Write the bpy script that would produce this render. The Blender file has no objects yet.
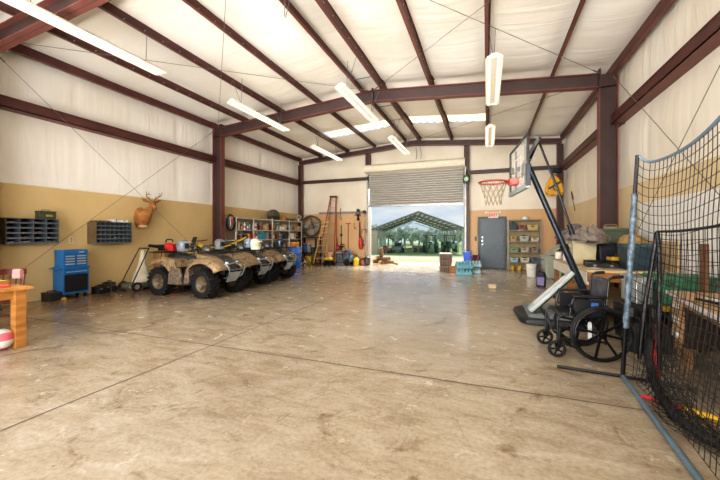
import bpy, bmesh, math, random
from mathutils import Vector, Matrix, Euler
R = math.radians
PI = math.pi
rnd = random.Random(7)
SC = bpy.context.scene
COL = SC.collection

# ---------------------------------------------------------------- materials
def lin(c):
    c = c.lstrip('#')
    v = [int(c[i:i+2], 16)/255 for i in (0, 2, 4)]
    return tuple((x/12.92 if x <= .04045 else ((x+.055)/1.055)**2.4) for x in v) + (1,)

MATS = {}
def mat(key, col, rough=.6, metal=0, var=.12, scale=6, bump=0, bscale=40, col2=None, stretch=None, emit=0, spec=.5, coat=0, trans=0, alpha=1, haze=0):
    """procedural principled material: noise-mottled colour, optional noise bump"""
    if key in MATS: return MATS[key]
    m = bpy.data.materials.new(key); m.use_nodes = True
    nt = m.node_tree; N = nt.nodes; L = nt.links
    b = N['Principled BSDF']
    b.inputs['Roughness'].default_value = rough
    b.inputs['Metallic'].default_value = metal
    b.inputs['Specular IOR Level'].default_value = spec
    if coat: b.inputs['Coat Weight'].default_value = coat; b.inputs['Coat Roughness'].default_value = .15
    if trans: b.inputs['Transmission Weight'].default_value = trans
    if alpha < 1: b.inputs['Alpha'].default_value = alpha
    c = lin(col)
    if haze: c = tuple(x+(.83-x)*haze for x in c[:3])+(1,); c2 = lin(col2); c2 = tuple(x+(.83-x)*haze for x in c2[:3])+(1,)  # haze of distance blended into the base colour
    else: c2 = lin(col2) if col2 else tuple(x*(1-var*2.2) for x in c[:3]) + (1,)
    tc = N.new('ShaderNodeTexCoord'); src = tc.outputs['Object']
    if stretch:
        mp = N.new('ShaderNodeMapping'); mp.inputs['Scale'].default_value = stretch
        L.new(src, mp.inputs['Vector']); src = mp.outputs['Vector']
    if var or col2:
        nz = N.new('ShaderNodeTexNoise'); nz.inputs['Scale'].default_value = scale; nz.inputs['Detail'].default_value = 5
        L.new(src, nz.inputs['Vector'])
        rp = N.new('ShaderNodeValToRGB'); rp.color_ramp.elements[0].position = .33; rp.color_ramp.elements[1].position = .68
        rp.color_ramp.elements[0].color = c2; rp.color_ramp.elements[1].color = c
        L.new(nz.outputs['Fac'], rp.inputs['Fac']); L.new(rp.outputs['Color'], b.inputs['Base Color'])
        if emit: L.new(rp.outputs['Color'], b.inputs['Emission Color'])
    else:
        b.inputs['Base Color'].default_value = c
        if emit: b.inputs['Emission Color'].default_value = c
    if emit: b.inputs['Emission Strength'].default_value = emit
    if bump:
        n2 = N.new('ShaderNodeTexNoise'); n2.inputs['Scale'].default_value = bscale; n2.inputs['Detail'].default_value = 4
        L.new(src, n2.inputs['Vector'])
        bp = N.new('ShaderNodeBump'); bp.inputs['Strength'].default_value = min(1, bump); bp.inputs['Distance'].default_value = .02
        L.new(n2.outputs['Fac'], bp.inputs['Height']); L.new(bp.outputs['Normal'], b.inputs['Normal'])
    MATS[key] = m
    return m

def see_through(m, f):
    """let light pass thin leaves or sheets: mix a translucent shader with the principled one"""
    if m.get('thin'): return m
    nt = m.node_tree; N = nt.nodes; L = nt.links; b = N['Principled BSDF']; out = [n for n in N if n.type == 'OUTPUT_MATERIAL'][0]
    tr = N.new('ShaderNodeBsdfTranslucent'); mx = N.new('ShaderNodeMixShader'); mx.inputs[0].default_value = f
    if b.inputs['Base Color'].is_linked: L.new(b.inputs['Base Color'].links[0].from_socket, tr.inputs['Color'])
    else: tr.inputs['Color'].default_value = b.inputs['Base Color'].default_value
    L.new(b.outputs[0], mx.inputs[1]); L.new(tr.outputs[0], mx.inputs[2]); L.new(mx.outputs[0], out.inputs['Surface']); m['thin'] = 1
    return m

# ---------------------------------------------------------------- mesh builder
class M:
    def __init__(s): s.v = []; s.f = []; s.mi = []; s.k = 0; s.X = None
    def add(s, vs, fs):
        n = len(s.v)
        for p in vs:
            p = Vector(p)
            s.v.append(tuple(s.X @ p) if s.X is not None else tuple(p))
        for f in fs: s.f.append([n+i for i in f]); s.mi.append(s.k)
        return s
    def m(s, k): s.k = k; return s
    def box(s, x0, x1, y0, y1, z0, z1):
        v = [(x, y, z) for z in (z0, z1) for y in (y0, y1) for x in (x0, x1)]
        return s.add(v, [(0,2,3,1), (4,5,7,6), (0,1,5,4), (2,6,7,3), (0,4,6,2), (1,3,7,5)])
    def obox(s, c, d, rot=(0,0,0)):
        e = Euler(rot).to_matrix(); c = Vector(c)
        v = [c + e @ Vector((x*d[0]/2, y*d[1]/2, z*d[2]/2)) for z in (-1,1) for y in (-1,1) for x in (-1,1)]
        return s.add(v, [(0,2,3,1), (4,5,7,6), (0,1,5,4), (2,6,7,3), (0,4,6,2), (1,3,7,5)])
    def bar(s, p0, p1, w, h, up=(0,0,1)):
        """rectangular bar from p0 to p1, w across, h along up"""
        p0 = Vector(p0); p1 = Vector(p1); d = (p1-p0).normalized(); u = Vector(up)
        sd = d.cross(u)
        if sd.length < 1e-5: sd = d.cross(Vector((1,0,0)))
        sd.normalize(); u = sd.cross(d).normalized()
        v = []
        for p in (p0, p1):
            for a, b in ((-1,-1), (1,-1), (1,1), (-1,1)): v.append(p + sd*a*w/2 + u*b*h/2)
        return s.add(v, [(3,2,1,0), (4,5,6,7), (0,1,5,4), (1,2,6,5), (2,3,7,6), (3,0,4,7)])
    def ring(s, c, d, r, n, ref=None):
        d = Vector(d).normalized()
        a = Vector(ref) if ref is not None else (Vector((0,0,1)) if abs(d.z) < .9 else Vector((1,0,0)))
        a = (a - d*a.dot(d)).normalized(); b = d.cross(a)
        return [Vector(c) + (a*math.cos(2*PI*i/n) + b*math.sin(2*PI*i/n))*r for i in range(n)], a
    def tube(s, pts, r, n=8, closed=False, cap=True):
        P = [Vector(p) for p in pts]; k = len(P); rs = r if isinstance(r, (list, tuple)) else [r]*k
        V = []; ref = None
        for i in range(k):
            if closed: d = P[(i+1) % k]-P[i-1]
            else: d = P[min(i+1, k-1)]-P[max(i-1, 0)]
            if d.length < 1e-9: d = Vector((0,0,1))
            if ref is not None and (ref - d.normalized()*ref.dot(d.normalized())).length < 1e-4: ref = None
            rg, ref = s.ring(P[i], d, rs[i], n, ref); V += rg
        F = []
        for i in range(k if closed else k-1):
            j = (i+1) % k
            for q in range(n): F.append((i*n+q, i*n+(q+1) % n, j*n+(q+1) % n, j*n+q))
        if cap and not closed: F.append(tuple(range(n))[::-1]); F.append(tuple((k-1)*n+q for q in range(n)))
        return s.add(V, F)
    def cyl(s, p0, p1, r0, r1=None, n=14): return s.tube([p0, p1], [r0, r0 if r1 is None else r1], n)
    def lathe(s, prof, c=(0,0,0), ax='z', n=20, cap=True):
        V = []; F = []; k = len(prof); c = Vector(c)
        for r, z in prof:
            for q in range(n):
                a = 2*PI*q/n; x, y = r*math.cos(a), r*math.sin(a)
                p = (x, y, z) if ax == 'z' else (z, x, y) if ax == 'x' else (y, z, x)
                V.append(c + Vector(p))
        for i in range(k-1):
            for q in range(n): F.append((i*n+q, i*n+(q+1) % n, (i+1)*n+(q+1) % n, (i+1)*n+q))
        if cap:
            if prof[0][0] > 1e-4: F.append(tuple(range(n))[::-1])
            if prof[-1][0] > 1e-4: F.append(tuple((k-1)*n+q for q in range(n)))
        return s.add(V, F)
    def ell(s, c, r, n=14, m_=9):
        V = []; F = []
        for i in range(m_+1):
            t = PI*i/m_
            for q in range(n):
                a = 2*PI*q/n
                V.append((c[0]+r[0]*math.sin(t)*math.cos(a), c[1]+r[1]*math.sin(t)*math.sin(a), c[2]-r[2]*math.cos(t)))
        for i in range(m_):
            for q in range(n): F.append((i*n+q, i*n+(q+1) % n, (i+1)*n+(q+1) % n, (i+1)*n+q))
        return s.add(V, F)
    def loft(s, rings, cap=True, wrap=True):
        n = len(rings[0]); V = [p for r in rings for p in r]; F = []
        for i in range(len(rings)-1):
            for q in range(n if wrap else n-1): F.append((i*n+q, i*n+(q+1) % n, (i+1)*n+(q+1) % n, (i+1)*n+q))
        if cap and wrap: F.append(tuple(range(n))[::-1]); F.append(tuple((len(rings)-1)*n+q for q in range(n)))
        return s.add(V, F)
    def prism(s, poly, a, b, plane='xz'):
        """extrude 2D poly; plane xz: along y from a to b; yz: along x; xy: along z"""
        def P(u, w, t): return {'xz': (u, t, w), 'yz': (t, u, w), 'xy': (u, w, t)}[plane]
        n = len(poly)
        V = [P(u, w, a) for u, w in poly] + [P(u, w, b) for u, w in poly]
        F = [(i, (i+1) % n, n+(i+1) % n, n+i) for i in range(n)] + [tuple(range(n))[::-1], tuple(range(n, 2*n))]
        return s.add(V, F)
    def grid(s, fn, nu, nv, skip=None):
        V = [fn(i/nu, j/nv) for j in range(nv+1) for i in range(nu+1)]; F = []
        for j in range(nv):
            for i in range(nu):
                if skip and skip(i, j): continue
                a = j*(nu+1)+i; F.append((a, a+1, a+nu+2, a+nu+1))
        return s.add(V, F)
    def o(s, name, mats, parent=None, smooth=35, bev=0, loc=None, solid=0, sub=0, seg=2):
        me = bpy.data.meshes.new(name); me.from_pydata(s.v, [], s.f)
        if not isinstance(mats, (list, tuple)): mats = [mats]
        for x in mats: me.materials.append(x)
        for p, k in zip(me.polygons, s.mi): p.material_index = min(k, len(mats)-1)
        bm = bmesh.new(); bm.from_mesh(me)
        bmesh.ops.remove_doubles(bm, verts=bm.verts, dist=1e-6)
        if not solid: bmesh.ops.recalc_face_normals(bm, faces=bm.faces)
        bm.to_mesh(me); bm.free()
        if smooth:
            me.shade_smooth()
            try: me.set_sharp_from_angle(angle=R(smooth))
            except Exception: pass
        ob = bpy.data.objects.new(name, me); COL.objects.link(ob)
        if parent is not None: ob.parent = parent
        if loc is not None: ob.location = loc
        if solid:
            d = ob.modifiers.new('sol', 'SOLIDIFY'); d.thickness = solid; d.offset = 0
        if sub:
            d = ob.modifiers.new('sub', 'SUBSURF'); d.levels = sub; d.render_levels = sub
        if bev:
            d = ob.modifiers.new('bev', 'BEVEL'); d.width = bev; d.segments = seg; d.limit_method = 'ANGLE'; d.angle_limit = R(40)
        return ob

def tag(o, label=None, cat=None, group=None, kind=None):
    if label: o['label'] = label
    if cat: o['category'] = cat
    if group: o['group'] = group
    if kind: o['kind'] = kind
    return o

def thing(name, label, cat, loc=(0,0,0), rz=0, group=None, rot=None):
    o = bpy.data.objects.new(name, None); COL.objects.link(o)
    o.empty_display_size = .1
    o.location = loc; o.rotation_euler = rot if rot else (0, 0, rz)
    return tag(o, label, cat, group)

def copy_tree(o, loc=None, rz=None, label=None, parent=None, rot=None, scale=None):
    c = o.copy(); COL.objects.link(c)
    if parent is not None: c.parent = parent
    if loc is not None: c.location = loc
    if rz is not None: c.rotation_euler = (0, 0, rz)
    if rot is not None: c.rotation_euler = rot
    if scale is not None: c.scale = scale
    if label: c['label'] = label
    for ch in list(o.children): copy_tree(ch, parent=c)
    return c

def fillet(pts, r=.1, n=5):
    """round the corners of a polyline"""
    P = [Vector(p) for p in pts]; out = [P[0]]
    for i in range(1, len(P)-1):
        a = P[i-1]-P[i]; b = P[i+1]-P[i]
        q = min(r, a.length*.49, b.length*.49)
        s0 = P[i]+a.normalized()*q; s1 = P[i]+b.normalized()*q
        for k in range(n+1):
            t = k/n; out.append((1-t)**2*s0 + 2*t*(1-t)*P[i] + t*t*s1)
    out.append(P[-1])
    return out

def circ(c, r, n=24, ax='y', a0=0, a1=2*PI, closed=True):
    k = n if closed else n+1; out = []
    for i in range(k):
        a = a0+(a1-a0)*i/n; u, w = r*math.cos(a), r*math.sin(a)
        out.append(Vector(c)+Vector((u, 0, w) if ax == 'y' else (0, u, w) if ax == 'x' else (u, w, 0)))
    return out

STEEL = mat('steel_oxide', '#5f3632', .5, var=.15, scale=3)
STEELD = mat('steel_dark', '#43302f', .5, var=.12, scale=3)
BLACK = mat('black_paint', '#151515', .4, var=.2)
RUBBER = mat('rubber', '#17171a', .75, var=.3, scale=10)
GREYM = mat('grey_metal', '#8d9294', .35, .7, var=.1)
SILVER = mat('silver_metal', '#c3c8cc', .3, .8, var=.06)
WHITEP = mat('white_plastic', '#e8e6df', .45, var=.05)
DKPL = mat('dark_plastic', '#26282a', .5, var=.2)
# ---------------------------------------------------------------- camera
XL, XR, YF, YB = -9.05, 2.80, -2.4, 15.17          # wainscot faces / front / back
cd = bpy.data.cameras.new('camera'); cam = bpy.data.objects.new('camera', cd); COL.objects.link(cam)
cam.location = (0, 0, 1.425); cam.rotation_euler = (R(90), 0, R(20.6))
cd.sensor_width = 36; cd.lens = 337.5/720*36; cd.shift_y = -5.7/720; cd.clip_end = 400
SC.camera = cam
SC.view_settings.view_transform = 'Standard'
SC.view_settings.look = 'Medium High Contrast'
SC.view_settings.exposure = .2

# ---------------------------------------------------------------- room materials
def concrete():
    m = bpy.data.materials.new('concrete_floor'); m.use_nodes = True
    nt = m.node_tree; N = nt.nodes; L = nt.links; b = N['Principled BSDF']
    tc = N.new('ShaderNodeTexCoord')
    def noise(sc, det=6, rough=.6, dist=0, st=None):
        n = N.new('ShaderNodeTexNoise'); n.inputs['Scale'].default_value = sc; n.inputs['Detail'].default_value = det
        n.inputs['Roughness'].default_value = rough; n.inputs['Distortion'].default_value = dist
        if st:
            mp = N.new('ShaderNodeMapping'); mp.inputs['Scale'].default_value = st; mp.inputs['Rotation'].default_value = (0,0,.5)
            L.new(tc.outputs['Object'], mp.inputs['Vector']); L.new(mp.outputs['Vector'], n.inputs['Vector'])
        else: L.new(tc.outputs['Object'], n.inputs['Vector'])
        return n
    def ramp(src, stops):
        r = N.new('ShaderNodeValToRGB'); e = r.color_ramp.elements
        while len(e) < len(stops): e.new(.5)
        for k, (p, c) in enumerate(stops): e[k].position = p; e[k].color = lin(c)
        L.new(src, r.inputs['Fac']); return r
    def mix(f, a, c, mode='MIX'):
        x = N.new('ShaderNodeMix'); x.data_type = 'RGBA'; x.blend_type = mode
        if isinstance(f, float): x.inputs[0].default_value = f
        else: L.new(f, x.inputs[0])
        L.new(a, x.inputs[6]); L.new(c, x.inputs[7]); return x.outputs[2]
    big = ramp(noise(.55, 4, .6, .6).outputs['Fac'], [(.3, '#97836a'), (.5, '#ae9e86'), (.72, '#bcb09c')])
    med = ramp(noise(2.6, 8, .68, .8, (1, 2.2, 1)).outputs['Fac'], [(.3, '#86735d'), (.5, '#b4a894'), (.75, '#d6cfc2')])
    c = mix(.5, big.outputs['Color'], med.outputs['Color'])
    # darker brown toward the left wall
    sep = N.new('ShaderNodeSeparateXYZ'); L.new(tc.outputs['Object'], sep.inputs[0])
    ad = N.new('ShaderNodeMath'); ad.operation = 'ADD'; wn = noise(1.2, 4)
    L.new(sep.outputs['X'], ad.inputs[0]); L.new(wn.outputs['Fac'], ad.inputs[1])
    er = ramp(ad.outputs[0], [(0, '#ffffff'), (1, '#000000')])
    mr = N.new('ShaderNodeMapRange'); mr.inputs[1].default_value = -7.2; mr.inputs[2].default_value = -5.4
    mr.inputs[3].default_value = .75; mr.inputs[4].default_value = 0
    L.new(ad.outputs[0], mr.inputs[0])
    brown = N.new('ShaderNodeRGB'); brown.outputs[0].default_value = lin('#7d5c3a')
    c = mix(mr.outputs[0], c, brown.outputs[0])
    # fine speckle, stains, pale scuffs
    st = ramp(noise(1.7, 9, .72, 1.6).outputs['Fac'], [(.56, '#ffffff'), (.68, '#a2866a')])
    c = mix(.7, c, st.outputs['Color'], 'MULTIPLY')
    sp = ramp(noise(30, 4, .7).outputs['Fac'], [(.3, '#c9c0b4'), (.6, '#ffffff')])
    c = mix(.55, c, sp.outputs['Color'], 'MULTIPLY')
    sc = ramp(noise(4.5, 7, .75, 1.2, (1, 3.5, 1)).outputs['Fac'], [(.64, '#000000'), (.70, '#ffffff')])
    wht = N.new('ShaderNodeRGB'); wht.outputs[0].default_value = lin('#d8d0c0')
    mul = N.new('ShaderNodeMath'); mul.operation = 'MULTIPLY'; mul.inputs[1].default_value = .55; L.new(sc.outputs['Color'], mul.inputs[0])
    c = mix(mul.outputs[0], c, wht.outputs[0])
    dk = N.new('ShaderNodeRGB'); dk.outputs[0].default_value = (.86, .865, .87, 1)
    c = mix(1.0, c, dk.outputs[0], 'MULTIPLY')
    L.new(c, b.inputs['Base Color'])
    rr = ramp(noise(3, 7, .7, .5).outputs['Fac'], [(.3, '#606060'), (.75, '#9c9c9c')])
    L.new(rr.outputs['Color'], b.inputs['Roughness'])
    b.inputs['Specular IOR Level'].default_value = .5
    bp = N.new('ShaderNodeBump'); bp.inputs['Strength'].default_value = .12; bp.inputs['Distance'].default_value = .01
    L.new(noise(14, 6, .7).outputs['Fac'], bp.inputs['Height']); L.new(bp.outputs['Normal'], b.inputs['Normal'])
    return m
def insulation(key, col, col2, st, bump=.5):
    m = bpy.data.materials.new(key); m.use_nodes = True
    nt = m.node_tree; N = nt.nodes; L = nt.links; b = N['Principled BSDF']
    tc = N.new('ShaderNodeTexCoord'); mp = N.new('ShaderNodeMapping'); mp.inputs['Scale'].default_value = st
    L.new(tc.outputs['Object'], mp.inputs['Vector'])
    n1 = N.new('ShaderNodeTexNoise'); n1.inputs['Scale'].default_value = 1.0; n1.inputs['Detail'].default_value = 4; n1.inputs['Distortion'].default_value = .7
    L.new(mp.outputs['Vector'], n1.inputs['Vector'])
    n2 = N.new('ShaderNodeTexNoise'); n2.inputs['Scale'].default_value = .6; n2.inputs['Detail'].default_value = 3
    L.new(tc.outputs['Object'], n2.inputs['Vector'])
    rp = N.new('ShaderNodeValToRGB'); rp.color_ramp.elements[0].position = .3; rp.color_ramp.elements[1].position = .65
    rp.color_ramp.elements[0].color = lin(col2); rp.color_ramp.elements[1].color = lin(col)
    L.new(n2.outputs['Fac'], rp.inputs['Fac'])
    L.new(rp.outputs['Color'], b.inputs['Base Color'])
    b.inputs['Roughness'].default_value = .55
    bp = N.new('ShaderNodeBump'); bp.inputs['Strength'].default_value = bump; bp.inputs['Distance'].default_value = .05
    L.new(n1.outputs['Fac'], bp.inputs['Height']); L.new(bp.outputs['Normal'], b.inputs['Normal'])
    return m
FLOOR = concrete()
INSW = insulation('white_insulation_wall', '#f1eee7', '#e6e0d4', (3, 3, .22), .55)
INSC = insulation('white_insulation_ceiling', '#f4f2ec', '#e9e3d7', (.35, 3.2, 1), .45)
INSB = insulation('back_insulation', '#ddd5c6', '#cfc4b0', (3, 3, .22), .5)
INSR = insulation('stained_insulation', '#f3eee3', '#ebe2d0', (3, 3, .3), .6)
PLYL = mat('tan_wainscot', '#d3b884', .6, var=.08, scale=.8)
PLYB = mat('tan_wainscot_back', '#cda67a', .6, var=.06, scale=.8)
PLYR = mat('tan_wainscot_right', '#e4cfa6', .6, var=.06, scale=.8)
WHB = mat('white_wallboard', '#efede8', .6, var=.05, scale=1)

SL = (5.59-5.125)/5.8; XC = -3.1
def zb(x): return 5.59 - SL*abs(x-XC)          # underside of purlins / top of rafters
def zc(x): return zb(x)+.2                      # roof insulation

M().box(XL-.25, XR+.25, YF, 15.32, -.15, 0).o('floor', FLOOR, smooth=0)
tag(bpy.data.objects['floor'], 'worn tan and grey concrete workshop floor', 'floor', kind='structure')
# sawn joints in the slab
JM = mat('joint_dark', '#4c3d30', .9, var=.3, scale=8)
for k, (a, b_, lab) in enumerate([((-3.3, YF), (-3.3, 15.1), 'dark sawn joint running from the camera toward the roll-up door'), ((XL, 3.4), (XR, 3.36), 'dark sawn joint crossing the floor from left wall to wheelchair'), ((XL, 9.4), (XR, 9.4), 'dark sawn joint crossing the floor between the two columns')]):
    mb = M(); n = 60; pts = []
    for i in range(n+1):
        t = i/n; w = rnd.uniform(-.006, .006)
        p = Vector((a[0]+(b_[0]-a[0])*t, a[1]+(b_[1]-a[1])*t, .002)); pts.append(p + (Vector((w, 0, 0)) if k == 0 else Vector((0, w, 0))))
    wv = Vector((.007, 0, 0)) if k == 0 else Vector((0, .007, 0))
    mb.loft([[p-wv, p+wv] for p in pts], wrap=False)
    tag(mb.o(f'trim_{k+1}', JM, smooth=0), lab, 'floor joint', kind='structure')

def wall(name, fn_low, lowmat, fn_up, upmat, label):
    o = fn_up.o(name, upmat, smooth=60); tag(o, label, 'wall', kind='structure')
    if fn_low: 
        p = fn_low.o('wainscot', lowmat, o, smooth=0)
    return o
# left wall: tan panels to 2.46, insulation above bulging between girts
def bulge(z, zs, amp):
    for a, b_ in zip(zs, zs[1:]):
        if a <= z <= b_: return amp*math.sin(PI*(z-a)/(b_-a))
    return 0
def side_up(x, sgn, zlow, ztop, girts, seam=1.42):
    zs = [zlow] + girts + [ztop]
    def f(u, v):
        y = YF + (15.3-YF)*u; z = zlow + (ztop-zlow)*v
        q = bulge(z, zs, .07)
        s_ = abs(((y+.6) % seam)/seam-.5)*2
        q *= 1-.55*max(0, (s_-.88)/.12)
        for fy in (3.47, 9.32): q *= min(1, abs(y-fy)/.45)**.5 if abs(y-fy) < .45 else 1
        return (x+sgn*(q-.12), y, z)
    return M().grid(f, 170, 26)
lw = M()
for k in range(8):
    y0 = YF + k*2.44; y1 = min(y0+2.437, 15.3)
    if y1 > y0: lw.box(XL-.02, XL, y0, y1, 0, 2.46)
wall('wall_left', lw, PLYL, side_up(XL, 1, 2.40, 5.33, [4.04]), INSW, 'left wall with white insulation above tan panelling')
rw = M()
for k in range(8):
    y0 = YF + k*2.44; y1 = min(y0+2.437, 15.3)
    rw.box(XR, XR+.02, y0, y1, 0, 2.44)
wr = wall('wall_right', rw, PLYR, side_up(XR, -1, 2.40, 5.36, [4.04]), [INSR], 'right wall with white insulation above tan panelling')
# back wall with the roll-up and the walk door left open in the panelling
DX0, DX1, DZ = -5.22, -.92, 3.62
bw = M()
def backgrid(x0, x1, z0, z1f, nx=20, nz=12):
    def f(u, v):
        x = x0+(x1-x0)*u; zt = z1f(x); z = z0+(zt-z0)*v
        return (x, YB+.10-.05*math.sin(PI*min(1, max(0, (z-2.4)/1.6) if z < 4.0 else (z-4.0)/1.4)), z)
    bw.grid(f, nx, nz)
backgrid(XL-.1, DX0, 2.40, zc); backgrid(DX1, XR+.1, 2.40, zc); backgrid(DX0, DX1, DZ, zc, 20, 6)
bl = M()
for a, b_ in ((XL, -7.83), (-7.827, -6.6), (-6.597, DX0), (DX1, -.38)): bl.box(a, b_, YB, YB+.02, 0, 2.44)
bl.box(-.38, .78, YB, YB+.02, 2.14, 2.44)
for a, b_ in ((.78, 1.6), (1.603, XR)): bl.box(a, b_, YB, YB+.02, 0, 2.44)
wb = wall('wall_back', bl, PLYB, bw, INSB, 'back gable wall with roll-up door and walk door')
M().box(XL-.2, XR+.2, YB+.22, YB+.24, 3.6, 5.9).box(XL-.2, DX0, YB+.22, YB+.24, 0, 3.6).box(DX1, XR+.2, YB+.22, YB+.24, 0, 3.6).o('siding', WHB, wb, smooth=0)

fw = M()
def frontgrid(x0, x1, z0, n=12):
    fw.grid(lambda u, v: (x0+(x1-x0)*u, YF+.02, z0+(zc(x0+(x1-x0)*u)-z0)*v), n, 8)
frontgrid(XL-.1, -5.22, 0); frontgrid(-.92, XR+.1, 0); frontgrid(-5.22, -.92, 3.62)
tag(fw.o('wall_front', INSW, smooth=0), 'front wall behind the camera with an open bay', 'wall', kind='structure')
# ceiling: insulation sagging between purlins, two skylight openings
PX = [XL+.06, -7.72, -6.27, -4.9, -3.44, -2.78, -1.4, .03, 1.5, XR-.06]
SKY = [(-4.86, -3.50), (-6.2, -4.95), (-2.72, -1.44), (-1.36, -.02)]
SY = (12.25, 13.05)
YS = [YF, 3.47, 9.32, 15.3]
def ceilf(x, y):
    z = zc(x)
    for a, b_ in zip(PX, PX[1:]):
        if a <= x <= b_:
            amp = .10 if b_-a > 1 else .04
            g = 1.0
            for fy in YS:
                d = abs(y-fy); g *= min(1, d/.35)
            if SY[0]-.4 < y < SY[1]+.4: g *= .25
            z -= amp*max(0, math.sin(PI*(x-a)/(b_-a)))**.7*g*(.75+.25*math.sin(y*1.7+a))
    return z
xs = []
for a, b_ in zip(PX, PX[1:]):
    n = 8 if b_-a > 1 else 4
    xs += [a+(b_-a)*i/n for i in range(n)]
xs += [PX[-1], XR+.15]; xs = [XL-.2] + xs
ys = sorted(set([YF+(15.3-YF)*i/70 for i in range(71)] + [SY[0], SY[1], 3.47, 9.32, 3.2, 3.74, 9.05, 9.6]))
cm = M(); V = [(x, y, ceilf(x, y)) for y in ys for x in xs]; F = []
def insky(x, y): return SY[0] < y < SY[1] and any(a < x < b_ for a, b_ in SKY)
W = len(xs)
for j in range(len(ys)-1):
    for i in range(W-1):
        if insky((xs[i]+xs[i+1])/2, (ys[j]+ys[j+1])/2): continue
        a = j*W+i; F.append((a, a+1, a+W+1, a+W))
cm.add(V, F)
tag(cm.o('ceiling', INSC, smooth=60), 'white insulated roof underside sagging between purlins', 'ceiling', kind='structure')
SKYM = mat('skylight_glow', '#fff2c4', .5, var=.15, scale=5, trans=.0)
_b = SKYM.node_tree.nodes['Principled BSDF']; _b.inputs['Emission Strength'].default_value = .95  # daylight through the sheet put in as a glow of its own
_b.inputs['Emission Color'].default_value = lin('#fff3cf')
for k, (a, b_) in enumerate(SKY):
    mb = M()
    n = 10
    for i in range(n):
        x0 = a-.03+(b_-a+.06)*i/n; x1 = a-.03+(b_-a+.06)*(i+1)/n; d = .02 if i % 2 else .05
        mb.add([(x0, SY[0]-.05, zc(x0)+d), (x1, SY[0]-.05, zc(x1)+d), (x1, SY[1]+.05, zc(x1)+d), (x0, SY[1]+.05, zc(x0)+d)], [(0,1,2,3)])
    tag(mb.o(f'window_{k+1}', SKYM, smooth=0), ['pale translucent roof skylight left of the ridge purlins', 'pale translucent roof skylight farthest left', 'pale translucent roof skylight just right of the ridge purlins', 'pale translucent roof skylight farthest right'][k], 'skylight', kind='structure')

# ---------------------------------------------------------------- steel frame
LIT = mat('steel_flange_lit', '#7a4a42', .5, var=.1, scale=3)  # lighter copy of the steel, light on the flanges put into the colour
def ibeam(mb, p0, p1, depth, fw, up, tf=.016, tw=.012):
    p0 = Vector(p0); p1 = Vector(p1); u = Vector(up).normalized()
    mb.bar(p0, p1, tw, depth, u)
    mb.m(1).bar(p0+u*(depth/2-tf/2), p1+u*(depth/2-tf/2), fw, tf, u).bar(p0-u*(depth/2-tf/2), p1-u*(depth/2-tf/2), fw, tf, u).m(0)
for fy, nm in ((-2.2, 'behind'), (3.47, 'nearest'), (9.32, 'middle')):
    for sx, side, lab in ((-1, 'left', 'left'), (1, 'right', 'right')):
        x = XL+.26 if sx < 0 else XR-.19
        if nm == 'behind': continue
        mb = M(); ibeam(mb, (x+sx*0, fy, 0), (x, fy, zb(x)-.02), .36, .2, (1, 0, 0))
        mb.bar((x-.17, fy, zb(x)-.30), (x+.17, fy, zb(x)-.30), .2, .014).box(x-.19, x+.19, fy-.02, fy+.02, zb(x)-.31, zb(x)-.0)
        mb.m(0).box(x-.2, x+.2, fy-.13, fy+.13, 0, .02)
        for bx in (-.12, .12):
            for by in (-.08, .08): mb.cyl((x+bx, fy+by, .02), (x+bx, fy+by, .05), .014, n=6)
        for gz in (4.04,):   # girt clip
            mb.obox((x+sx*.24, fy, gz), (.16, .22, .02)).obox((x+sx*.24, fy-.1, gz-.06), (.16, .01, .14))
        tag(mb.o('column', [STEELD, LIT], smooth=0), f'{nm} red-brown steel column on the {lab} wall', 'steel column', kind='structure')
    # rafters: two halves bolted at the ridge
    for sx in (-1, 1):
        xe = XL+.42 if sx < 0 else XR-.36
        mb = M(); dz = .16
        ibeam(mb, (xe, fy, zb(xe)-dz), (XC, fy, zb(XC)-dz), .32, .19, (0, 0, 1))
        mb.m(0).box(XC+sx*.0-.01, XC+sx*.02+.01, fy-.1, fy+.1, zb(XC)-.33, zb(XC)+.05)
        if fy > 9: mb.box(xe-.015, xe+.015, fy-.11, fy+.11, zb(xe)-.34, zb(xe)+.1)
        tag(mb.o('roof_beam', [STEELD, LIT], smooth=0), f'{nm} steel rafter rising from the {"left" if sx < 0 else "right"} wall to the ridge', 'rafter', kind='structure')
# end-wall rafter and end posts
for sx in (-1, 1):
    xe = XL+.12 if sx < 0 else XR-.1
    mb = M(); ibeam(mb, (xe, 14.95, zb(xe)-.1), (XC, 14.95, zb(XC)-.1), .2, .16, (0, 0, 1))
    for x in PX:
        if (x < XC) == (sx < 0) and abs(x-XC) < 5.6: mb.m(0).box(x-.05, x+.05, 14.84, 14.86, zb(x)-.08, zb(x)+.12)
    tag(mb.o('roof_beam', [STEELD, LIT], smooth=0), f'end-wall steel rafter {"left" if sx < 0 else "right"} of the ridge', 'rafter', kind='structure')
for x, lab, zlo in ((XL+.18, 'in the far left corner', 0), (DX0-.02, 'left of the roll-up door hood', 4.55), (-.80, 'right of the roll-up door', 0), (XR-.14, 'in the far right corner behind the yellow jacket', 0)):
    mb = M(); ibeam(mb, (x, 15.02, zlo), (x, 15.02, zb(x)-.2), .22, .14, (1, 0, 0))
    tag(mb.o('column', [STEELD, LIT], smooth=0), f'steel end-wall post {lab}', 'steel column', kind='structure')
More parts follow.
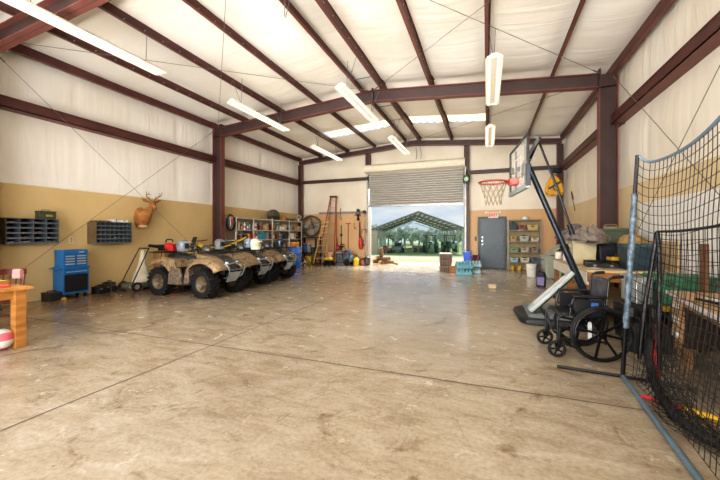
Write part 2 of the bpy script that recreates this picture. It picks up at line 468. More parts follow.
# purlins (Z section), eave struts, girts
def zsec(mb, x, y0, y1, z0, h, fl, flip=1, lip=.018):
    t = .008
    mb.box(x-t/2, x+t/2, y0, y1, z0, z0+h)
    a, b_ = sorted((x, x+flip*fl)); mb.m(1).box(a, b_, y0, y1, z0, z0+t).m(0)
    mb.box(*sorted((x+flip*fl, x+flip*(fl-t))), y0, y1, z0, z0+lip)
    a, b_ = sorted((x, x-flip*fl)); mb.box(a, b_, y0, y1, z0+h-t, z0+h)
plab = ['first purlin from the left wall', 'second purlin from the left wall', 'third purlin from the left wall', 'purlin just left of the ridge', 'purlin just right of the ridge', 'third purlin from the right wall', 'second purlin from the right wall, above the hanging twin lights', 'first purlin from the right wall']
for x, lb in zip(PX[1:-1], plab):
    mb = M(); z = zb(x)
    zsec(mb, x, YF, 15.2, z, .2, .07, 1 if x < XC else -1)
    mb.m(2)
    for k in range(44):   # bolt heads
        mb.obox((x+(.006 if x < 0 else -.006), YF+.3+k*.4, z+.07), (.012, .018, .018))
    tag(mb.o('purlin', [STEEL, LIT, SILVER], smooth=0), 'red-brown steel ' + lb, 'purlin', kind='structure')
for sx, lb in ((-1, 'left'), (1, 'right')):
    x = XL+.13 if sx < 0 else XR-.1
    mb = M(); z = 5.125
    mb.box(x-.005, x+.005, YF, 15.2, z, z+.22); a, b_ = sorted((x, x+sx*.09))
    mb.m(1).box(a, b_, YF, 15.2, z, z+.008).m(0).box(a, b_, YF, 15.2, z+.2, z+.208)
    tag(mb.o('eave_strut', [STEEL, LIT], smooth=0), f'red-brown eave strut along the top of the {lb} wall', 'eave strut', kind='structure')
    x = XL+.02 if sx < 0 else XR
    mb = M(); z = 3.94
    xi = x-sx*.13; xo = x+sx*.12
    mb.box(min(xi, xi+sx*.008), max(xi, xi+sx*.008), YF, 15.2, z-.0, z+.02)
    mb.m(0).box(*sorted((xi, xo)), YF, 15.2, z+.19, z+.2).m(1).box(*sorted((xi, xo)), YF, 15.2, z, z+.008).m(0)
    mb.box(*sorted((xi, xi+sx*.01)), YF, 15.2, z, z+.2).box(*sorted((xi-sx*.0, xi+sx*.01)), YF, 15.2, z+.2, z+.225)
    tag(mb.o('girt', [STEEL, LIT], smooth=0), f'red-brown horizontal wall girt along the {lb} wall', 'girt', kind='structure')
for x0, x1, lb in ((XL+.25, DX0, 'left of the roll-up door'), (-.7, XR-.2, 'above the walk door')):
    mb = M().box(x0, x1, 14.98, 14.99, 3.98, 4.12).m(1).box(x0, x1, 14.98, 15.12, 3.98, 3.988).m(0).box(x0, x1, 14.98, 15.12, 4.11, 4.118)
    tag(mb.o('girt', [STEELD, LIT], smooth=0), f'dark steel girt on the back wall {lb}', 'girt', kind='structure')
mb = M().box(-7.9, DX0-.05, 15.13, 15.165, 2.42, 2.53)
tag(mb.o('trim_4', mat('grey_rail', '#8f8a80', .5), smooth=0), 'grey tool hanging rail along the back wall panelling', 'rail', kind='structure')
# brace rods
CB = mat('cable', '#857d72', .5, .4, var=.1)
def rod(p0, p1, lab):
    mb = M().tube([p0, p1], .0055, 6)
    for p, q in ((p0, p1), (p1, p0)):
        d = (Vector(q)-Vector(p)).normalized(); mb.tube([Vector(p), Vector(p)+d*.22], .014, 6)
    tag(mb.o('brace_rod', CB), lab, 'brace rod', kind='structure')
xl = XL+.16; xr = XR-.14
rod((xl, 3.6, .35), (xl+.05, 9.1, 4.95), 'thin brace rod rising rightward across the left wall to the middle column top')
rod((xl, 3.6, 4.95), (xl+.05, 9.1, .35), 'thin brace rod falling rightward across the left wall behind the deer mount')
rod((xr, 9.1, 4.98), (xr, 3.6, .4), 'thin brace rod falling toward the batting net on the right wall')
rod((xr, 9.1, .4), (xr, 3.6, 4.98), 'thin brace rod rising behind the batting net on the right wall')
def rz_(x): return zb(x)-.03
for a, b_, lb in (((XL+.4, 3.6), (-3.2, 9.15), 'thin roof brace rod from the left wall to the ridge'), ((-3.2, 3.6), (XL+.4, 9.15), 'thin roof brace rod from the ridge to the left column'), ((-3.0, 3.6), (XR-.4, 9.15), 'thin roof brace rod from the ridge to the right column'), ((XR-.4, 3.6), (-3.0, 9.15), 'thin roof brace rod from the right wall to the ridge')):
    rod((a[0], a[1], rz_(a[0])), (b_[0], b_[1], rz_(b_[0])), lb)
rod((XR-.3, 9.5, rz_(XR)), (-3.0, 14.8, rz_(-3)), 'thin far-bay roof brace rod from right column toward the ridge')
# threaded cross ties between the two ridge purlins
for y in (3.0, 8.5, 10.6, 12.0):
    tag(M().tube([(-3.44, y, zb(-3.44)+.05), (-3.11, y, zb(-3.1)+.02), (-2.78, y, zb(-2.78)+.05)], .012, 6).o('ridge_tie', GREYM), f'short metal tie joining the ridge purlins, at {"the near bay" if y < 5 else "the middle rafter" if y < 9 else "the far bay by the rafter" if y < 11 else "the far bay by the skylights"}', 'ridge tie', kind='structure')

# white boards low on the right wall, behind the desk
mb = M()
for k in range(3): mb.box(XR-.03, XR-.002, 4.0+k*1.35, 5.34+k*1.35, .3, 2.02)
tag(mb.o('trim_5', WHB, smooth=0, bev=.004), 'white wallboard sheeting low on the right wall behind the net', 'wallboard', kind='structure')

# ---------------------------------------------------------------- roll-up door
mb = M(); n = 15; pr = []
z0, z1 = 2.76, 4.3
for i in range(n):
    za = z0+(z1-z0)*i/n; h = (z1-z0)/n
    pr += [(15.12, za), (15.05, za+h*.12), (15.045, za+h*.5), (15.075, za+h*.78), (15.12, za+h*.9)]
pr.append((15.12, z1))
cu = M().loft([[(DX0+.02, y, z) for y, z in pr], [(DX1-.02, y, z) for y, z in pr]], wrap=False)
ro = thing('door_2', 'grey corrugated roll-up door raised above the opening', 'roll-up door', ((DX0+DX1)/2, 15.1, 0)); ro['kind'] = 'structure'
ofs = Matrix.Translation((-(DX0+DX1)/2, -15.1, 0))
def ch(mb, nm, mt, p, of=ofs, **k):
    mb.v = [tuple(of @ Vector(v)) for v in mb.v]; return mb.o(nm, mt, p, **k)
ch(cu, 'curtain', mat('door_curtain', '#a8a49c', .5, .1, var=.06, scale=2, stretch=(1, 1, 6)), ro, smooth=20)
ch(M().box(DX0, DX1, 15.04, 15.12, 2.70, 2.78), 'bottom_bar', GREYM, ro, smooth=0, bev=.006)
hp = [(15.05, 4.26), (14.76, 4.32), (14.70, 4.42), (14.72, 4.56), (14.86, 4.66), (15.10, 4.66)]
ch(M().prism(hp, DX0-.12, DX1+.06, 'yz'), 'hood', mat('hood_cream', '#ddd5c3', .45, var=.04), ro, smooth=30)
for x in (DX0-.08, DX1+.02): ch(M().box(x, x+.08, 15.0, 15.18, 0, 4.3).box(x+.02, x+.06, 14.98, 15.0, 0, 4.3), 'guide_rail', mat('rail_grey', '#a4a39e', .4, .4), ro, smooth=0)
mb = M()
for x in (-2.9, -2.7): mb.tube([(x, 14.7, 4.7), (x+.03, 14.7, 4.9), (x-.02, 14.72, 5.25)], .012, 6)
ch(mb, 'pull_chain', GREYM, ro)

# ---------------------------------------------------------------- walk door
dr = thing('door_1', 'slate grey steel walk door under the exit sign', 'door', (.2, 15.15, 0)); dr['kind'] = 'structure'
DG = mat('door_slate', '#4d5a64', .45, var=.06, scale=2)
M().box(-.46, .46, -.02, .03, .01, 2.07).o('door_leaf', DG, dr, smooth=0, bev=.004)
M().box(-.55, -.46, -.05, .04, 0, 2.16).box(.46, .55, -.05, .04, 0, 2.16).box(-.46, .46, -.05, .04, 2.07, 2.16).o('door_frame', mat('door_frame_grey', '#46515a', .5), dr, smooth=0, bev=.004)
M().cyl((-.38, -.02, 1.0), (-.38, -.07, 1.0), .03).cyl((-.38, -.07, 1.0), (-.38, -.1, 1.0), .028, .02).o('door_knob', SILVER, dr)
M().cyl((-.38, -.02, 1.15), (-.38, -.045, 1.15), .03).o('deadbolt', SILVER, dr)
M().cyl((-.38, -.02, 1.3), (-.38, -.045, 1.3), .026).o('deadbolt', SILVER, dr)
mb = M()
for q in ((.1, 1.1), (.18, 1.18), (.22, .85), (.12, .7), (-.05, 1.02)): mb.obox((q[0], -.0225, q[1]), (.05, .004, .012), (0, .6, 0))
mb.o('scuff_mark', mat('scuff', '#9aa4aa', .6), dr, smooth=0)
for z in (.25, 1.05, 1.85): M().cyl((.465, -.03, z-.05), (.465, -.03, z+.05), .012, n=8).o('hinge', SILVER, dr)

# exit sign
ex = thing('exit_sign', 'white exit sign with red letters above the walk door', 'exit sign', (.25, 15.14, 2.22))
M().box(-.19, .19, -.05, .02, -.12, .12).o('housing', mat('sign_white', '#d9d4c8', .5), ex, smooth=0, bev=.008)
RED = mat('sign_red', '#c81a14', .5, var=0, emit=.25)
def text(s, size, m, parent, loc, rot, nm='lettering', ext=.002, off=0):
    c = bpy.data.curves.new(nm, 'FONT'); c.body = s; c.size = size; c.align_x = 'CENTER'; c.align_y = 'CENTER'; c.extrude = ext; c.offset = off
    o = bpy.data.objects.new(nm+'_src', c); COL.objects.link(o); bpy.context.view_layer.update()
    me = bpy.data.meshes.new_from_object(o.evaluated_get(bpy.context.evaluated_depsgraph_get())); bpy.data.objects.remove(o)
    me.materials.clear(); me.materials.append(m)
    o = bpy.data.objects.new(nm, me); COL.objects.link(o); o.parent = parent; o.location = loc; o.rotation_euler = rot
    return o
text('EXIT', .17, RED, ex, (0, -.053, 0), (R(90), 0, 0), off=.007)
for s_ in (-1, 1):
    p = M().cyl((s_*.19, -.01, .08), (s_*.24, -.02, .12), .012, n=8).lathe([(.02, 0), (.055, .05), (.058, .055), (.0, .06)], (s_*.27, -.05, .12), 'y', 14)
    p.o('lamp_head', WHITEP, ex)
# thermostat beside the door, outlet on left wall, gang box
th = tag(M().box(-.48, -.41, 15.10, 15.155, 1.15, 1.33).box(-.465, -.425, 15.09, 15.10, 1.24, 1.3).o('wall_switch', BLACK, bev=.006, smooth=0), 'small black switch box left of the walk door', 'switch')
ou = thing('wall_outlet', 'cream electrical outlet on the tan left wall above blue tool chest', 'outlet', (XL+.002, 4.98, 1.29))
M().box(0, .012, -.045, .045, -.07, .07).o('cover_plate', mat('outlet_cream', '#e9dcb4', .5), ou, smooth=0, bev=.004)
for z in (-.03, .03): M().box(.012, .018, -.02, .02, z-.018, z+.018).o('socket', mat('outlet_dark', '#a08c60', .5), ou, smooth=0)

# ---------------------------------------------------------------- fluorescent strip lights
TUBE = mat('fluorescent_tube', '#fff8ec', .4, var=0, emit=1.0)
CREAM = mat('fixture_cream', '#efe8d6', .4, var=.04, emit=.04)
def strip(L_):
    t = thing('strip_light', 'x', 'strip light', (0, 0, 0), 0, 'fluorescent strip lights under the roof')
    mb = M().box(-.055, .055, -L_/2, L_/2, 0, .06)
    mb.add([(-.055, -L_/2, .06), (-.16, -L_/2, -.02), (-.16, L_/2, -.02), (-.055, L_/2, .06)], [(0,1,2,3)])
    mb.add([(.055, -L_/2, .06), (.16, -L_/2, -.02), (.16, L_/2, -.02), (.055, L_/2, .06)], [(0,1,2,3)])
    mb.o('reflector', CREAM, t, smooth=0, solid=.004)
    for x in (-.085, .085): M().cyl((x, -L_/2+.05, -.015), (x, L_/2-.05, -.015), .02, n=10).o('tube', TUBE, t)
    for y in (-L_/2, L_/2-.05): M().box(-.12, .12, y, y+.05, -.03, .02).o('end_cap', CREAM, t, smooth=0)
    return t
LP = [(-6.30, 3.85, 'long cream strip light nearest the camera at upper left'), (-3.05, 3.75, 'cream strip light at top of view left of the ridge'), (-3.08, 8.2, 'cream strip light hanging in front of the middle rafter near the ridge'), (.13, 8.05, 'cream strip light hanging from the right purlin before the middle rafter'), (-6.0, 8.05, 'cream strip light near the left column'), (-6.15, 12.6, 'far cream strip light left of the roll-up door'), (-3.08, 12.5, 'far cream strip light above the roll-up door hood'), (.1, 12.4, 'far cream strip light above the walk door')]
proto = None
for k, (x, y, lb) in enumerate(LP):
    if proto is None: proto = strip(2.5); o = proto; o.location = (x, y, 4.76)
    else: o = copy_tree(proto, (x, y, 4.76))
    o['label'] = lb
    for dy in (-.9, .9):
        top = zb(x)-.0
        xp = min(PX, key=lambda q: abs(q-x)) if abs(min(PX, key=lambda q: abs(q-x))-x) < .5 else x
        M().tube([(0, dy, .06), (xp-x, dy, zc(xp)-4.76-.05)], .006, 5).o('hanger_wire', GREYM, o)
# ---------------------------------------------------------------- world and lights
w = bpy.data.worlds.new('world'); SC.world = w; w.use_nodes = True
nt = w.node_tree; N = nt.nodes; L = nt.links
bg = N['Background']; tc = N.new('ShaderNodeTexCoord'); sp = N.new('ShaderNodeSeparateXYZ'); L.new(tc.outputs['Generated'], sp.inputs[0])
rp = N.new('ShaderNodeValToRGB'); rp.color_ramp.elements[0].position = 0; rp.color_ramp.elements[0].color = lin('#d3e4f2')
rp.color_ramp.elements[1].position = .35; rp.color_ramp.elements[1].color = lin('#9cc4ea'); L.new(sp.outputs['Z'], rp.inputs['Fac'])
mp = N.new('ShaderNodeMapping'); mp.inputs['Scale'].default_value = (3, 3, 11); L.new(tc.outputs['Generated'], mp.inputs['Vector'])
nz = N.new('ShaderNodeTexNoise'); nz.inputs['Scale'].default_value = 1.6; nz.inputs['Detail'].default_value = 6; L.new(mp.outputs['Vector'], nz.inputs['Vector'])
r2 = N.new('ShaderNodeValToRGB'); r2.color_ramp.elements[0].position = .42; r2.color_ramp.elements[1].position = .62; L.new(nz.outputs['Fac'], r2.inputs['Fac'])
mx = N.new('ShaderNodeMix'); mx.data_type = 'RGBA'; L.new(r2.outputs['Color'], mx.inputs[0]); L.new(rp.outputs['Color'], mx.inputs[6]); mx.inputs[7].default_value = lin('#f4f7f9')
L.new(mx.outputs[2], bg.inputs['Color']); bg.inputs['Strength'].default_value = WORLD_S = .7
def lamp(kind, name, energy, loc, target=None, size=None, sy=None, col='#ffffff', angle=None):
    l = bpy.data.lights.new(name, kind); l.energy = energy; l.color = lin(col)[:3]
    o = bpy.data.objects.new(name, l); COL.objects.link(o); o.location = loc
    if target is not None: o.rotation_euler = (Vector(target)-Vector(loc)).to_track_quat('-Z', 'Y').to_euler()
    if kind == 'AREA':
        l.size = size
        if sy: l.shape = 'RECTANGLE'; l.size_y = sy
    if angle: l.angle = R(angle)
    return o
lamp('SUN', 'sun', 3.4, (6, 58, 46), (1, 14, 0), angle=4, col='#fff3de')
def beam(o, deg): o.data.spread = R(deg); return o
lamp('AREA', 'front_opening_fill', 330, (-3.06, -2.3, 2.0), (-3.4, 12, 3.0), 4.2, 3.2, '#f4f6ff')  # added area lamp in the unseen opening, stands in for daylight
lamp('AREA', 'right_front_fill', 190, (2.2, -1.6, 3.3), (-8, 7, 1.6), 1.6, 1.6, '#fff6e6')  # added fill lamp behind the camera, rakes the left wall
lamp('AREA', 'left_front_fill', 170, (-7.2, -1.6, 3.4), (2.0, 5.2, .9), 1.6, 1.6, '#fffaf2')  # added fill for the right-hand objects, out of view
lamp('AREA', 'door_head_fill', 620, (-3.06, 16.6, 3.9), (-3.0, 10.5, 0), 4.2, 1.0, '#f6f9ff')  # added lamp hidden above the doorway, imitates sky light on the floor
beam(lamp('AREA', 'hall_fill', 135, (-3.0, -2.1, 4.3), (-3.0, 14, 1.2), 6, .8, '#fff9f0'), 70)  # added narrow beam behind the camera, brightens the far end
beam(lamp('AREA', 'roof_fill', 230, (-3.0, -2.0, .35), (-3.0, 7.5, 5.7), 7, .6, '#fffaf2'), 80)  # added low lamp out of view, lifts the ceiling brightness

# ---------------------------------------------------------------- ground outside
def gz(x, y):
    t = min(1, max(0, (y-16)/28)); return -.02-1.27*(t*t*(3-2*t)*.5+t*.5)
GM = bpy.data.materials.new('yard_ground'); GM.use_nodes = True
nt = GM.node_tree; N = nt.nodes; L = nt.links; b = N['Principled BSDF']; b.inputs['Roughness'].default_value = .95
tc = N.new('ShaderNodeTexCoord'); sp = N.new('ShaderNodeSeparateXYZ'); L.new(tc.outputs['Object'], sp.inputs[0])
nz = N.new('ShaderNodeTexNoise'); nz.inputs['Scale'].default_value = .8; nz.inputs['Detail'].default_value = 8; L.new(tc.outputs['Object'], nz.inputs['Vector'])
ad = N.new('ShaderNodeMath'); ad.operation = 'MULTIPLY_ADD'; ad.inputs[1].default_value = 5; L.new(nz.outputs['Fac'], ad.inputs[0]); L.new(sp.outputs['Y'], ad.inputs[2])
mr = N.new('ShaderNodeMapRange'); mr.inputs[1].default_value = 15; mr.inputs[2].default_value = 65; L.new(ad.outputs[0], mr.inputs[0])
rp = N.new('ShaderNodeValToRGB'); e = rp.color_ramp.elements
for _ in range(4): e.new(.5)
for k, (p, c) in enumerate([(0, '#c2a27c'), (.14, '#c9ad88'), (.24, '#c8c2b2'), (.44, '#c6c4b4'), (.52, '#a9b884'), (1, '#8fa878')]): e[k].position = p; e[k].color = lin(c)
L.new(mr.outputs[0], rp.inputs['Fac']); L.new(rp.outputs['Color'], b.inputs['Base Color'])
tag(M().grid(lambda u, v: (-90+u*150, 15.3+v*120, gz(0, 15.3+v*120)), 30, 60).o('ground', GM), 'sandy yard sloping down to grass beyond the roll-up door', 'ground', kind='structure')

# ---------------------------------------------------------------- open pole barn
HZ = -1.29
barn = thing('pole_barn', 'open-sided gable pole barn with exposed rafters standing in the yard', 'barn', (-8.75, 45.9, HZ), R(13))
TIM = mat('barn_timber', '#cfcfc2', .8, var=.12); TIMD = mat('barn_roof', '#8b9089', .6, var=.15, scale=.6); BSH = see_through(mat('barn_sheet', '#e6e8e2', .6, var=.05), .5)
bw_, bl_, be, br = 6.4, 26, 3.5, 5.85
for s_ in (-1, 1):
    for k in range(7):
        y = .1+k*bl_/6.2
        M().box(s_*(bw_-.5)-.11, s_*(bw_-.5)+.11, y-.11, y+.11, 0, be+.15).o('post', TIM, barn, smooth=0)
    mb = M(); n = 1
    mb.add([(s_*(bw_+.1), -.6, be-.05), (0, -.6, br+.02), (0, bl_, br+.02), (s_*(bw_+.1), bl_, be-.05)], [(0,1,2,3)])
    mb.o('roof_sheet', BSH, barn, smooth=0, solid=.05)
    for k in range(10):
        t = .04+k*.1; x = s_*bw_*(1-t); z = be+(br-be)*t-.14
        M().box(x-.09, x+.09, -.5, bl_, z-.04, z+.1).o('roof_purlin', TIMD, barn, smooth=0)
    for k in range(4):
        y = -.45+k*bl_/3.05
        mb = M().bar((s_*bw_, y, be-.14), (0, y, br-.14), .1, .2).bar((s_*(bw_-.6), y, be-.3), (s_*.2, y, br-.75), .06, .07)
        for q in range(5):
            t0 = .1+q*.17; t1 = t0+.1
            mb.bar((s_*bw_*(1-t0), y, be+(br-be)*t0-.2), (s_*(bw_-.6)*(1-t1), y, be-.3+(br-be-.45)*t1), .03, .04)
        mb.o('truss', TIMD, barn, smooth=0)
M().box(-6.6, -5.6, -.35, -.15, 0, 3.2).o('end_panel', mat('barn_panel', '#d3c6ac', .8, var=.1), barn, smooth=0)

def at(px, zc_, z=None):
    k = (px-360)/337.5; t = R(20.6)
    x, y = zc_*(k*math.cos(t)-math.sin(t)), zc_*(math.cos(t)+k*math.sin(t))
    return (round(x, 2), round(y, 2), gz(x, y) if z is None else z)

# tractors and yard vehicles, distance haze put into their pale colours
def wheel(mb, c, r, w_, ax='y', hub=1):
    h = w_/2
    mb.m(0).lathe([(r*.6, -h), (r*.92, -h), (r, -h*.7), (r, h*.7), (r*.92, h), (r*.6, h)], c, ax, 22, cap=False)
    mb.m(hub).lathe([(.001, -h*.5), (r*.6, -h*.75), (r*.6, h*.75), (.001, h*.5)], c, ax, 22)
    return mb
def tractor(body, label, loc, rz):
    t = thing('tractor', label, 'tractor', loc, rz)
    G = mat('tractor_'+body, body, .45, var=.1); TY = mat('tractor_tyre', '#5b6664', .8, var=.1); Y_ = mat('tractor_hub', '#c9c489', .5)
    for s_ in (-1, 1):
        wheel(M(), (-.5, s_*.85, .75), .75, .45).o('rear_wheel', [TY, Y_], t); wheel(M(), (1.35, s_*.7, .42), .42, .28).o('front_wheel', [TY, Y_], t)
        mb = M(); arc = [(-.5+.85*math.cos(a), .75+.85*math.sin(a)) for a in [R(20+14*k) for k in range(11)]]
        mb.loft([[(x, s_*.6, z), (x, s_*1.08, z)] for x, z in arc], wrap=False); mb.o('fender', G, t, solid=.03)
    M().loft([[(x, y*q, z) for y, z in ((-.32, .6), (.32, .6), (.32, h), (.2, h+.1), (-.2, h+.1), (-.32, h))] for x, q, h in ((-.9, 1.2, 1.0), (.2, 1.1, 1.25), (.5, 1, 1.4), (1.7, .9, 1.25), (1.8, .8, 1.1))]).o('hood', G, t)
    M().box(-.7, -.3, -.28, .28, 1.1, 1.22).box(-.8, -.7, -.28, .28, 1.1, 1.6).o('seat', TY, t, bev=.03)
    for x, s_ in ((-.95, -1), (-.95, 1), (.25, -1), (.25, 1)): M().box(x-.04, x+.04, s_*.62-.04, s_*.62+.04, .9, 2.5).o('canopy_post', TY, t, smooth=0)
    M().box(-1.15, .5, -.8, .8, 2.5, 2.6).o('canopy', mat('canopy_dark', '#6e7b7a', .6), t, bev=.03)
    M().tube(fillet([(1.2, .2, 1.3), (1.2, .2, 2.0)], .05), .035).o('exhaust', TY, t)
    M().tube(circ((.2, 0, 1.55), .2, 16, 'z'), .02, 6, closed=True).o('steering_wheel', TY, t)
    return t
tractor('#7fae8c', 'green tractor with square canopy parked under the pole barn, left of the two', at(431, 50), R(-75))
tractor('#86b59a', 'pale green tractor with canopy parked under the pole barn, nearest its right posts', at(450, 52), R(-68))
# utility vehicle
u = thing('utility_vehicle', 'grey roofed utility vehicle parked under the left of the pole barn', 'vehicle', at(397.5, 50), R(-85))
UG = mat('utv_grey', '#8c9a98', .6); UD = mat('utv_dark', '#5d6b6c', .7)
for x in (-.85, .85):
    for s_ in (-1, 1): wheel(M(), (x, s_*.7, .35), .35, .26).o('wheel', [UD, UG], u)
M().loft([[(x, y, z) for y, z in ((-.7, .4), (.7, .4), (.7, h), (-.7, h))] for x, h in ((-1.35, .95), (-.2, .95), (-.1, .6), (.5, .6), (.6, 1.0), (1.3, .85))]).o('body', UG, u, bev=.04)
for x in (-.3, .6):
    for s_ in (-1, 1): M().tube([(x, s_*.65, .9), (x-.1*(1 if x > 0 else 0), s_*.6, 2.0)], .035).o('roll_bar', UD, u)
M().box(-.55, .75, -.7, .7, 2.0, 2.08).o('roof', UD, u, bev=.03)
M().box(-.4, .05, -.55, .55, .85, 1.0).box(-.45, -.35, -.55, .55, 1.0, 1.5).o('bench_seat', UD, u, bev=.03)
m_ = thing('riding_mower', 'red riding mower parked beside the left barn post', 'mower', at(386, 49), R(-60))
RM = mat('mower_red', '#b56a60', .5)
for x, r in ((-.4, .3), (.5, .22)):
    for s_ in (-1, 1): wheel(M(), (x, s_*.42, r), r, .2).o('wheel', [UD, UG], m_)
M().loft([[(x, y, z) for y, z in ((-.3, .3), (.3, .3), (.3, h), (-.3, h))] for x, h in ((-.7, .6), (-.1, .55), (.1, .85), (.75, .75), (.85, .6))]).o('body', RM, m_, bev=.04)
M().box(-.5, -.1, -.25, .25, .6, .72).box(-.58, -.48, -.25, .25, .65, 1.05).o('seat', UD, m_, bev=.03)
f_ = thing('lumber_rack', 'tall tan lumber rack standing between utility vehicle and green tractor', 'rack', at(409, 49.5), R(15))
LT = mat('rack_timber', '#b9a98c', .8)
for x in (-.55, .55):
    for y in (-.3, .3): M().box(x-.07, x+.07, y-.07, y+.07, 0, 2.1).o('upright', LT, f_, smooth=0)
for z in (.4, 1.1, 1.8): M().box(-.7, .7, -.4, .4, z, z+.12).o('shelf', LT, f_, smooth=0)
wg = thing('farm_trailer', 'small pale flat trailer parked behind the lumber rack', 'trailer', at(418, 52), R(15))
M().box(-.9, .9, -.5, .5, .55, .95).o('bed', mat('trailer_pale', '#c8c4b4', .7), wg, bev=.02)
for s_ in (-1, 1): wheel(M(), (s_*.45, -.55, .32), .32, .18).o('wheel', [UD, UG], wg)
M().bar((-.9, 0, .55), (-1.7, 0, .4), .08, .08).o('tow_bar', UD, wg)

# trees and shrubs beyond the barn, distance haze mixed into their colours
def tree(label, loc, h, wd, col, col2, seed, nl=420):
    r_ = random.Random(seed); t = thing('tree', label, 'tree', loc, 0, 'trees beyond the pole barn')
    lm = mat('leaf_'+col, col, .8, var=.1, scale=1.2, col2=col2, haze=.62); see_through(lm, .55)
    M().tube([(0, 0, 0), (.1, 0, h*.3), (0, .1, h*.62), (.05, 0, h*.9)], [wd*.06, wd*.05, wd*.035, .02]).o('trunk', mat('trunk_pale', '#a7a695', .9), t)
    mb = M()
    blobs = [(r_.uniform(-.34, .34)*wd, r_.uniform(-.34, .34)*wd, h*r_.uniform(.3, .88), wd*r_.uniform(.14, .26)) for _ in range(13)]
    for x, y, z, r in blobs:
        for _ in range(nl//13):
            d = Vector((r_.gauss(0, 1), r_.gauss(0, 1), r_.gauss(0, 1))).normalized()*r*r_.uniform(.6, 1.1)
            c = Vector((x, y, z))+d; e = Euler((r_.uniform(0, 3), r_.uniform(0, 3), r_.uniform(0, 3))).to_matrix(); s_ = wd*.06
            mb.add([c+e@Vector((-s_, 0, 0)), c+e@Vector((0, -s_*.6, 0)), c+e@Vector((s_, 0, 0)), c+e@Vector((0, s_*.6, 0))], [(0,1,2,3)])
        mb.ell((x, y, z), (r*.8, r*.8, r*.75), 8, 5)
    mb.o('crown', lm, t, smooth=0)
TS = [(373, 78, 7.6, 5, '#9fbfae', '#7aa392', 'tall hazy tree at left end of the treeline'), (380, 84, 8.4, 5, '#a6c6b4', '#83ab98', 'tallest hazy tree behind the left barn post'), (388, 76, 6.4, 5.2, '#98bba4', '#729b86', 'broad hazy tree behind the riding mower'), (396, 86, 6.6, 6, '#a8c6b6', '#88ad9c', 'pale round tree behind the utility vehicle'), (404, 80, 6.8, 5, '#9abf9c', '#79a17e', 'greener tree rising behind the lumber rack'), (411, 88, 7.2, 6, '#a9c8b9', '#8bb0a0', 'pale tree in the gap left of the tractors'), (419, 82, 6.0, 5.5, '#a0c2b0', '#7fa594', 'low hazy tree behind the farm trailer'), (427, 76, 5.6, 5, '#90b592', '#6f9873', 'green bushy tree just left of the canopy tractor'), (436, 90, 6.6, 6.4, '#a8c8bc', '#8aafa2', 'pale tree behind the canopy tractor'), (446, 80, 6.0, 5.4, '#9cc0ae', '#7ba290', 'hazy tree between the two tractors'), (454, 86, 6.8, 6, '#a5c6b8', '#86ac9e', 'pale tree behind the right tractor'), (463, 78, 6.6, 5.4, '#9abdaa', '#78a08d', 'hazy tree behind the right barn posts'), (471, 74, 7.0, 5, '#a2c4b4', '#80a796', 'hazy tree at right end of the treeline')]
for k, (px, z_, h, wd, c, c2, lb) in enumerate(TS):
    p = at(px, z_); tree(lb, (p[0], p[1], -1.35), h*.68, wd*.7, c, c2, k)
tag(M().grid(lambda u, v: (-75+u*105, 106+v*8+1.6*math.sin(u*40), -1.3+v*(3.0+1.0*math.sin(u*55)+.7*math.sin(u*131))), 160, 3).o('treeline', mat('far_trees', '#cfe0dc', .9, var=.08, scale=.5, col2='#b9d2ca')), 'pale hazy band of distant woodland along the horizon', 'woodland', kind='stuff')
# ================================================================ LEFT SIDE
PINE = mat('pine_wood', '#bb8340', .5, var=.16, scale=2, stretch=(1, 1, 8), col2='#8f5c28')
PINEX = mat('pine_top', '#c08a48', .5, var=.16, scale=3, stretch=(1, 7, 1), col2='#9a6832')
DKRED = mat('chair_stain', '#6b2a22', .4, var=.15)
# pine table
tb = thing('pine_table', 'thick-legged pine table cut off by the left edge of view', 'table', (-6.36, 2.04, 0), 0)
M().box(-.85, .92, -.55, .55, .725, .76).o('tabletop', PINEX, tb, smooth=0, bev=.006)
for x in (-.7, .83):
    for y in (-.43, .43): M().box(x-.055, x+.055, y-.055, y+.055, 0, .725).o('leg', PINE, tb, smooth=0, bev=.005)
M().box(-.75, .77, -.45, -.42, .62, .725).box(-.75, .77, .42, .45, .62, .725).box(.82, .845, -.38, .38, .62, .725).o('apron', PINE, tb, smooth=0)
# things on the table: pen-like red roll, folded cloth
s_ = thing('cardboard_tray', 'flat yellow cardboard tray lying on the pine table', 'tray', (-6.05, 2.36, .761), R(20))
M().box(-.2, .2, -.13, .13, 0, .01).o('base', mat('card_yellow', '#c9a24c', .8), s_, smooth=0)
for q in ((-.2, -.19, -.13, .13), (.19, .2, -.13, .13), (-.2, .2, -.13, -.12), (-.2, .2, .12, .13)): M().box(q[0], q[1], q[2], q[3], 0, .06).o('side', mat('card_yellow', '#c9a24c', .8), s_, smooth=0)
k_ = thing('red_marker', 'red capped marker lying across the pine table', 'marker', (-5.72, 2.33, .783), R(35))
M().cyl((-.16, 0, 0), (.05, 0, 0), .014).o('barrel', mat('marker_dark', '#3c2a26', .5), k_)
M().lathe([(.0, .05), (.02, .055), (.022, .12), (.012, .15), (0, .152)], (0, 0, 0), 'x', 12).o('cap', mat('marker_red', '#d2322c', .4, var=.05), k_)
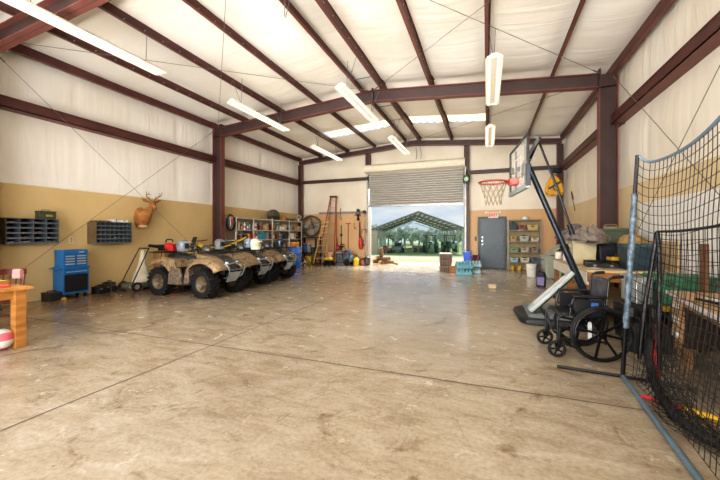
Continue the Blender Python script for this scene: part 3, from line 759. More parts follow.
# windsor chair behind the table
ch_ = thing('wooden_chair', 'dark red wooden spindle-back chair behind the pine table', 'chair', (-6.98, 2.98, 0), R(50))
M().lathe([(0, .42), (.18, .42), (.21, .435), (.21, .455), (.19, .465), (0, .46)], (0, 0, 0), 'z', 24).o('seat', DKRED, ch_)
for x, y in ((-.15, -.15), (.15, -.15), (-.15, .15), (.15, .15)): M().tube([(x*.8, y*.8, .43), (x*1.1, y*1.1, .28), (x*1.2, y*1.2, .12), (x*1.3, y*1.3, 0)], [.014, .021, .02, .012], 10).o('leg', DKRED, ch_)
M().tube([(-.18, -.165, .18), (-.18, .165, .18)], .011).tube([(.18, -.165, .18), (.18, .165, .18)], .011).tube([(-.18, 0, .18), (.18, 0, .18)], .011).o('stretcher', DKRED, ch_)
for i in range(6):
    a = R(35+i*22); M().tube([(.18*math.cos(a), .18*math.sin(a), .46), (.205*math.cos(a), .215*math.sin(a)+.02, .7), (.22*math.cos(a), .22*math.sin(a)+.06, .93)], [.009, .012, .009]).o('spindle', DKRED, ch_)
M().loft([[Vector(((.215+d)*math.cos(R(a)), (.215+d)*math.sin(R(a))+.065, z)) for d, z in ((-.012, .9), (.012, .9), (.014, 1.0), (-.01, 1.0))] for a in range(25, 160, 9)]).o('crest_rail', DKRED, ch_)
ch_.scale = (.9, .9, .87)
pk = M().loft([[(x, y, z) for y, z in ((-.02, -.1), (.035, -.11), (.04, .02), (.02, .045), (-.02, .03))] for x in (-.06, -.02, .02, .06)])
pk.X = None; pc = pk.o('pink_cloth', mat('pink_cloth', '#e2a3a0', .9, var=.1, bump=.4), smooth=60)
pc.location = (-6.86, 3.05, .84); pc.rotation_euler = (0, 0, R(20)); tag(pc, 'pink cloth folded over the top of the wooden chair', 'cloth')
# ball under table: wedge panels pink / white / teal
bl_ = thing('play_ball', 'pink, white and teal striped ball on the floor under the pine table', 'ball', (-5.60, 2.33, .13))
mb = M(); nl, nm_ = 24, 14
for i in range(nm_):
    for q in range(nl):
        mb.k = (q//3) % 3
        pts = []
        for a, b_ in ((i, q), (i, q+1), (i+1, q+1), (i+1, q)):
            t = PI*a/nm_; p = 2*PI*b_/nl; pts.append((.13*math.sin(t)*math.cos(p), -.13*math.cos(t), .13*math.sin(t)*math.sin(p)))
        mb.add(pts, [(0,1,2,3)])
mb.o('sphere', [mat('ball_pink', '#d4646e', .4, var=.05), mat('ball_white', '#ddd8d2', .4, var=.05), mat('ball_teal', '#5f8f94', .4, var=.05)], bl_, smooth=80)

# bin cabinets on the wall
CABG = mat('cabinet_grey', '#5d646b', .45, .2, var=.1, scale=3); CABD = mat('cabinet_inside', '#2c3036', .6, var=.1)
def bins(name, label, y0, y1, z0, z1, nc, nr, seed, sidecol):
    t = thing(name, label, 'bin cabinet', (XL+.002, (y0+y1)/2, z0)); W_ = y1-y0; H = z1-z0; D = .33
    sm = mat('cabinet_side_'+sidecol, sidecol, .5, var=.15)
    M().box(0, D, -W_/2, -W_/2+.015, 0, H).o('side_panel', sm, t, smooth=0); M().box(0, D, W_/2-.015, W_/2, 0, H).o('side_panel', CABG, t, smooth=0)
    M().box(0, .01, -W_/2+.015, W_/2-.015, .012, H-.012).o('back_panel', CABD, t, smooth=0)
    M().box(0, D, -W_/2+.015, W_/2-.015, H-.012, H).o('top_panel', CABG, t, smooth=0); M().box(0, D, -W_/2+.015, W_/2-.015, 0, .012).o('bottom_panel', CABG, t, smooth=0)
    for r in range(1, nr): M().box(.01, D-.004, -W_/2+.015, W_/2-.015, H*r/nr-.006, H*r/nr+.006).m(0).box(D-.012, D, -W_/2+.015, W_/2-.015, H*r/nr-.006, H*r/nr+.026).o('shelf', CABG, t, smooth=0)
    for c in range(1, nc): M().box(.01, D-.002, -W_/2+W_*c/nc-.006, -W_/2+W_*c/nc+.006, .012, H-.012).o('divider', CABG, t, smooth=0)
    M().box(D-.012, D, -W_/2+.015, W_/2-.015, .012, .034).o('front_lip', CABG, t, smooth=0)
    return t, W_, H, D
c1, W1, H1, D1 = bins('bin_cabinet', 'grey steel bin cabinet with four wide columns on left wall', 3.70, 4.57, 1.235, 1.75, 4, 5, 1, '#54493c')
c2, W2, H2, D2 = bins('bin_cabinet', 'grey steel bin cabinet with eight narrow columns beside the deer mount', 5.32, 6.18, 1.20, 1.73, 8, 5, 2, '#6b573f')
r_ = random.Random(3); hw = [mat('hardware_'+c, c, .5, var=.2) for c in ('#b9b4aa', '#8a5a35', '#c46a34', '#d8d4ca', '#6f7478')]
cn = ['silver', 'brown', 'orange', 'white', 'grey']
rown = ['bottom', 'second', 'middle', 'fourth', 'top']
for (cy, z0, W_, H, nc, spots, which) in ((4.135, 1.235, W1, H1, 4, [(0, 0, 3), (1, 0, 0), (3, 0, 3), (0, 1, 4), (3, 1, 0), (2, 2, 2), (0, 4, 2), (2, 4, 0), (1, 1, 1), (3, 4, 4)], 'four-column'), (5.75, 1.20, W2, H2, 8, [(3, 0, 0), (6, 0, 3), (5, 2, 3), (7, 2, 0), (4, 1, 3), (6, 1, 0), (1, 3, 4), (3, 3, 3), (7, 1, 4)], 'eight-column')):
    for c, r, k in spots:
        y = cy-W_/2+W_*(c+.5)/nc; z = z0+H*r/5+.008+(.006 if r == 0 else 0)
        mb = M()
        for q in range(9): mb.obox((XL+.16+r_.uniform(-.09, .1), y+r_.uniform(-.3, .3)*W_/nc, z+.011+r_.uniform(0, .02)), (.05, .016, .016), (0, 0, r_.uniform(0, 3)))
        tag(mb.o('loose_hardware', hw[k], smooth=0), f'{cn[k]} loose hardware in {rown[r]} row, column {c+1}, of the {which} bin cabinet', 'hardware', 'hardware lying in the bin cabinets')['kind'] = 'stuff'
am = thing('ammunition_can', 'olive metal can with yellow marking on top of the four-column cabinet', 'can', (XL+.16, 4.42, 1.752))
OL = mat('olive_drab', '#4a4a38', .55, var=.12)
M().box(-.075, .075, -.15, .15, 0, .14).o('body', OL, am, smooth=0, bev=.008); M().box(-.08, .08, -.155, .155, .14, .17).o('lid', OL, am, smooth=0, bev=.006)
M().tube(fillet([(0, -.07, .17), (0, -.07, .195), (0, .07, .195), (0, .07, .17)], .02), .006).o('handle', OL, am)
mb = M()
for k in range(5): mb.box(.0751, .0765, -.03+k*.024, -.014+k*.024, .05, .095)
mb.o('yellow_marking', mat('stencil_yellow', '#b5a24c', .6), am, smooth=0)
for k, (y, w_, h, c, lb) in enumerate([(6.03, .2, .065, '#e9e6e0', 'white carton lying on the eight-column cabinet nearest the deer'), (5.83, .17, .07, '#dedad6', 'white and blue carton on the eight-column cabinet'), (5.58, .22, .03, '#6f4e34', 'flat brown box on the eight-column cabinet'), (5.40, .12, .025, '#4b3d33', 'flat dark box at near end of the eight-column cabinet')]):
    t = thing('carton', lb, 'box', (XL+.17, y, 1.732)); M().box(-.1, .1, -w_/2, w_/2, 0, h).o('body', mat('carton_'+c, c, .6), t, smooth=0, bev=.004)
    M().box(-.1005, .1005, -.012, .012, h*.3, h+.0008).o('tape', mat('tape_blue', '#5a6fa8', .5) if k == 1 else mat('tape_tan', '#b7a27f', .5), t, smooth=0)

# blue tool chest
BLU = mat('chest_blue', '#1f6fae', .35, .15, var=.06, scale=3); CHR = mat('drawer_silver', '#c6c9c6', .35, .5, var=.05); INK = mat('chest_black', '#1a1d22', .5)
cc = thing('roller_cabinet', 'blue rolling tool cabinet with black door against the left wall', 'tool cabinet', (-8.83, 4.86, 0))
# local +x faces the room
M().box(-.18, .2, -.25, .25, .10, .14).box(-.18, .2, -.25, -.235, .14, .66).box(-.18, .2, .235, .25, .14, .66).box(-.18, -.17, -.235, .235, .14, .66).box(.18, .2, -.235, .235, .62, .66).o('body', BLU, cc, smooth=0, bev=.004)
M().box(.185, .205, -.225, .225, .15, .52).o('door', INK, cc, smooth=0, bev=.005)
M().box(.185, .207, -.23, .23, .535, .615).o('drawer', BLU, cc, smooth=0, bev=.004)
M().box(.207, .222, -.2, .2, .585, .6).o('drawer_pull', CHR, cc, smooth=0)
M().box(-.18, .215, -.26, .26, .66, .70).o('top_tray', BLU, cc, smooth=0, bev=.005)
M().add([(-.12, -.26, .68), (.17, -.26, .68), (.14, -.36, .69), (-.1, -.36, .69), (-.12, -.26, .64), (.17, -.26, .64), (.14, -.36, .67), (-.1, -.36, .67)], [(0,1,2,3), (7,6,5,4), (0,4,5,1), (1,5,6,2), (2,6,7,3), (3,7,4,0)]).o('side_shelf', BLU, cc, smooth=0)
for x in (-.13, .15):
    for y in (-.2, .2):
        c_ = M().cyl((x, y-.014, .045), (x, y+.014, .045), .045, n=14).o('caster', RUBBER, cc); M().box(x-.02, x+.02, y-.024, y+.024, .06, .1).o('caster_fork', GREYM, c_, smooth=0)
tc_ = thing('tool_chest', 'blue tool chest with two columns of silver drawers atop the rolling cabinet', 'tool chest', (-8.83, 4.86, .702))
M().box(-.15, .17, -.235, -.22, 0, .36).box(-.15, .17, .22, .235, 0, .36).box(-.15, -.14, -.22, .22, 0, .36).box(-.14, .17, -.22, .22, 0, .02).box(-.14, .17, -.22, .22, .26, .285).box(.15, .17, -.01, .01, .02, .26).o('body', BLU, tc_, smooth=0, bev=.003)
M().box(-.15, .18, -.24, .24, .285, .375).o('lid', BLU, tc_, smooth=0, bev=.006)
for y in (-.113, .113):
    for k in range(4):
        d = M().box(-.12, .175, y-.1, y+.1, .025+k*.058, .077+k*.058).o('drawer', BLU, tc_, smooth=0, bev=.003); M().box(.175, .188, y-.09, y+.09, .048+k*.058, .074+k*.058).o('drawer_pull', CHR, d, smooth=0, bev=.003)
M().box(.18, .184, .06, .16, .31, .335).o('badge', CHR, tc_, smooth=0)
# low boxes on the floor by the chest
bx = thing('battery_box', 'small black box on the floor left of the blue tool cabinet', 'box', (-8.78, 4.47, 0), R(5))
M().box(-.13, .13, -.12, .12, 0, .15).o('body', DKPL, bx, smooth=0, bev=.01); M().box(-.135, .135, -.125, .125, .15, .18).o('lid', mat('battery_lid', '#3a352c', .5), bx, smooth=0, bev=.008); M().tube(fillet([(0, -.08, .18), (0, -.08, .21), (0, .08, .21), (0, .08, .18)], .02), .008).o('handle', DKPL, bx)
tag(M().lathe([(0, -.03), (.035, -.03), (.035, .03), (0, .03)], (-8.5, 4.55, .036), 'x', 14).o('tape_roll', mat('tape_yellow', '#b89a48', .6)), 'small yellow tape roll on the floor before the black box', 'tape roll')
for k, (y, w_, h, lb) in enumerate([(5.36, .16, .17, 'black case with grey latch on the floor right of the tool cabinet'), (5.52, .14, .2, 'black jug-shaped case second right of the tool cabinet'), (5.67, .14, .24, 'taller dark case third right of the tool cabinet')]):
    t = thing('tool_case', lb, 'case', (-8.72-.04*k, y, 0), R(8*k))
    M().box(-.12, .12, -w_/2, w_/2, 0, h).o('body', mat(f'case_dark{k}', ['#1d1f20', '#26262a', '#3a3a34'][k], .5), t, smooth=0, bev=.015)
    M().box(.12, .13, -.03, .03, h*.6, h*.8).o('latch', GREYM, t, smooth=0); M().tube(fillet([(0, -.05, h), (0, -.05, h+.035), (0, .05, h+.035), (0, .05, h)], .015), .009).o('handle', DKPL, t)
mb = M()
for k in range(3): mb.tube([(-8.75+.18*math.cos(a), 5.9-.02+.10*math.sin(a), .03+.025*k) for a in [2*PI*i/20+k for i in range(20)]], .014, 6, closed=True)
tag(mb.o('hose_coil', DKPL), 'dark coiled hose on the floor left of the push mower', 'hose')

# push mower with pale bag
mw = thing('push_mower', 'old push mower with pale grass bag on its handle by left wall', 'mower', (-8.40, 6.22, 0), R(86))
MG = mat('mower_green', '#555a48', .5, var=.2)
M().loft([[(x, y, z) for y, z in ((-w_, .07), (w_, .07), (w_, h), (w_*.8, h+.04), (-w_*.8, h+.04), (-w_, h))] for x, w_, h in ((-.42, .16, .12), (-.36, .24, .16), (.28, .25, .17), (.38, .18, .13))]).o('deck', MG, mw, bev=.01)
M().lathe([(.12, .2), (.13, .24), (.13, .32), (.09, .36), (.09, .4), (0, .41)], (.02, 0, 0), 'z', 18).o('engine', mat('engine_dark', '#38352f', .5, .3), mw)
for x, r in ((-.3, .115), (.3, .1)):
    for s_ in (-1, 1): o = M().lathe([(r*.55, -.025), (r, -.022), (r, .022), (r*.55, .025)], (x, s_*.27, r), 'y', 18, cap=False).o('wheel', RUBBER, mw); M().lathe([(0, -.02), (r*.56, -.02), (r*.56, .02), (0, .02)], (x, s_*.27, r), 'y', 14).o('rim', mat('mower_rim', '#8d8779', .6), o)
for s_ in (-1, 1): M().tube(fillet([(-.40, s_*.22, .14), (-.2, s_*.21, .55), (.06, s_*.19, 1.06)], .2), .014).o('handle_bar', DKPL, mw)
M().tube([(.06, -.19, 1.06), (.06, .19, 1.06)], .016).o('grip', DKPL, mw)
M().loft([[(x+a*math.cos(t)*.9, b_*math.sin(t), z+a*.15*math.cos(t)) for t in [2*PI*i/14 for i in range(14)]] for x, z, a, b_ in ((.0, .20, .27, .2), (.0, .30, .25, .2), (.0, .42, .19, .18), (.0, .58, .11, .13), (.01, .78, .075, .085), (.03, 1.0, .045, .05))]).o('grass_bag', mat('bag_pale', '#cbc0aa', .9, var=.15, bump=.6, bscale=9), mw, smooth=70)

# things behind the quad bikes along the wall
t = thing('wooden_crate', 'tan plywood crate behind the push mower', 'crate', (-8.60, 7.10, 0), R(4))
CRT = mat('crate_tan', '#a9814f', .7, var=.15)
for z in (.02, .26, .5, .74): M().box(-.2, .2, -.25, -.23, z, z+.2).box(-.2, .2, .23, .25, z, z+.2).box(.18, .2, -.23, .23, z, z+.2).box(-.2, -.18, -.23, .23, z, z+.2).o('slat', CRT, t, smooth=0)
M().box(-.18, .18, -.23, .23, .0, .02).o('bottom', CRT, t, smooth=0); M().box(-.21, .21, -.26, .26, .945, .965).o('lid', CRT, t, smooth=0)
t = thing('black_case', 'black equipment case on the tan plywood crate by the mower', 'case', (-8.58, 7.08, .966), R(3))
M().box(-.12, .12, -.17, .17, 0, .13).o('body', BLACK, t, smooth=0, bev=.012); M().box(-.125, .125, -.175, .175, .13, .17).o('lid', DKPL, t, smooth=0, bev=.01); M().box(.125, .135, -.03, .03, .09, .14).o('latch', GREYM, t, smooth=0)
t = thing('red_generator', 'red portable generator on the floor between mower and first quad', 'generator', (-7.9, 6.86, 0), R(8))
RG = mat('generator_red', '#9c2b22', .45, var=.12)
M().box(-.24, .24, -.2, .2, .08, .34).o('engine_block', DKPL, t, smooth=0, bev=.02); M().box(-.26, .26, -.2, .2, .36, .56).o('fuel_tank', RG, t, bev=.05); M().box(-.2, .2, -.215, -.2, .12, .34).o('control_panel', RG, t, smooth=0)
for y in (-.24, .24): M().tube(fillet([(-.3, y, 0), (-.3, y, .62), (.3, y, .62), (.3, y, 0)], .06), .016).o('frame_tube', DKPL, t)
M().cyl((0, 0, .56), (0, 0, .59), .04).o('fuel_cap', DKPL, t)

# shoulder-mount deer: trophy faces out of the wall, head turned to the right
dm = thing('deer_mount', 'tan antlered deer head mounted high on the left wall', 'deer mount', (XL+.002, 6.66, 1.93))
FUR = mat('deer_fur', '#a9743c', .85, var=.14, scale=9, bump=.25, bscale=60, col2='#7c4f24'); FURL = mat('deer_light', '#d3b184', .85, var=.1)
path = [(.0, 0, -.05, .20, .30), (.06, .0, -.05, .20, .29), (.14, .015, -.0, .165, .235), (.20, .04, .07, .125, .165), (.245, .07, .15, .095, .115), (.28, .10, .225, .083, .09), (.31, .12, .28, .08, .075)]
rings = []
for k, (x, y, z, a, b_) in enumerate(path):
    tl = min(1, k/5)*R(55)   # ring plane tilts from vertical (wall) toward horizontal (neck)
    rg = []
    for i in range(18):
        t = 2*PI*i/18; u, v = a*math.cos(t), b_*math.sin(t)
        rg.append((x - v*math.sin(tl)*.9, y+u, z + v*math.cos(tl)))
    rings.append(rg)
M().loft(rings).o('neck', FUR, dm, smooth=80)
hd = bpy.data.objects.new('head', None); COL.objects.link(hd); hd.parent = dm; hd.location = (.31, .12, .31); hd.rotation_euler = (0, R(16), R(-14))
hr = [(-.09, .03, .03, .035), (-.075, .03, .062, .07), (-.02, .03, .075, .085), (.05, .015, .066, .07), (.10, -.01, .05, .052), (.16, -.03, .038, .04), (.21, -.04, .036, .036), (.235, -.042, .02, .02)]
M().loft([[(x, a*math.cos(t), z+b_*math.sin(t)) for t in [2*PI*i/16 for i in range(16)]] for x, z, a, b_ in hr]).o('face', FUR, hd, smooth=80)
M().ell((.232, 0, -.032), (.018, .022, .014), 10, 6).o('nose', BLACK, hd)
M().ell((.15, 0, -.06), (.08, .028, .016), 10, 6).o('muzzle_patch', FURL, hd)
for s_ in (-1, 1):
    M().ell((.06, s_*.058, .045), (.014, .01, .013), 10, 6).o('eye', BLACK, hd)
    mb = M(); c0 = Vector((-.05, s_*.07, .07)); tip = Vector((-.09, s_*.25, .13))
    rgs = []
    for f, q in ((0, .02), (.25, .042), (.55, .048), (.8, .03), (1, .004)):
        c = c0.lerp(tip, f); rgs.append([c+Vector((math.sin(t)*q*.25-.01*abs(math.cos(t)), 0, 0))+Vector((.2, 0, .97))*(q*math.cos(t)) for t in [2*PI*i/10 for i in range(10)]])
    mb.loft(rgs).o('ear', FUR, hd, smooth=70)
    an = M(); ANT = mat('antler', '#8f6f47', .6, var=.2)
    main = [(-.03, s_*.035, .1), (-.07, s_*.09, .17), (-.06, s_*.16, .23), (.0, s_*.185, .275), (.07, s_*.16, .30), (.12, s_*.11, .31)]
    an.tube(main, [.017, .015, .014, .012, .009, .004], 8)
    for p, q in ((1, (-.03, s_*.07, .25)), (2, (-.05, s_*.17, .35)), (3, (.02, s_*.2, .385)), (4, (.08, s_*.165, .385))): an.tube([main[p], q], [.011, .004], 7)
    an.o('antler', ANT, hd)
M().ell((.11, 0, -.29), (.11, .15, .06), 14, 8).o('brisket', FURL, dm)
tag(M().loft([[(XL+.001+d, 6.66+a*math.cos(t)*.19, 1.88+a*math.sin(t)*.28) for t in [2*PI*i/20 for i in range(20)]] for d, a in ((0, 1), (.025, 1), (.03, .94))]).o('plaque', mat('plaque_brown', '#6c4324', .5, var=.1)), '', 'x')
bpy.data.objects['plaque'].parent = dm; bpy.data.objects['plaque'].location = Vector(-Vector(dm.location))
for kk in ('category', 'label'):
    if kk in bpy.data.objects['plaque']: del bpy.data.objects['plaque'][kk]
# ================================================================ QUAD BIKES
def camo():
    m = bpy.data.materials.new('camouflage'); m.use_nodes = True; nt = m.node_tree; N = nt.nodes; L = nt.links; b = N['Principled BSDF']
    tc = N.new('ShaderNodeTexCoord'); mp = N.new('ShaderNodeMapping'); mp.inputs['Scale'].default_value = (5, 5, 3.2); L.new(tc.outputs['Object'], mp.inputs['Vector'])
    nz = N.new('ShaderNodeTexNoise'); nz.inputs['Scale'].default_value = 1.6; nz.inputs['Detail'].default_value = 5; nz.inputs['Distortion'].default_value = 1.4; L.new(mp.outputs['Vector'], nz.inputs['Vector'])
    r = N.new('ShaderNodeValToRGB'); r.color_ramp.interpolation = 'LINEAR'; e = r.color_ramp.elements
    for _ in range(3): e.new(.5)
    for k, (p, c) in enumerate([(.30, '#352c23'), (.42, '#7d684e'), (.55, '#97805e'), (.64, '#4d4235'), (.72, '#a08c6c')]): e[k].position = p; e[k].color = lin(c)
    L.new(nz.outputs['Fac'], r.inputs['Fac']); L.new(r.outputs['Color'], b.inputs['Base Color']); b.inputs['Roughness'].default_value = .38; b.inputs['Specular IOR Level'].default_value = .4
    return m
CAMO = camo(); SKIRT = mat('camo_skirt', '#7d6f60', .5, var=.3, scale=14, col2='#40352c'); TYRE = mat('tyre_black', '#101013', .7, var=.3, scale=10); RIMT = mat('rim_tan', '#6f604a', .5, .1, var=.2); SEATM = mat('atv_seat', '#2b2c30', .55, var=.15); BUMP = mat('bumper_steel', '#7d858b', .45, .4, var=.1)
GLS = mat('headlight', '#d7dde0', .12, var=0, spec=.8); COWL = mat('atv_cowl', '#4a4b4c', .35, var=.15, scale=8)
def atv_wheel(t, x, s_, steer=0):
    r, w_ = .325, .25; y = s_*.46
    mb = M(); h = w_/2
    prof = [(.17, -h*.7), (.19, -h*.9), (.25, -h), (.295, -h*.92), (r-.012, -h*.6), (r-.008, 0), (r-.012, h*.6), (.295, h*.92), (.25, h), (.19, h*.9), (.17, h*.7)]
    mb.X = Matrix.Translation((x, y, r)) @ Matrix.Rotation(steer, 4, 'Z')
    mb.lathe(prof, (0, 0, 0), 'y', 28, cap=False)
    for k in range(20):   # chevron lugs
        for q in (-1, 1):
            a = 2*PI*(k+.5*(q > 0))/20
            e = Matrix.Rotation(a, 4, 'Y') @ Matrix.Rotation(q*.45, 4, 'X')
            m0 = mb.X; mb.X = m0 @ Matrix.Rotation(-a, 4, 'Y') @ Matrix.Translation((r-.004, q*.062, 0)) @ Matrix.Rotation(q*.5, 4, 'X')
            mb.box(-.016, .014, -.066, .066, -.021, .021); mb.X = m0 @ Matrix.Rotation(-a, 4, 'Y') @ Matrix.Translation((r-.038, q*.122, 0)); mb.box(-.03, .022, -.01, .008, -.017, .017)
            mb.X = m0
    ty = mb.o('tyre', TYRE, t, smooth=30)
    rm = M(); rm.X = mb.X
    rm.lathe([(.0, s_*.045), (.05, s_*.05), (.055, s_*.03), (.10, s_*.01), (.135, s_*.045), (.165, s_*.09), (.178, s_*.1), (.178, -s_*.1), (.0, -s_*.08)], (0, 0, 0), 'y', 24)
    for k in range(4):
        a = PI/4+k*PI/2; rm.cyl((.04*math.cos(a), s_*.045, .04*math.sin(a)), (.04*math.cos(a), s_*.07, .04*math.sin(a)), .009, n=6)
    for k in range(6):
        a = k*PI/3; rm.bar((.05*math.cos(a), s_*.035, .05*math.sin(a)), (.14*math.cos(a), s_*.052, .14*math.sin(a)), .03, .025, (0, 1, 0))
    rm.o('rim', RIMT, ty)
def fender(t, xc_, rf, y0, y1, a0, a1, nm, lip=.06, zoff=0):
    for s_ in (-1, 1):
        mb = M()
        def f(u, v, s_=s_):
            a = R(a0+(a1-a0)*u); y = y0+(y1-y0)*v
            rr = rf - max(0, (v-.8)/.2)*lip + .02*math.sin(PI*v)
            return (xc_+rr*math.cos(a)*1.05, s_*y, .33+zoff+rr*math.sin(a))
        mb.grid(f, 16, 8); mb.o(nm, CAMO, t, smooth=50, solid=.022)
def make_atv():
    t = thing('quad_bike', '', 'quad bike', (0, 0, 0), 0, 'camouflage quad bikes in a row along the left wall')
    for x in (.66, -.66):
        for s_ in (-1, 1): atv_wheel(t, x, s_, -.12 if x > 0 else 0)
    # frame, engine, suspension
    mb = M().box(-.55, .5, -.14, .14, .34, .44).box(-.3, .3, -.17, .17, .42, .72).box(-.7, -.5, -.1, .1, .3, .46)
    for x in (.66, -.66):
        for s_ in (-1, 1):
            mb.tube([(x-.08, s_*.12, .38), (x, s_*.36, .33)], .022).tube([(x+.1, s_*.12, .38), (x, s_*.36, .33)], .022).tube([(x, s_*.1, .32), (x, s_*.4, .325)], .028)
    mb.o('chassis', DKPL, t, bev=.01)
    for x, d in ((.62, .05), (-.62, -.05)):
        for s_ in (-1, 1):
            mb = M().tube([(x, s_*.3, .38), (x-d, s_*.2, .78)], .022)
            p0, p1 = Vector((x, s_*.3, .40)), Vector((x-d, s_*.2, .74)); pts = []
            for i in range(50):
                q = p0.lerp(p1, i/49); a = i*.8; pts.append(q+Vector((math.cos(a)*.042, math.sin(a)*.042, 0)))
            mb.tube(pts, .008, 5); mb.o('shock_absorber', BUMP, t)
    # fenders
    fender(t, .64, .54, .16, .59, 142, 34, 'front_fender', .09, .0)
    fender(t, -.66, .50, .16, .59, 134, 34, 'rear_fender', .09, .02)
    for s_ in (-1, 1):   # foot boards, side skirts, front mud guards
        M().box(-.34, .24, s_*.2 if s_ > 0 else -.56, .56 if s_ > 0 else -.2, .27, .31).o('footboard', DKPL, t, smooth=0, bev=.01)
        M().loft([[(x, s_*y, z) for x, z in ((-.36, .28), (.06, .28), (.06, .5), (-.0, .64), (-.27, .72), (-.33, .5))] for y in (.50, .535, .565)], wrap=True).o('side_skirt', SKIRT, t, bev=.01)
        M().loft([[(x, s_*y, z) for x, z in ((-.27, .70), (-.10, .66), (-.14, .84), (-.28, .86))] for y in (.2, .54, .575)], wrap=True).o('rear_flare', CAMO, t, bev=.012)
        M().loft([[(x, s_*y, z) for x, z in ((.26, .30), (.10, .29), (.12, .45), (.2, .66), (.25, .74), (.30, .70))] for y in (.2, .48, .55)], wrap=True).o('mud_guard', SKIRT, t, bev=.012)
        M().box(.3, .95, s_*.17-.01, s_*.17+.01, .5, .78).o('inner_well', DKPL, t, smooth=0)
        M().loft([[(x, s_*.19, z) for x, z in ((-.3, .42), (.28, .42), (.32, .82), (.05, .86), (-.25, .78))], [(x, s_*.225, z) for x, z in ((-.28, .44), (.25, .44), (.28, .78), (.05, .82), (-.22, .74))]]).o('side_panel', SKIRT, t, bev=.01)
    # front body: tank pod sweeping to the nose
    body = [(.02, .10, .80, .88), (.12, .15, .72, .97), (.3, .19, .66, .99), (.5, .23, .64, .97), (.72, .25, .62, .93), (.9, .24, .6, .86), (1.0, .19, .6, .78), (1.03, .12, .62, .72)]
    M().loft([[(x, y*w_, z0+(z1-z0)*z) for y, z in ((-1, 0), (-1.05, .45), (-.85, .85), (-.4, 1), (.4, 1), (.85, .85), (1.05, .45), (1, 0))] for x, w_, z0, z1 in body]).o('nose_cowl', COWL, t, smooth=50)
    for s_ in (-1, 1): M().loft([[(x, s_*(y+d), z+(.02 if d == 0 else 0)) for d in (0, .17)] + [(x, s_*(y+.17), z-.07), (x, s_*y, z-.08)] for x, y, z in ((.3, .2, .96), (.55, .24, .95), (.8, .26, .90), (.98, .23, .80))]).o('shroud', CAMO, t, bev=.015)
    for s_ in (-1, 1):
        hl = M().ell((.99, s_*.17, .755), (.04, .07, .048), 12, 8).o('headlight', GLS, t)
        M().tube(circ((.985, s_*.17, .755), .07, 16, 'x'), .012, 6, closed=True).o('headlight_bezel', BLACK, hl)
    mb = M()
    for k in range(4): mb.box(1.0, 1.03, -.1, .1, .61+k*.035, .625+k*.035)
    mb.o('grille', BLACK, t, smooth=0)
    # seat
    st = [(.08, .10, .80, .86), (-.05, .14, .78, .87), (-.3, .16, .76, .90), (-.55, .18, .76, .95), (-.78, .18, .78, .97), (-.86, .14, .80, .93)]
    M().loft([[(x, y*w_, z0+(z1-z0)*z) for y, z in ((-1, 0), (-1.02, .6), (-.75, 1), (0, 1.05), (.75, 1), (1.02, .6), (1, 0))] for x, w_, z0, z1 in st]).o('seat', SEATM, t, smooth=60)
    M().loft([[(x, y*w_, z) for y, z in ((-1, z0), (1, z0), (.9, z1), (-.9, z1))] for x, w_, z0, z1 in ((-.4, .2, .6, .8), (-.7, .22, .62, .82), (-1.02, .2, .66, .84), (-1.08, .16, .7, .8))]).o('tail_section', CAMO, t, bev=.015)
    for s_ in (-1, 1): M().box(-1.10, -1.07, s_*.13-.04, s_*.13+.04, .72, .78).o('tail_light', mat('tail_red', '#7d1c18', .3), t, smooth=0, bev=.006)
    # racks
    def rack(x0, x1, w_, z, nm):
        mb = M().tube(fillet([(x0, -w_, z), (x1, -w_, z), (x1, w_, z), (x0, w_, z)], .07)+[Vector((x0, -w_, z))], .013, 8)
        n = 6
        for k in range(1, n): mb.tube([(x0+(x1-x0)*k/n, -w_, z+.004), (x0+(x1-x0)*k/n, w_, z+.004)], .009, 6)
        for y in (-.16, .16): mb.tube([(x0, y, z-.006), (x1, y, z-.006)], .009, 6).tube([(x0+.08, y, z), (x0+.08, y, z-.12)], .011, 6).tube([(x1-.1, y, z), (x1-.1, y, z-.12)], .011, 6)
        return mb.o(nm, BLACK, t)
    rack(.42, .98, .42, 1.0, 'front_rack'); rack(-1.12, -.52, .42, .99, 'rear_rack')
    # bars, dash
    hb = M().tube(fillet([(.06, -.40, 1.13), (.13, -.24, 1.17), (.2, -.07, 1.07), (.2, .07, 1.07), (.13, .24, 1.17), (.06, .40, 1.13)], .06), .014).tube([(.3, 0, .9), (.2, 0, 1.07)], .03).o('handlebar', BLACK, t)
    for s_ in (-1, 1): M().tube([(.11, s_*.28, 1.155), (.06, s_*.41, 1.128)], .02, 10).o('grip', RUBBER, hb); M().tube([(.14, s_*.25, 1.16), (.15, s_*.37, 1.145)], .007, 6).o('brake_lever', BUMP, hb)
    M().loft([[(x, y*w_, z0+(z1-z0)*z) for y, z in ((-1, 0), (-1, .5), (-.6, 1), (.6, 1), (1, .5), (1, 0))] for x, w_, z0, z1 in ((.13, .07, 1.05, 1.12), (.2, .10, 1.04, 1.17), (.3, .09, 1.03, 1.15), (.37, .05, 1.02, 1.08))]).o('dash_pod', COWL, t, smooth=50)
    # bumper with skid plate
    bp_ = M()
    for s_ in (-1, 1): bp_.tube(fillet([(.9, s_*.15, .42), (1.1, s_*.2, .45), (1.17, s_*.26, .66), (1.08, s_*.3, .76), (.92, s_*.27, .72)], .07), .017)
    bp_.tube([(1.15, -.24, .62), (1.15, .24, .62)], .015).tube(fillet([(1.1, -.28, .74), (1.16, -.12, .78), (1.16, .12, .78), (1.1, .28, .74)], .05), .017)
    bp_.o('bumper', BUMP, t)
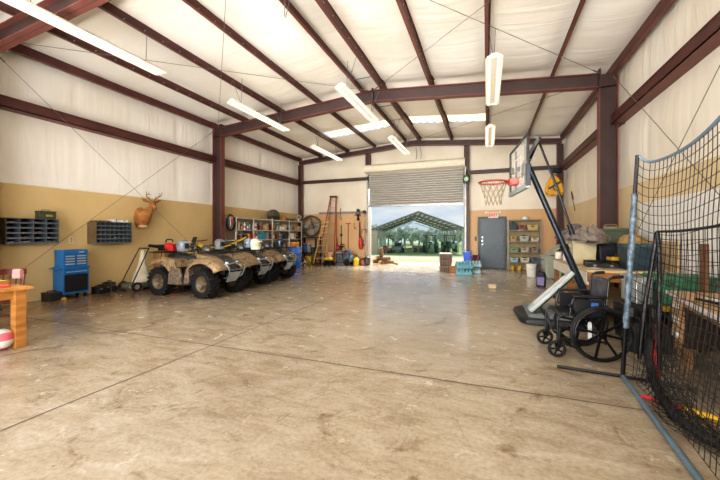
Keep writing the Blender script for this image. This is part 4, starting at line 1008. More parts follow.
    M().add([(1.12, -.2, .56), (1.12, .2, .56), (.98, .16, .33), (.98, -.16, .33), (1.11, -.2, .57), (1.11, .2, .57), (.96, .16, .34), (.96, -.16, .34)], [(3,2,1,0), (4,5,6,7), (0,1,5,4), (2,3,7,6), (1,2,6,5), (3,0,4,7)]).o('skid_plate', mat('skid_silver', '#b4babd', .35, .5, var=.08), t, smooth=0, bev=.01)
    M().cyl((1.0, -.1, .5), (1.0, .1, .5), .045, n=14).box(.95, 1.04, -.13, .13, .44, .47).o('winch', BLACK, t)
    return t
AT = [(-6.52, 6.27, 0.0, 'camouflage quad bike nearest the camera, beside the push mower'), (-6.70, 7.66, -.02, 'camouflage quad bike in the middle of the row, carrying a white helmet'), (-6.80, 9.0, .02, 'camouflage quad bike farthest from camera, carrying a dark helmet')]
for k, (x, y, rz, lb) in enumerate(AT):
    if k == 0: A0 = make_atv(); o = A0; o.location = (x, y, 0); o.rotation_euler = (0, 0, rz); o['label'] = lb
    else: o = copy_tree(A0, (x, y, 0), rz, lb)

# helmets and things on the bikes
def helmet(label, loc, rz, col, vis):
    t = thing('riding_helmet', label, 'helmet', loc, rz)
    sh = [(0, .285), (.06, .28), (.105, .25), (.128, .2), (.132, .14), (.125, .08), (.112, .03), (.105, 0)]
    mb = M(); n = 24
    for i in range(len(sh)-1):
        for q in range(n):
            a, b_ = 2*PI*q/n, 2*PI*(q+1)/n
            if .06 < sh[i+1][1] < .19 and sh[i][1] < .21 and (math.cos((a+b_)/2) > .62): continue
            mb.add([(sh[j][0]*1.12*math.cos(c), sh[j][0]*math.sin(c), sh[j][1]) for j, c in ((i, a), (i, b_), (i+1, b_), (i+1, a))], [(0,1,2,3)])
    mb.o('shell', mat('helmet_'+col, col, .3, var=.1), t, smooth=60, solid=.012)
    M().loft([[(r*1.08*math.cos(a), r*.97*math.sin(a), z) for a in [R(-50+10*k) for k in range(11)]] for r, z in ((.118, .06), (.128, .14), (.122, .2))], wrap=False).o('visor', mat('visor_'+vis, vis, .15, var=0, spec=.8), t, smooth=60)
    M().loft([[(x, -w_, z), (x, w_, z), (x, w_*.8, z+.018), (x, -w_*.8, z+.018)] for x, w_, z in ((.08, .09, .225), (.16, .085, .22), (.23, .06, .205))]).o('peak', mat('helmet_'+col, col, .3, var=.1), t)
    M().box(.09, .155, -.055, .055, .0, .06).o('chin_bar', mat('helmet_'+col, col, .3, var=.1), t, bev=.02)
    return t
helmet('grey patterned riding helmet on the seat of the nearest quad bike', (-6.98, 6.22, 1.0), R(20), '#7d838a', '#20242a')
helmet('white riding helmet on the front rack of the middle quad bike', (-5.90, 7.60, 1.012), R(-15), '#e6e0d0', '#c9b98e')
helmet('dark navy riding helmet on the front rack of the farthest quad bike', (-6.05, 8.98, 1.012), R(-25), '#23303a', '#15181c')
helmet('grey riding helmet on the middle quad bike seat', (-7.15, 7.62, 1.0), R(0), '#8b8f92', '#24282c')
helmet('pale blue riding helmet on the farthest quad bike seat', (-7.25, 9.0, 1.0), R(10), '#9fb2c4', '#22262c')
# red leaf blower and pack on the rear of first bike
t = thing('leaf_blower', 'red leaf blower with black tube on the nearest quad bike rear rack', 'leaf blower', (-7.5, 6.3, 1.014), R(190))
M().ell((.02, 0, .10), (.13, .1, .1), 14, 9).box(-.16, .0, -.09, .09, .0, .16).o('housing', mat('blower_red', '#c3262a', .4, var=.1), t); M().tube([(.1, 0, .1), (.35, 0, .1), (.62, -.02, .12)], [.05, .045, .04], 12).o('blower_tube', BLACK, t)
M().tube(fillet([(-.08, 0, .21), (-.06, 0, .28), (.1, 0, .28), (.12, 0, .2)], .03), .016).o('handle', BLACK, t)
# yellow child's quad / jet ski nose behind bikes
t = thing('yellow_dirt_bike', 'yellow dirt bike standing against the wall behind the middle quad', 'dirt bike', (-8.3, 8.5, 0), R(250))
YEL = mat('bike_yellow', '#e2b81f', .4, var=.08)
for x in (-.62, .66):
    w_ = M().tube(circ((x, 0, .31), .27, 26), .045, 8, closed=True).o('wheel', RUBBER, t); mb = M().cyl((x, -.04, .31), (x, .04, .31), .035)
    for k in range(10): mb.tube([(x, 0, .31), (x+.25*math.cos(k*PI/5), 0, .31+.25*math.sin(k*PI/5))], .003, 4)
    mb.o('spokes_and_hub', BUMP, w_)
for s_ in (-1, 1): M().tube([(.66, s_*.08, .31), (.42, s_*.08, 1.0)], .022).o('fork_leg', BUMP, t); M().tube([(-.62, s_*.07, .31), (-.1, s_*.06, .42)], .022).o('swing_arm', BUMP, t)
M().box(-.15, .25, -.12, .12, .3, .6).o('engine', DKPL, t, bev=.03)
M().tube(fillet([(.42, 0, .9), (.1, 0, .75), (-.3, 0, .75), (-.15, 0, .4), (.25, 0, .35), (.42, 0, .9)], .05), .022).o('frame', BLACK, t)
M().loft([[(x, y*w_, z+dz) for y, dz in ((-1, 0), (1, 0), (.7, .14), (-.7, .14))] for x, w_, z in ((-.1, .09, .74), (.1, .12, .76), (.32, .11, .84), (.42, .06, .9))]).o('fuel_tank', YEL, t, bev=.02)
M().loft([[(x, y*.09, z+dz) for y, dz in ((-1, 0), (1, 0), (.8, .07), (-.8, .07))] for x, z in ((-.65, .84), (-.35, .8), (-.05, .8))]).o('seat', BLACK, t, bev=.02)
M().loft([[(x, -.07, z), (x, .07, z), (x, .06, z+.02), (x, -.06, z+.02)] for x, z in ((.3, .68), (.6, .74), (.95, .70))]).o('front_fender', YEL, t); M().loft([[(x, -.08, z), (x, .08, z), (x, .06, z+.025), (x, -.06, z+.025)] for x, z in ((-.35, .86), (-.7, .98), (-1.0, 1.12))]).o('rear_fender', YEL, t)
M().loft([[(x, -w_, z), (x, w_, z), (x+.03, w_, z), (x+.03, -w_, z)] for x, w_, z in ((.52, .07, .85), (.49, .11, 1.0), (.43, .10, 1.16))]).o('number_plate', BLACK, t, bev=.01)
M().tube(fillet([(.3, -.38, 1.08), (.38, -.12, 1.05), (.38, .12, 1.05), (.3, .38, 1.08)], .05), .013).o('handlebar', BLACK, t)
t.scale = (1.16,)*3
# ================================================================ RIGHT SIDE
BLKM = mat('tube_black', '#141416', .32, .3, var=.15); NETM = mat('net_cord', '#191613', .8, var=.2); BLUP = mat('pipe_blue', '#6f8796', .35, .35, var=.12, scale=9); VINYL = mat('black_vinyl', '#1b1c21', .42, var=.15, scale=14)
# ---------------------------------------------------------------- wheelchair
wc = thing('wheelchair', 'black folding wheelchair facing left beside the batting net', 'wheelchair', (1.16, 4.76, 0), R(187))
for s_ in (-1, 1):
    y = s_*.285; r = .31
    tw = M(); tw.tube([(r*math.cos(a)*.965, y, r+r*.965*math.sin(a)) for a in [2*PI*i/48 for i in range(48)]], .016, 10, closed=True)
    W_ = tw.o('drive_wheel', RUBBER, wc)
    M().tube([(r*.905*math.cos(a), y, r+r*.905*math.sin(a)) for a in [2*PI*i/48 for i in range(48)]], .011, 8, closed=True).o('rim', BLKM, W_)
    M().tube([(.275*math.cos(a), y+s_*.045, r+.275*math.sin(a)) for a in [2*PI*i/40 for i in range(40)]], .009, 8, closed=True).o('handrim', BLKM, W_)
    sp = M()
    for k in range(8):
        a = 2*PI*k/8+.2; sp.bar((.02*math.cos(a), y, r+.02*math.sin(a)), (r*.9*math.cos(a), y, r+r*.9*math.sin(a)), .010, .026, (0, 1, 0) if 0 else (-math.sin(a), 0, math.cos(a)))
    sp.o('spokes', BLKM, W_)
    M().cyl((0, y-.035, r), (0, y+.035, r), .042, n=16).cyl((0, y+.03*s_, r), (0, y+.05*s_, r), .018, n=10).o('hub', BLKM, W_)
    cy = s_*.235
    cw = M().tube(circ((.43, cy, .098), .082, 26), .017, 8, closed=True).o('caster_wheel', RUBBER, wc)
    mb = M().cyl((.43, cy-.022, .098), (.43, cy+.022, .098), .022, n=12)
    for k in range(5):
        a = 2*PI*k/5; mb.bar((.43+.015*math.cos(a), cy, .098+.015*math.sin(a)), (.43+.072*math.cos(a), cy, .098+.072*math.sin(a)), .018, .014, (0, 1, 0))
    mb.o('caster_hub', BLKM, cw)
    M().bar((.43, cy-.032, .098), (.40, cy-.032, .205), .028, .006, (0, 1, 0)).bar((.43, cy+.032, .098), (.40, cy+.032, .205), .028, .006, (0, 1, 0)).box(.375, .425, cy-.036, cy+.036, .2, .215).cyl((.40, cy, .21), (.40, cy, .35), .018).o('caster_fork', BLKM, wc)
    # side frame
    fy = s_*.225
    M().tube(fillet([(-.07, fy, .18), (-.07, fy, .49), (-.10, fy, .93), (-.22, fy, .95)], .05), .0125).tube(fillet([(-.07, fy, .49), (.36, fy, .49), (.42, fy, .46), (.42, fy, .2)], .05), .0125).tube([(-.07, fy, .2), (.42, fy, .22)], .0125).o('side_frame', BLKM, wc)
    M().cyl((-.14, fy, .939), (-.24, fy, .951), .019, n=12).o('push_grip', RUBBER, wc)
    M().tube(fillet([(-.05, fy+s_*.02, .48), (-.05, fy+s_*.02, .705), (.26, fy+s_*.02, .705), (.29, fy+s_*.02, .6), (.30, fy+s_*.02, .48)], .05), .0115).o('armrest_frame', BLKM, wc)
    M().loft([[(x, fy+s_*.02+a*.032, .712+b_*.016) for a, b_ in ((-1, -.6), (1, -.6), (1, .6), (.6, 1), (-.6, 1), (-1, .6))] for x in (-.07, .0, .2, .27)]).o('armrest_pad', VINYL, wc, bev=.008)
    M().box(-.03, .26, fy+s_*.018-.005, fy+s_*.018+.005, .5, .68).o('skirt_guard', VINYL, wc, bev=.004, smooth=0)
    M().tube(fillet([(.40, fy, .34), (.36, fy-s_*.03, .2), (.26, fy-s_*.05, .13)], .05), .011).o('footrest_hanger', BLKM, wc)
    M().loft([[(x, fy-s_*.10+yy, .115+dz+(x-.26)*.3) for yy, dz in ((-.06, -.006), (.06, -.006), (.06, .008), (-.06, .008))] for x in (.14, .2, .28, .32)]).o('footplate', DKPL, wc, bev=.004)
    M().tube([(.24, fy+s_*.03, .50), (.30, fy+s_*.045, .60)], .009).ell((.31, fy+s_*.047, .615), (.016, .016, .022), 10, 6).o('brake_lever', BLKM, wc)
    M().bar((-.05*s_, -.22*s_, .2), (-.02, .22*s_, .48), .02, .02).o('cross_brace', BLKM, wc, smooth=0)
mb = M(); mb.grid(lambda u, v: (-.06+.44*u, -.215+.43*v, .50-.025*math.sin(PI*v)), 8, 10); mb.o('seat', VINYL, wc, solid=.022, smooth=60)
mb = M(); mb.grid(lambda u, v: (-.075-.03*u-.03*math.sin(PI*v), -.215+.43*v, .52+.39*u), 8, 10); mb.o('backrest', mat('back_vinyl_sheen', '#55545e', .35, var=.3, scale=10), wc, solid=.02, smooth=60)  # paler than the black vinyl, its reflection put into the colour
M().box(.02, .09, .262, .266, .59, .65).o('blue_label', mat('label_blue', '#2f5f9e', .5, var=0), wc, smooth=0)
M().box(.06, .10, .20, .205, .2, .42).o('paper_tag', mat('tag_white', '#d8d8d4', .6, var=.03), wc, smooth=0)

# ---------------------------------------------------------------- portable basketball goal
hp_ = thing('basketball_goal', 'portable basketball goal with clear backboard leaning over the wheelchair', 'basketball goal', (0, 0, 0))
POLE = mat('pole_navy', '#1d2833', .3, .4, var=.15); BASE = mat('goal_base', '#1e2226', .5, var=.2); SLAB = mat('goal_cover', '#aeb6b4', .4, var=.08); CHAR = mat('goal_charcoal', '#6e7472', .5, var=.1)
mb = M(); outl = [(.50, 6.05), (.58, 5.92), (1.52, 5.86), (1.62, 5.98), (1.6, 6.28), (1.42, 6.38), (1.30, 7.02), (1.05, 7.2), (.62, 7.1), (.46, 6.9)]
def scl(poly, f, c=(1.0, 6.45)): return [(c[0]+(x-c[0])*f, c[1]+(y-c[1])*f) for x, y in poly]
mb.loft([[(x, y, z) for x, y in scl(outl, f)] for f, z in ((1, 0), (1.0, .05), (.95, .09))]); mb.o('base_rim', BASE, hp_, bev=.012)
mb = M(); 
for a, b_ in ((.62, .86), (.92, 1.25)): mb.loft([[(x, y, z) for x, y in ((a+q, 6.02+q), (b_-q, 6.0+q), (b_-q, 6.95-q), (a+q, 6.95-q))] for q, z in ((0, .08), (.0, .13), (.03, .17))])
mb.o('base_tank', CHAR, hp_, bev=.015)
# grey cover slab rising to the pole
p0, p1 = Vector((.66, 6.08, .22)), Vector((1.24, 6.03, .84)); d = (p1-p0).normalized(); nrm = Vector((-d.z, 0, d.x)).normalized()
mb = M(); rg = []
for f, w_ in ((-.03, .10), (.0, .13), (.1, .15), (.9, .10), (1, .06)):
    c = p0.lerp(p1, f); rg.append([c+Vector((0, q*w_, 0))+nrm*h for q, h in ((-1, -.03), (1, -.03), (1, .015), (.7, .035), (-.7, .035), (-1, .015))])
mb.loft(rg); mb.o('cover_slab', SLAB, hp_, bev=.01)
mb = M(); c0, c1_ = p0.lerp(p1, .12), p0.lerp(p1, .85)
mb.loft([[c+Vector((0, q*w_, 0))+nrm*h for q, h in ((-1, .036), (1, .036), (1, .042), (-1, .042))] for c, w_ in ((c0, .075), (c1_, .04))]); mb.o('cover_inset', mat('goal_inset', '#cdd4d3', .35, var=.05), hp_)
mb = M().loft([[c+Vector((0, q*w_, 0))+nrm*h for q, h in ((-1, -.06), (1, -.06), (1, -.03), (-1, -.03))] for c, w_ in ((p0, .12), (p1, .05))]); mb.o('slab_underside', BASE, hp_)
PB, PT = Vector((1.56, 6.04, .12)), Vector((.60, 6.06, 2.60))
po = M().cyl(PB, PB.lerp(PT, .46), .052, n=16).cyl(PB.lerp(PT, .44), PT, .044, n=16).o('main_pole', POLE, hp_)
M().cyl(PB.lerp(PT, .43), PB.lerp(PT, .46), .062, n=16).o('pole_collar', BLKM, po)
M().box(1.46, 1.62, 5.94, 6.16, .06, .2).o('pole_bracket', BLKM, hp_, bev=.01)
# lift strut
TP = Vector((.76, 6.0, 2.93))
M().tube([TP, (1.06, 6.02, 2.05), (1.22, 6.03, 1.50)], [.016, .018, .018], 8).o('lift_strut', BLKM, hp_)
M().cyl((1.19, 6.03, 1.58), (1.24, 6.03, 1.42), .035).bar((1.22, 6.03, 1.5), tuple(PB.lerp(PT, .52)), .03, .03).o('strut_handle', BLKM, hp_)
for y in (5.9, 6.2): M().bar(TP+Vector((0, y-6.05, 0)), (.55, y, 2.55), .02, .05).bar(tuple(PT+Vector((.02, (y-6.05)*.6, -.02))), (.53, y, 2.36), .02, .05).bar(TP+Vector((0, (y-6.05), 0)), tuple(PT+Vector((.02, (y-6.05)*.6, -.02))), .02, .05).o('lift_arm', BLKM, hp_, smooth=0)
# backboard
BA, BB = Vector((.565, 5.51, 0)), Vector((.41, 6.81, 0)); bd = (BB-BA).normalized(); bn = Vector((-bd.y, bd.x, 0))   # bn faces -X
zb0, zb1 = 2.16, 2.90
def bp_(u, z, o=0): return Vector((BA.x, BA.y, 0))+bd*u+Vector((0, 0, z))+bn*o
BL_ = (BB-BA).length
gm = bpy.data.materials.new('clear_acrylic'); gm.use_nodes = True; g = gm.node_tree.nodes['Principled BSDF']
g.inputs['Base Color'].default_value = lin('#eef2ee'); g.inputs['Roughness'].default_value = .08; g.inputs['Alpha'].default_value = .24
nz = gm.node_tree.nodes.new('ShaderNodeTexNoise'); nz.inputs['Scale'].default_value = 30; mrn = gm.node_tree.nodes.new('ShaderNodeMapRange'); mrn.inputs[3].default_value = .1; mrn.inputs[4].default_value = .25; gm.node_tree.links.new(nz.outputs['Fac'], mrn.inputs[0]); gm.node_tree.links.new(mrn.outputs[0], g.inputs['Roughness'])
M().loft([[bp_(u, zb0, o), bp_(u, zb1, o)][::(1 if o > 0 else -1)] for u, o in ((0, .006), (BL_, .006), (BL_, -.006), (0, -.006), (0, .006))], wrap=False).o('backboard', gm, hp_, smooth=0)
fr = M()
for a, b_ in (((0, zb0), (BL_, zb0)), ((0, zb1), (BL_, zb1))): fr.bar(bp_(*a), bp_(*b_), .035, .03)
for u in (0, BL_): fr.bar(bp_(u, zb0), bp_(u, zb1), .035, .03, tuple(bd))
fr.o('backboard_frame', BLKM, hp_, smooth=0, bev=.004)
M().loft([[bp_(u, z, o) for z, o in ((zb0-.05, -.03), (zb0+.02, -.03), (zb0+.02, .03), (zb0-.05, .03))] for u in (-.01, BL_+.01)]).o('edge_pad', mat('edge_pad_grey', '#aab6bd', .4, .2, var=.05), hp_, bev=.008)
M().loft([[bp_(u, z, o) for z, o in ((zb0-.02, -.035), (zb0+.3, -.035), (zb0+.3, .035), (zb0-.02, .035))] for u in (-.03, .0)]).o('edge_pad', POLE, hp_, bev=.008)
lm = M(); WL = mat('board_line', '#cfd3ce', .4, var=0)
for (a, b_) in (((.42, zb0+.15), (.42, zb0+.52)), ((.88, zb0+.15), (.88, zb0+.52)), ((.42, zb0+.52), (.88, zb0+.52)), ((.42, zb0+.15), (.88, zb0+.15))): lm.bar(bp_(*a, .009), bp_(*b_, .009), .004, .022, tuple(bd) if a[0] == b_[0] else (0, 0, 1))
lm.o('target_square', WL, hp_, smooth=0)
mb = M()
for u in (.3, 1.0): mb.bar(bp_(u, zb0+.02, -.03), bp_(u, zb1-.02, -.03), .03, .03, tuple(bd))
mb.bar(bp_(.02, zb0+.37, -.03), bp_(BL_-.02, zb0+.37, -.03), .03, .03); mb.o('rear_brace', BLKM, hp_, smooth=0)
# rim and net
RIMR = mat('rim_orange', '#8e3527', .4, var=.08); rc = bp_(BL_/2, 2.30, .39)
rim_ = M().tube([rc+Vector((.228*math.cos(a), .228*math.sin(a), 0)) for a in [2*PI*i/36 for i in range(36)]], .016, 8, closed=True).o('rim', RIMR, hp_)
M().loft([[bp_(BL_/2+q*w_, 2.30+dz, o) for q, dz in ((-1, -.06), (1, -.06), (1, .05), (-1, .05))] for o, w_ in ((.01, .09), (.05, .085), (.15, .05))]).o('rim_bracket', mat('bracket_red', '#c03022', .4, var=.05), hp_, bev=.01)
for q in (-.14, .14): M().tube([bp_(BL_/2+q*.4, 2.27, .1), bp_(BL_/2+q, 2.29, .24)], .008, 6).o('rim_stay', RIMR, rim_)
nm = M(); n = 12; lv = [(0, .222), (.09, .19), (.18, .16), (.28, .135), (.38, .125)]
for k in range(n):
    for dr_ in (-1, 1):
        nm.tube([rc+Vector((r*math.cos(2*PI*(k+dr_*.5*j)/n), r*math.sin(2*PI*(k+dr_*.5*j)/n), -z)) for j, (z, r) in enumerate(lv)], .0055, 5)
nm.o('net', mat('hoop_net', '#8f806c', .8, var=.1), hp_)

# ---------------------------------------------------------------- workbench
WBW = mat('bench_wood', '#9c6a35', .55, var=.2, scale=2.5, stretch=(1, 6, 6), col2='#6f4520'); WBT = mat('bench_top', '#cbb48c', .6, var=.15, scale=2); WBP = mat('bench_paint', '#e6e1d2', .6, var=.08)
wbx = thing('workbench', 'wooden workbench along the right wall heaped with totes and clothes', 'workbench', (2.13, 7.9, 0))
M().box(-.62, .62, -1.5, 1.5, .81, .85).o('benchtop', WBT, wbx, smooth=0, bev=.005)
M().box(-.60, .60, -1.49, -1.45, .66, .81).o('front_apron', WBW, wbx, smooth=0, bev=.004)
M().box(-.61, -.57, -1.45, 1.48, .60, .81).o('side_apron', WBP, wbx, smooth=0, bev=.004)
for x in (-.55, .55):
    for y in (-1.38, 0, 1.4): M().box(x-.045, x+.045, y-.045, y+.045, 0, .81).o('leg', WBW, wbx, smooth=0, bev=.004)
M().box(-.58, .58, -1.4, 1.4, .2, .23).o('lower_shelf', WBT, wbx, smooth=0)
def tote(name, label, loc, w_, d, h, col, lidcol, rz=0, cat='tote', rib=True):
    t = thing(name, label, cat, loc, rz); m = mat('tote_'+col, col, .45, var=.08); lm_ = mat('tote_'+lidcol, lidcol, .45, var=.08)
    M().loft([[(x*w_/2*f, y*d/2*f, z) for x, y in ((-1, -1), (1, -1), (1, 1), (-1, 1))] for f, z in ((.86, 0), (.96, h*.86))]).o('tub', m, t, bev=.015, smooth=0)
    M().box(-w_/2, w_/2, -d/2, d/2, h*.82, h*.88).o('rim', m, t, smooth=0, bev=.006)
    M().loft([[(x*w_/2*f, y*d/2*f, z) for x, y in ((-1, -1), (1, -1), (1, 1), (-1, 1))] for f, z in ((1.03, h*.88), (1.03, h*.94), (.9, h))]).o('lid', lm_, t, bev=.01, smooth=0)
    if rib:
        for s_ in (-1, 1): M().box(s_*w_/2-.02, s_*w_/2+.02, -.06, .06, h*.7, h*.8).o('handle', m, t, smooth=0, bev=.006)
    return t
tote('storage_tote', 'dark teal lidded tote at the near end of the workbench beside the net pole', (2.28, 6.72, .852), .42, .40, .42, '#243a44', '#3b525b')
tote('storage_tote', 'cream lidded tote on the workbench under the clothes, behind the goal pole', (1.75, 7.75, .852), .42, .44, .47, '#c3b896', '#cfc6a8')
tote('storage_tote', 'navy tote on the workbench carrying the olive tote', (2.2, 7.72, .852), .46, .4, .40, '#1a1e2c', '#20242f')
tote('storage_tote', 'olive green tote stacked on the navy tote in front of the brown column', (2.27, 7.74, 1.254), .5, .42, .28, '#46513f', '#525d48')
tote('storage_tote', 'grey tote at the wall side of the workbench behind the navy tote', (2.47, 8.12, .852), .46, .4, .40, '#4a4d50', '#3f4246')
t = thing('tackle_box', 'black and yellow tool box on the workbench right of the navy tote', 'tool box', (2.16, 7.05, .852), R(6))
M().box(-.17, .17, -.1, .1, 0, .12).o('body', BLACK, t, smooth=0, bev=.012); M().box(-.175, .175, -.105, .105, .12, .18).o('lid', mat('toolbox_yellow', '#c9a01f', .45, var=.08), t, smooth=0, bev=.012); M().tube(fillet([(-.07, 0, .18), (-.07, 0, .215), (.07, 0, .215), (.07, 0, .18)], .02), .01).o('handle', BLACK, t)
t = thing('tool_case', 'flat black tool case lying on the workbench near the front corner', 'case', (1.86, 6.95, .852), R(-4))
M().box(-.22, .22, -.13, .13, 0, .04).o('base', DKPL, t, smooth=0, bev=.01); M().box(-.22, .22, -.13, .13, .042, .075).o('lid', BLACK, t, smooth=0, bev=.01)
for x in (-.12, .12): M().box(x-.02, x+.02, -.14, -.13, .02, .055).o('latch', GREYM, t, smooth=0)
t = thing('tool_case', 'second black flat case behind the first on the workbench', 'case', (1.92, 7.3, .852), R(8))
M().box(-.23, .23, -.1, .1, 0, .06).o('base', DKPL, t, smooth=0, bev=.012); M().box(-.23, .23, -.1, .1, .062, .10).o('lid', BLACK, t, smooth=0, bev=.012); M().tube(fillet([(-.06, -.1, .05), (-.06, -.13, .05), (.06, -.13, .05), (.06, -.1, .05)], .02), .008).o('handle', BLACK, t)
t = thing('paper_stack', 'white papers lying at the front edge of the workbench', 'papers', (1.68, 6.72, .852), R(20)); 
for k in range(3): M().box(-.1, .1, -.07, .07, .002*k, .002*k+.0018).o('sheet', mat('paper', '#d7dbe0', .7, var=.03), t, smooth=0).rotation_euler = (0, 0, R(7*k))
# clothes: five crumpled garments heaped on the totes
def garment(label, loc, rx, ry, h, col, seed, rz=0):
    r_ = random.Random(seed); ph = [r_.uniform(0, 6) for _ in range(8)]
    def f(u, v):
        a = 2*PI*u; q = v
        rr = q*(1+.14*math.sin(3*a+ph[0])+.08*math.sin(5*a+ph[1]))
        x, y = rx*rr*math.cos(a), ry*rr*math.sin(a)
        z = h*(1-q**2.4)*(.8+.25*math.sin(2*a+ph[2])) + .035*math.sin(9*x/rx+ph[3]+3*math.sin(5*y/ry+ph[4]))*(1-.4*q)+.02*math.sin(15*y/ry+4*x/rx+ph[5])
        return (x, y, max(.004, z) if q < .95 else max(.002, z*.3))
    t = thing('garment', label, 'clothing', loc, rz, 'clothes heaped on the workbench totes')
    M().grid(f, 56, 16).o('folded_cloth', mat('cloth_'+col, col, .9, var=.16, scale=14, bump=.3, bscale=30), t, smooth=80)
    rg = []
    for k in range(6):
        q = k/5; rg.append([(rx*(.2+.8*q)+.03*math.cos(b_), .3*ry*math.sin(q*4+ph[6])+.055*math.cos(b_)*(1-.2*q), h*(.75-.62*q)+.05*math.sin(b_)*(1-.3*q)+.02) for b_ in [2*PI*i/10 for i in range(10)]])
    M().loft(rg).o('sleeve', mat('cloth_'+col, col, .9), t, smooth=80)
garment('mauve grey jacket heaped on the cream tote', (1.66, 7.62, 1.326), .32, .26, .18, '#7d716e', 1, R(10))
garment('pale grey shirt heaped in the middle of the clothes pile', (1.80, 7.5, 1.30), .30, .24, .26, '#877c73', 2, R(-30))
garment('brown grey trousers draped down over the navy tote', (1.93, 7.42, 1.256), .2, .2, .16, '#685d57', 3, R(-75))
garment('dusty purple jumper at the back of the clothes pile', (1.70, 8.02, 1.326), .32, .22, .26, '#6c6067', 4, R(160))
garment('light taupe towel on top of the clothes pile beside the olive tote', (1.84, 7.95, 1.30), .22, .22, .28, '#93877c', 5, R(60))
t = thing('folding_chair', 'tan chair back rising behind the olive tote by the column', 'chair', (2.5, 8.72, .852), R(5))
M().tube(fillet([(-.13, 0, 0), (-.13, 0, .78), (.13, 0, .78), (.13, 0, 0)], .07), .014).o('back_frame', mat('chair_tan', '#8f7d66', .5), t); M().box(-.12, .12, -.01, .01, .5, .74).o('back_panel', mat('chair_panel', '#b59f80', .6), t, bev=.006, smooth=0); M().box(-.14, .14, -.05, .05, 0, .03).o('hinge_bar', mat('chair_tan', '#8f7d66', .5), t, smooth=0)
t = thing('orange_spray_bottle', 'small orange spray bottle at the far end of the workbench by the strut', 'bottle', (1.70, 8.95, .852))
OB = mat('orange_bottle', '#cf6a2c', .4, var=.06); M().lathe([(0, 0), (.05, 0), (.055, .02), (.055, .2), (.03, .26), (.02, .3), (.02, .33)], n=16).o('bottle_body', OB, t); M().box(-.05, .03, -.018, .018, .33, .38).bar((-.02, 0, .33), (-.04, 0, .27), .014, .014).o('trigger_head', WHITEP, t, bev=.005)
t = thing('white_jug', 'white plastic jug on the workbench behind the goal pole', 'jug', (1.68, 8.55, .852))
M().lathe([(0, 0), (.1, 0), (.11, .02), (.11, .26), (.07, .34), (.035, .36), (.035, .4)], n=18).o('jug_body', WHITEP, t); M().cyl((0, 0, .4), (0, 0, .43), .04).o('cap', WHITEP, t); M().tube(fillet([(.04, 0, .36), (.12, 0, .36), (.13, 0, .2), (.1, 0, .2)], .03), .012).o('handle', WHITEP, t)
# left end of the bench: yellow-topped jar, clamp
t = thing('paint_can', 'small white paint can with yellow lid on the bench corner by the goal pole', 'can', (1.58, 9.1, .852)); M().lathe([(0, 0), (.07, 0), (.07, .15), (0, .15)], n=18).o('can_body', WHITEP, t); M().lathe([(0, .15), (.073, .15), (.073, .17), (0, .17)], n=18).o('lid', mat('lid_yellow', '#c8b43a', .5), t)

# grey lidded bin, purple cooler bag past the bench
t = thing('grey_feed_bin', 'pale grey plastic bin with tilted open lid on the floor beyond the workbench', 'bin', (1.98, 12.5, 0), R(6))
GB = mat('bin_grey', '#a7aea2', .5, var=.06)
M().loft([[(x*.26*f, y*.3*f, z) for x, y in ((-1, -1), (1, -1), (1, 1), (-1, 1))] for f, z in ((.82, .0), (1, .72))]).o('tub', GB, t, bev=.03); M().box(-.28, .28, -.32, .32, .70, .74).o('rim', GB, t, bev=.01, smooth=0)
M().obox((.04, 0, .90), (.6, .62, .03), (0, R(-38), 0)).o('lid', GB, t, bev=.012, smooth=0); M().tube(fillet([(-.27, -.12, .6), (-.31, -.12, .6), (-.31, .12, .6), (-.27, .12, .6)], .03), .012).o('handle', DKPL, t)
t = thing('cooler_bag', 'small purple and black bag standing on the floor just beyond the workbench', 'bag', (1.38, 10.3, 0), R(-15))
M().loft([[(x*.11*f, y*.09*f, z) for x, y in ((-1, -.6), (-.6, -1), (.6, -1), (1, -.6), (1, .6), (.6, 1), (-.6, 1), (-1, .6))] for f, z in ((.9, 0), (1, .03), (1, .32), (.8, .40), (.4, .42))]).o('bag_body', mat('bag_black', '#26222e', .7, var=.15), t, bev=.01); M().box(-.085, .085, -.105, -.085, .05, .27).o('front_pocket', mat('bag_lilac', '#8d83b5', .7, var=.12), t, bev=.02); M().tube(fillet([(-.04, 0, .41), (-.04, 0, .47), (.04, 0, .47), (.04, 0, .41)], .02), .009).o('handle', BLACK, t)
t = thing('white_bucket', 'white plastic bucket on the floor in front of the back shelf', 'bucket', (1.40, 12.7, 0)); M().lathe([(.125, 0), (.13, .01), (.155, .4), (.165, .4), (.165, .42), (.145, .42), (.12, .02), (0, .02)], n=22).o('pail', WHITEP, t); M().tube([(.165*math.cos(a), -.02-.165*math.sin(a)*.95, .36-.1*math.sin(a)) for a in [PI*i/12 for i in range(13)]], .004, 5).o('bail_handle', GREYM, t)
t = thing('wood_block', 'small pale wood block lying alone on the open floor', 'block', (.13, 9.62, 0), R(20)); M().box(-.09, .09, -.06, .06, 0, .1).o('block_body', mat('block_pale', '#cdb897', .7, var=.12), t, bev=.008, smooth=0)
t['category'] = 'wood block'

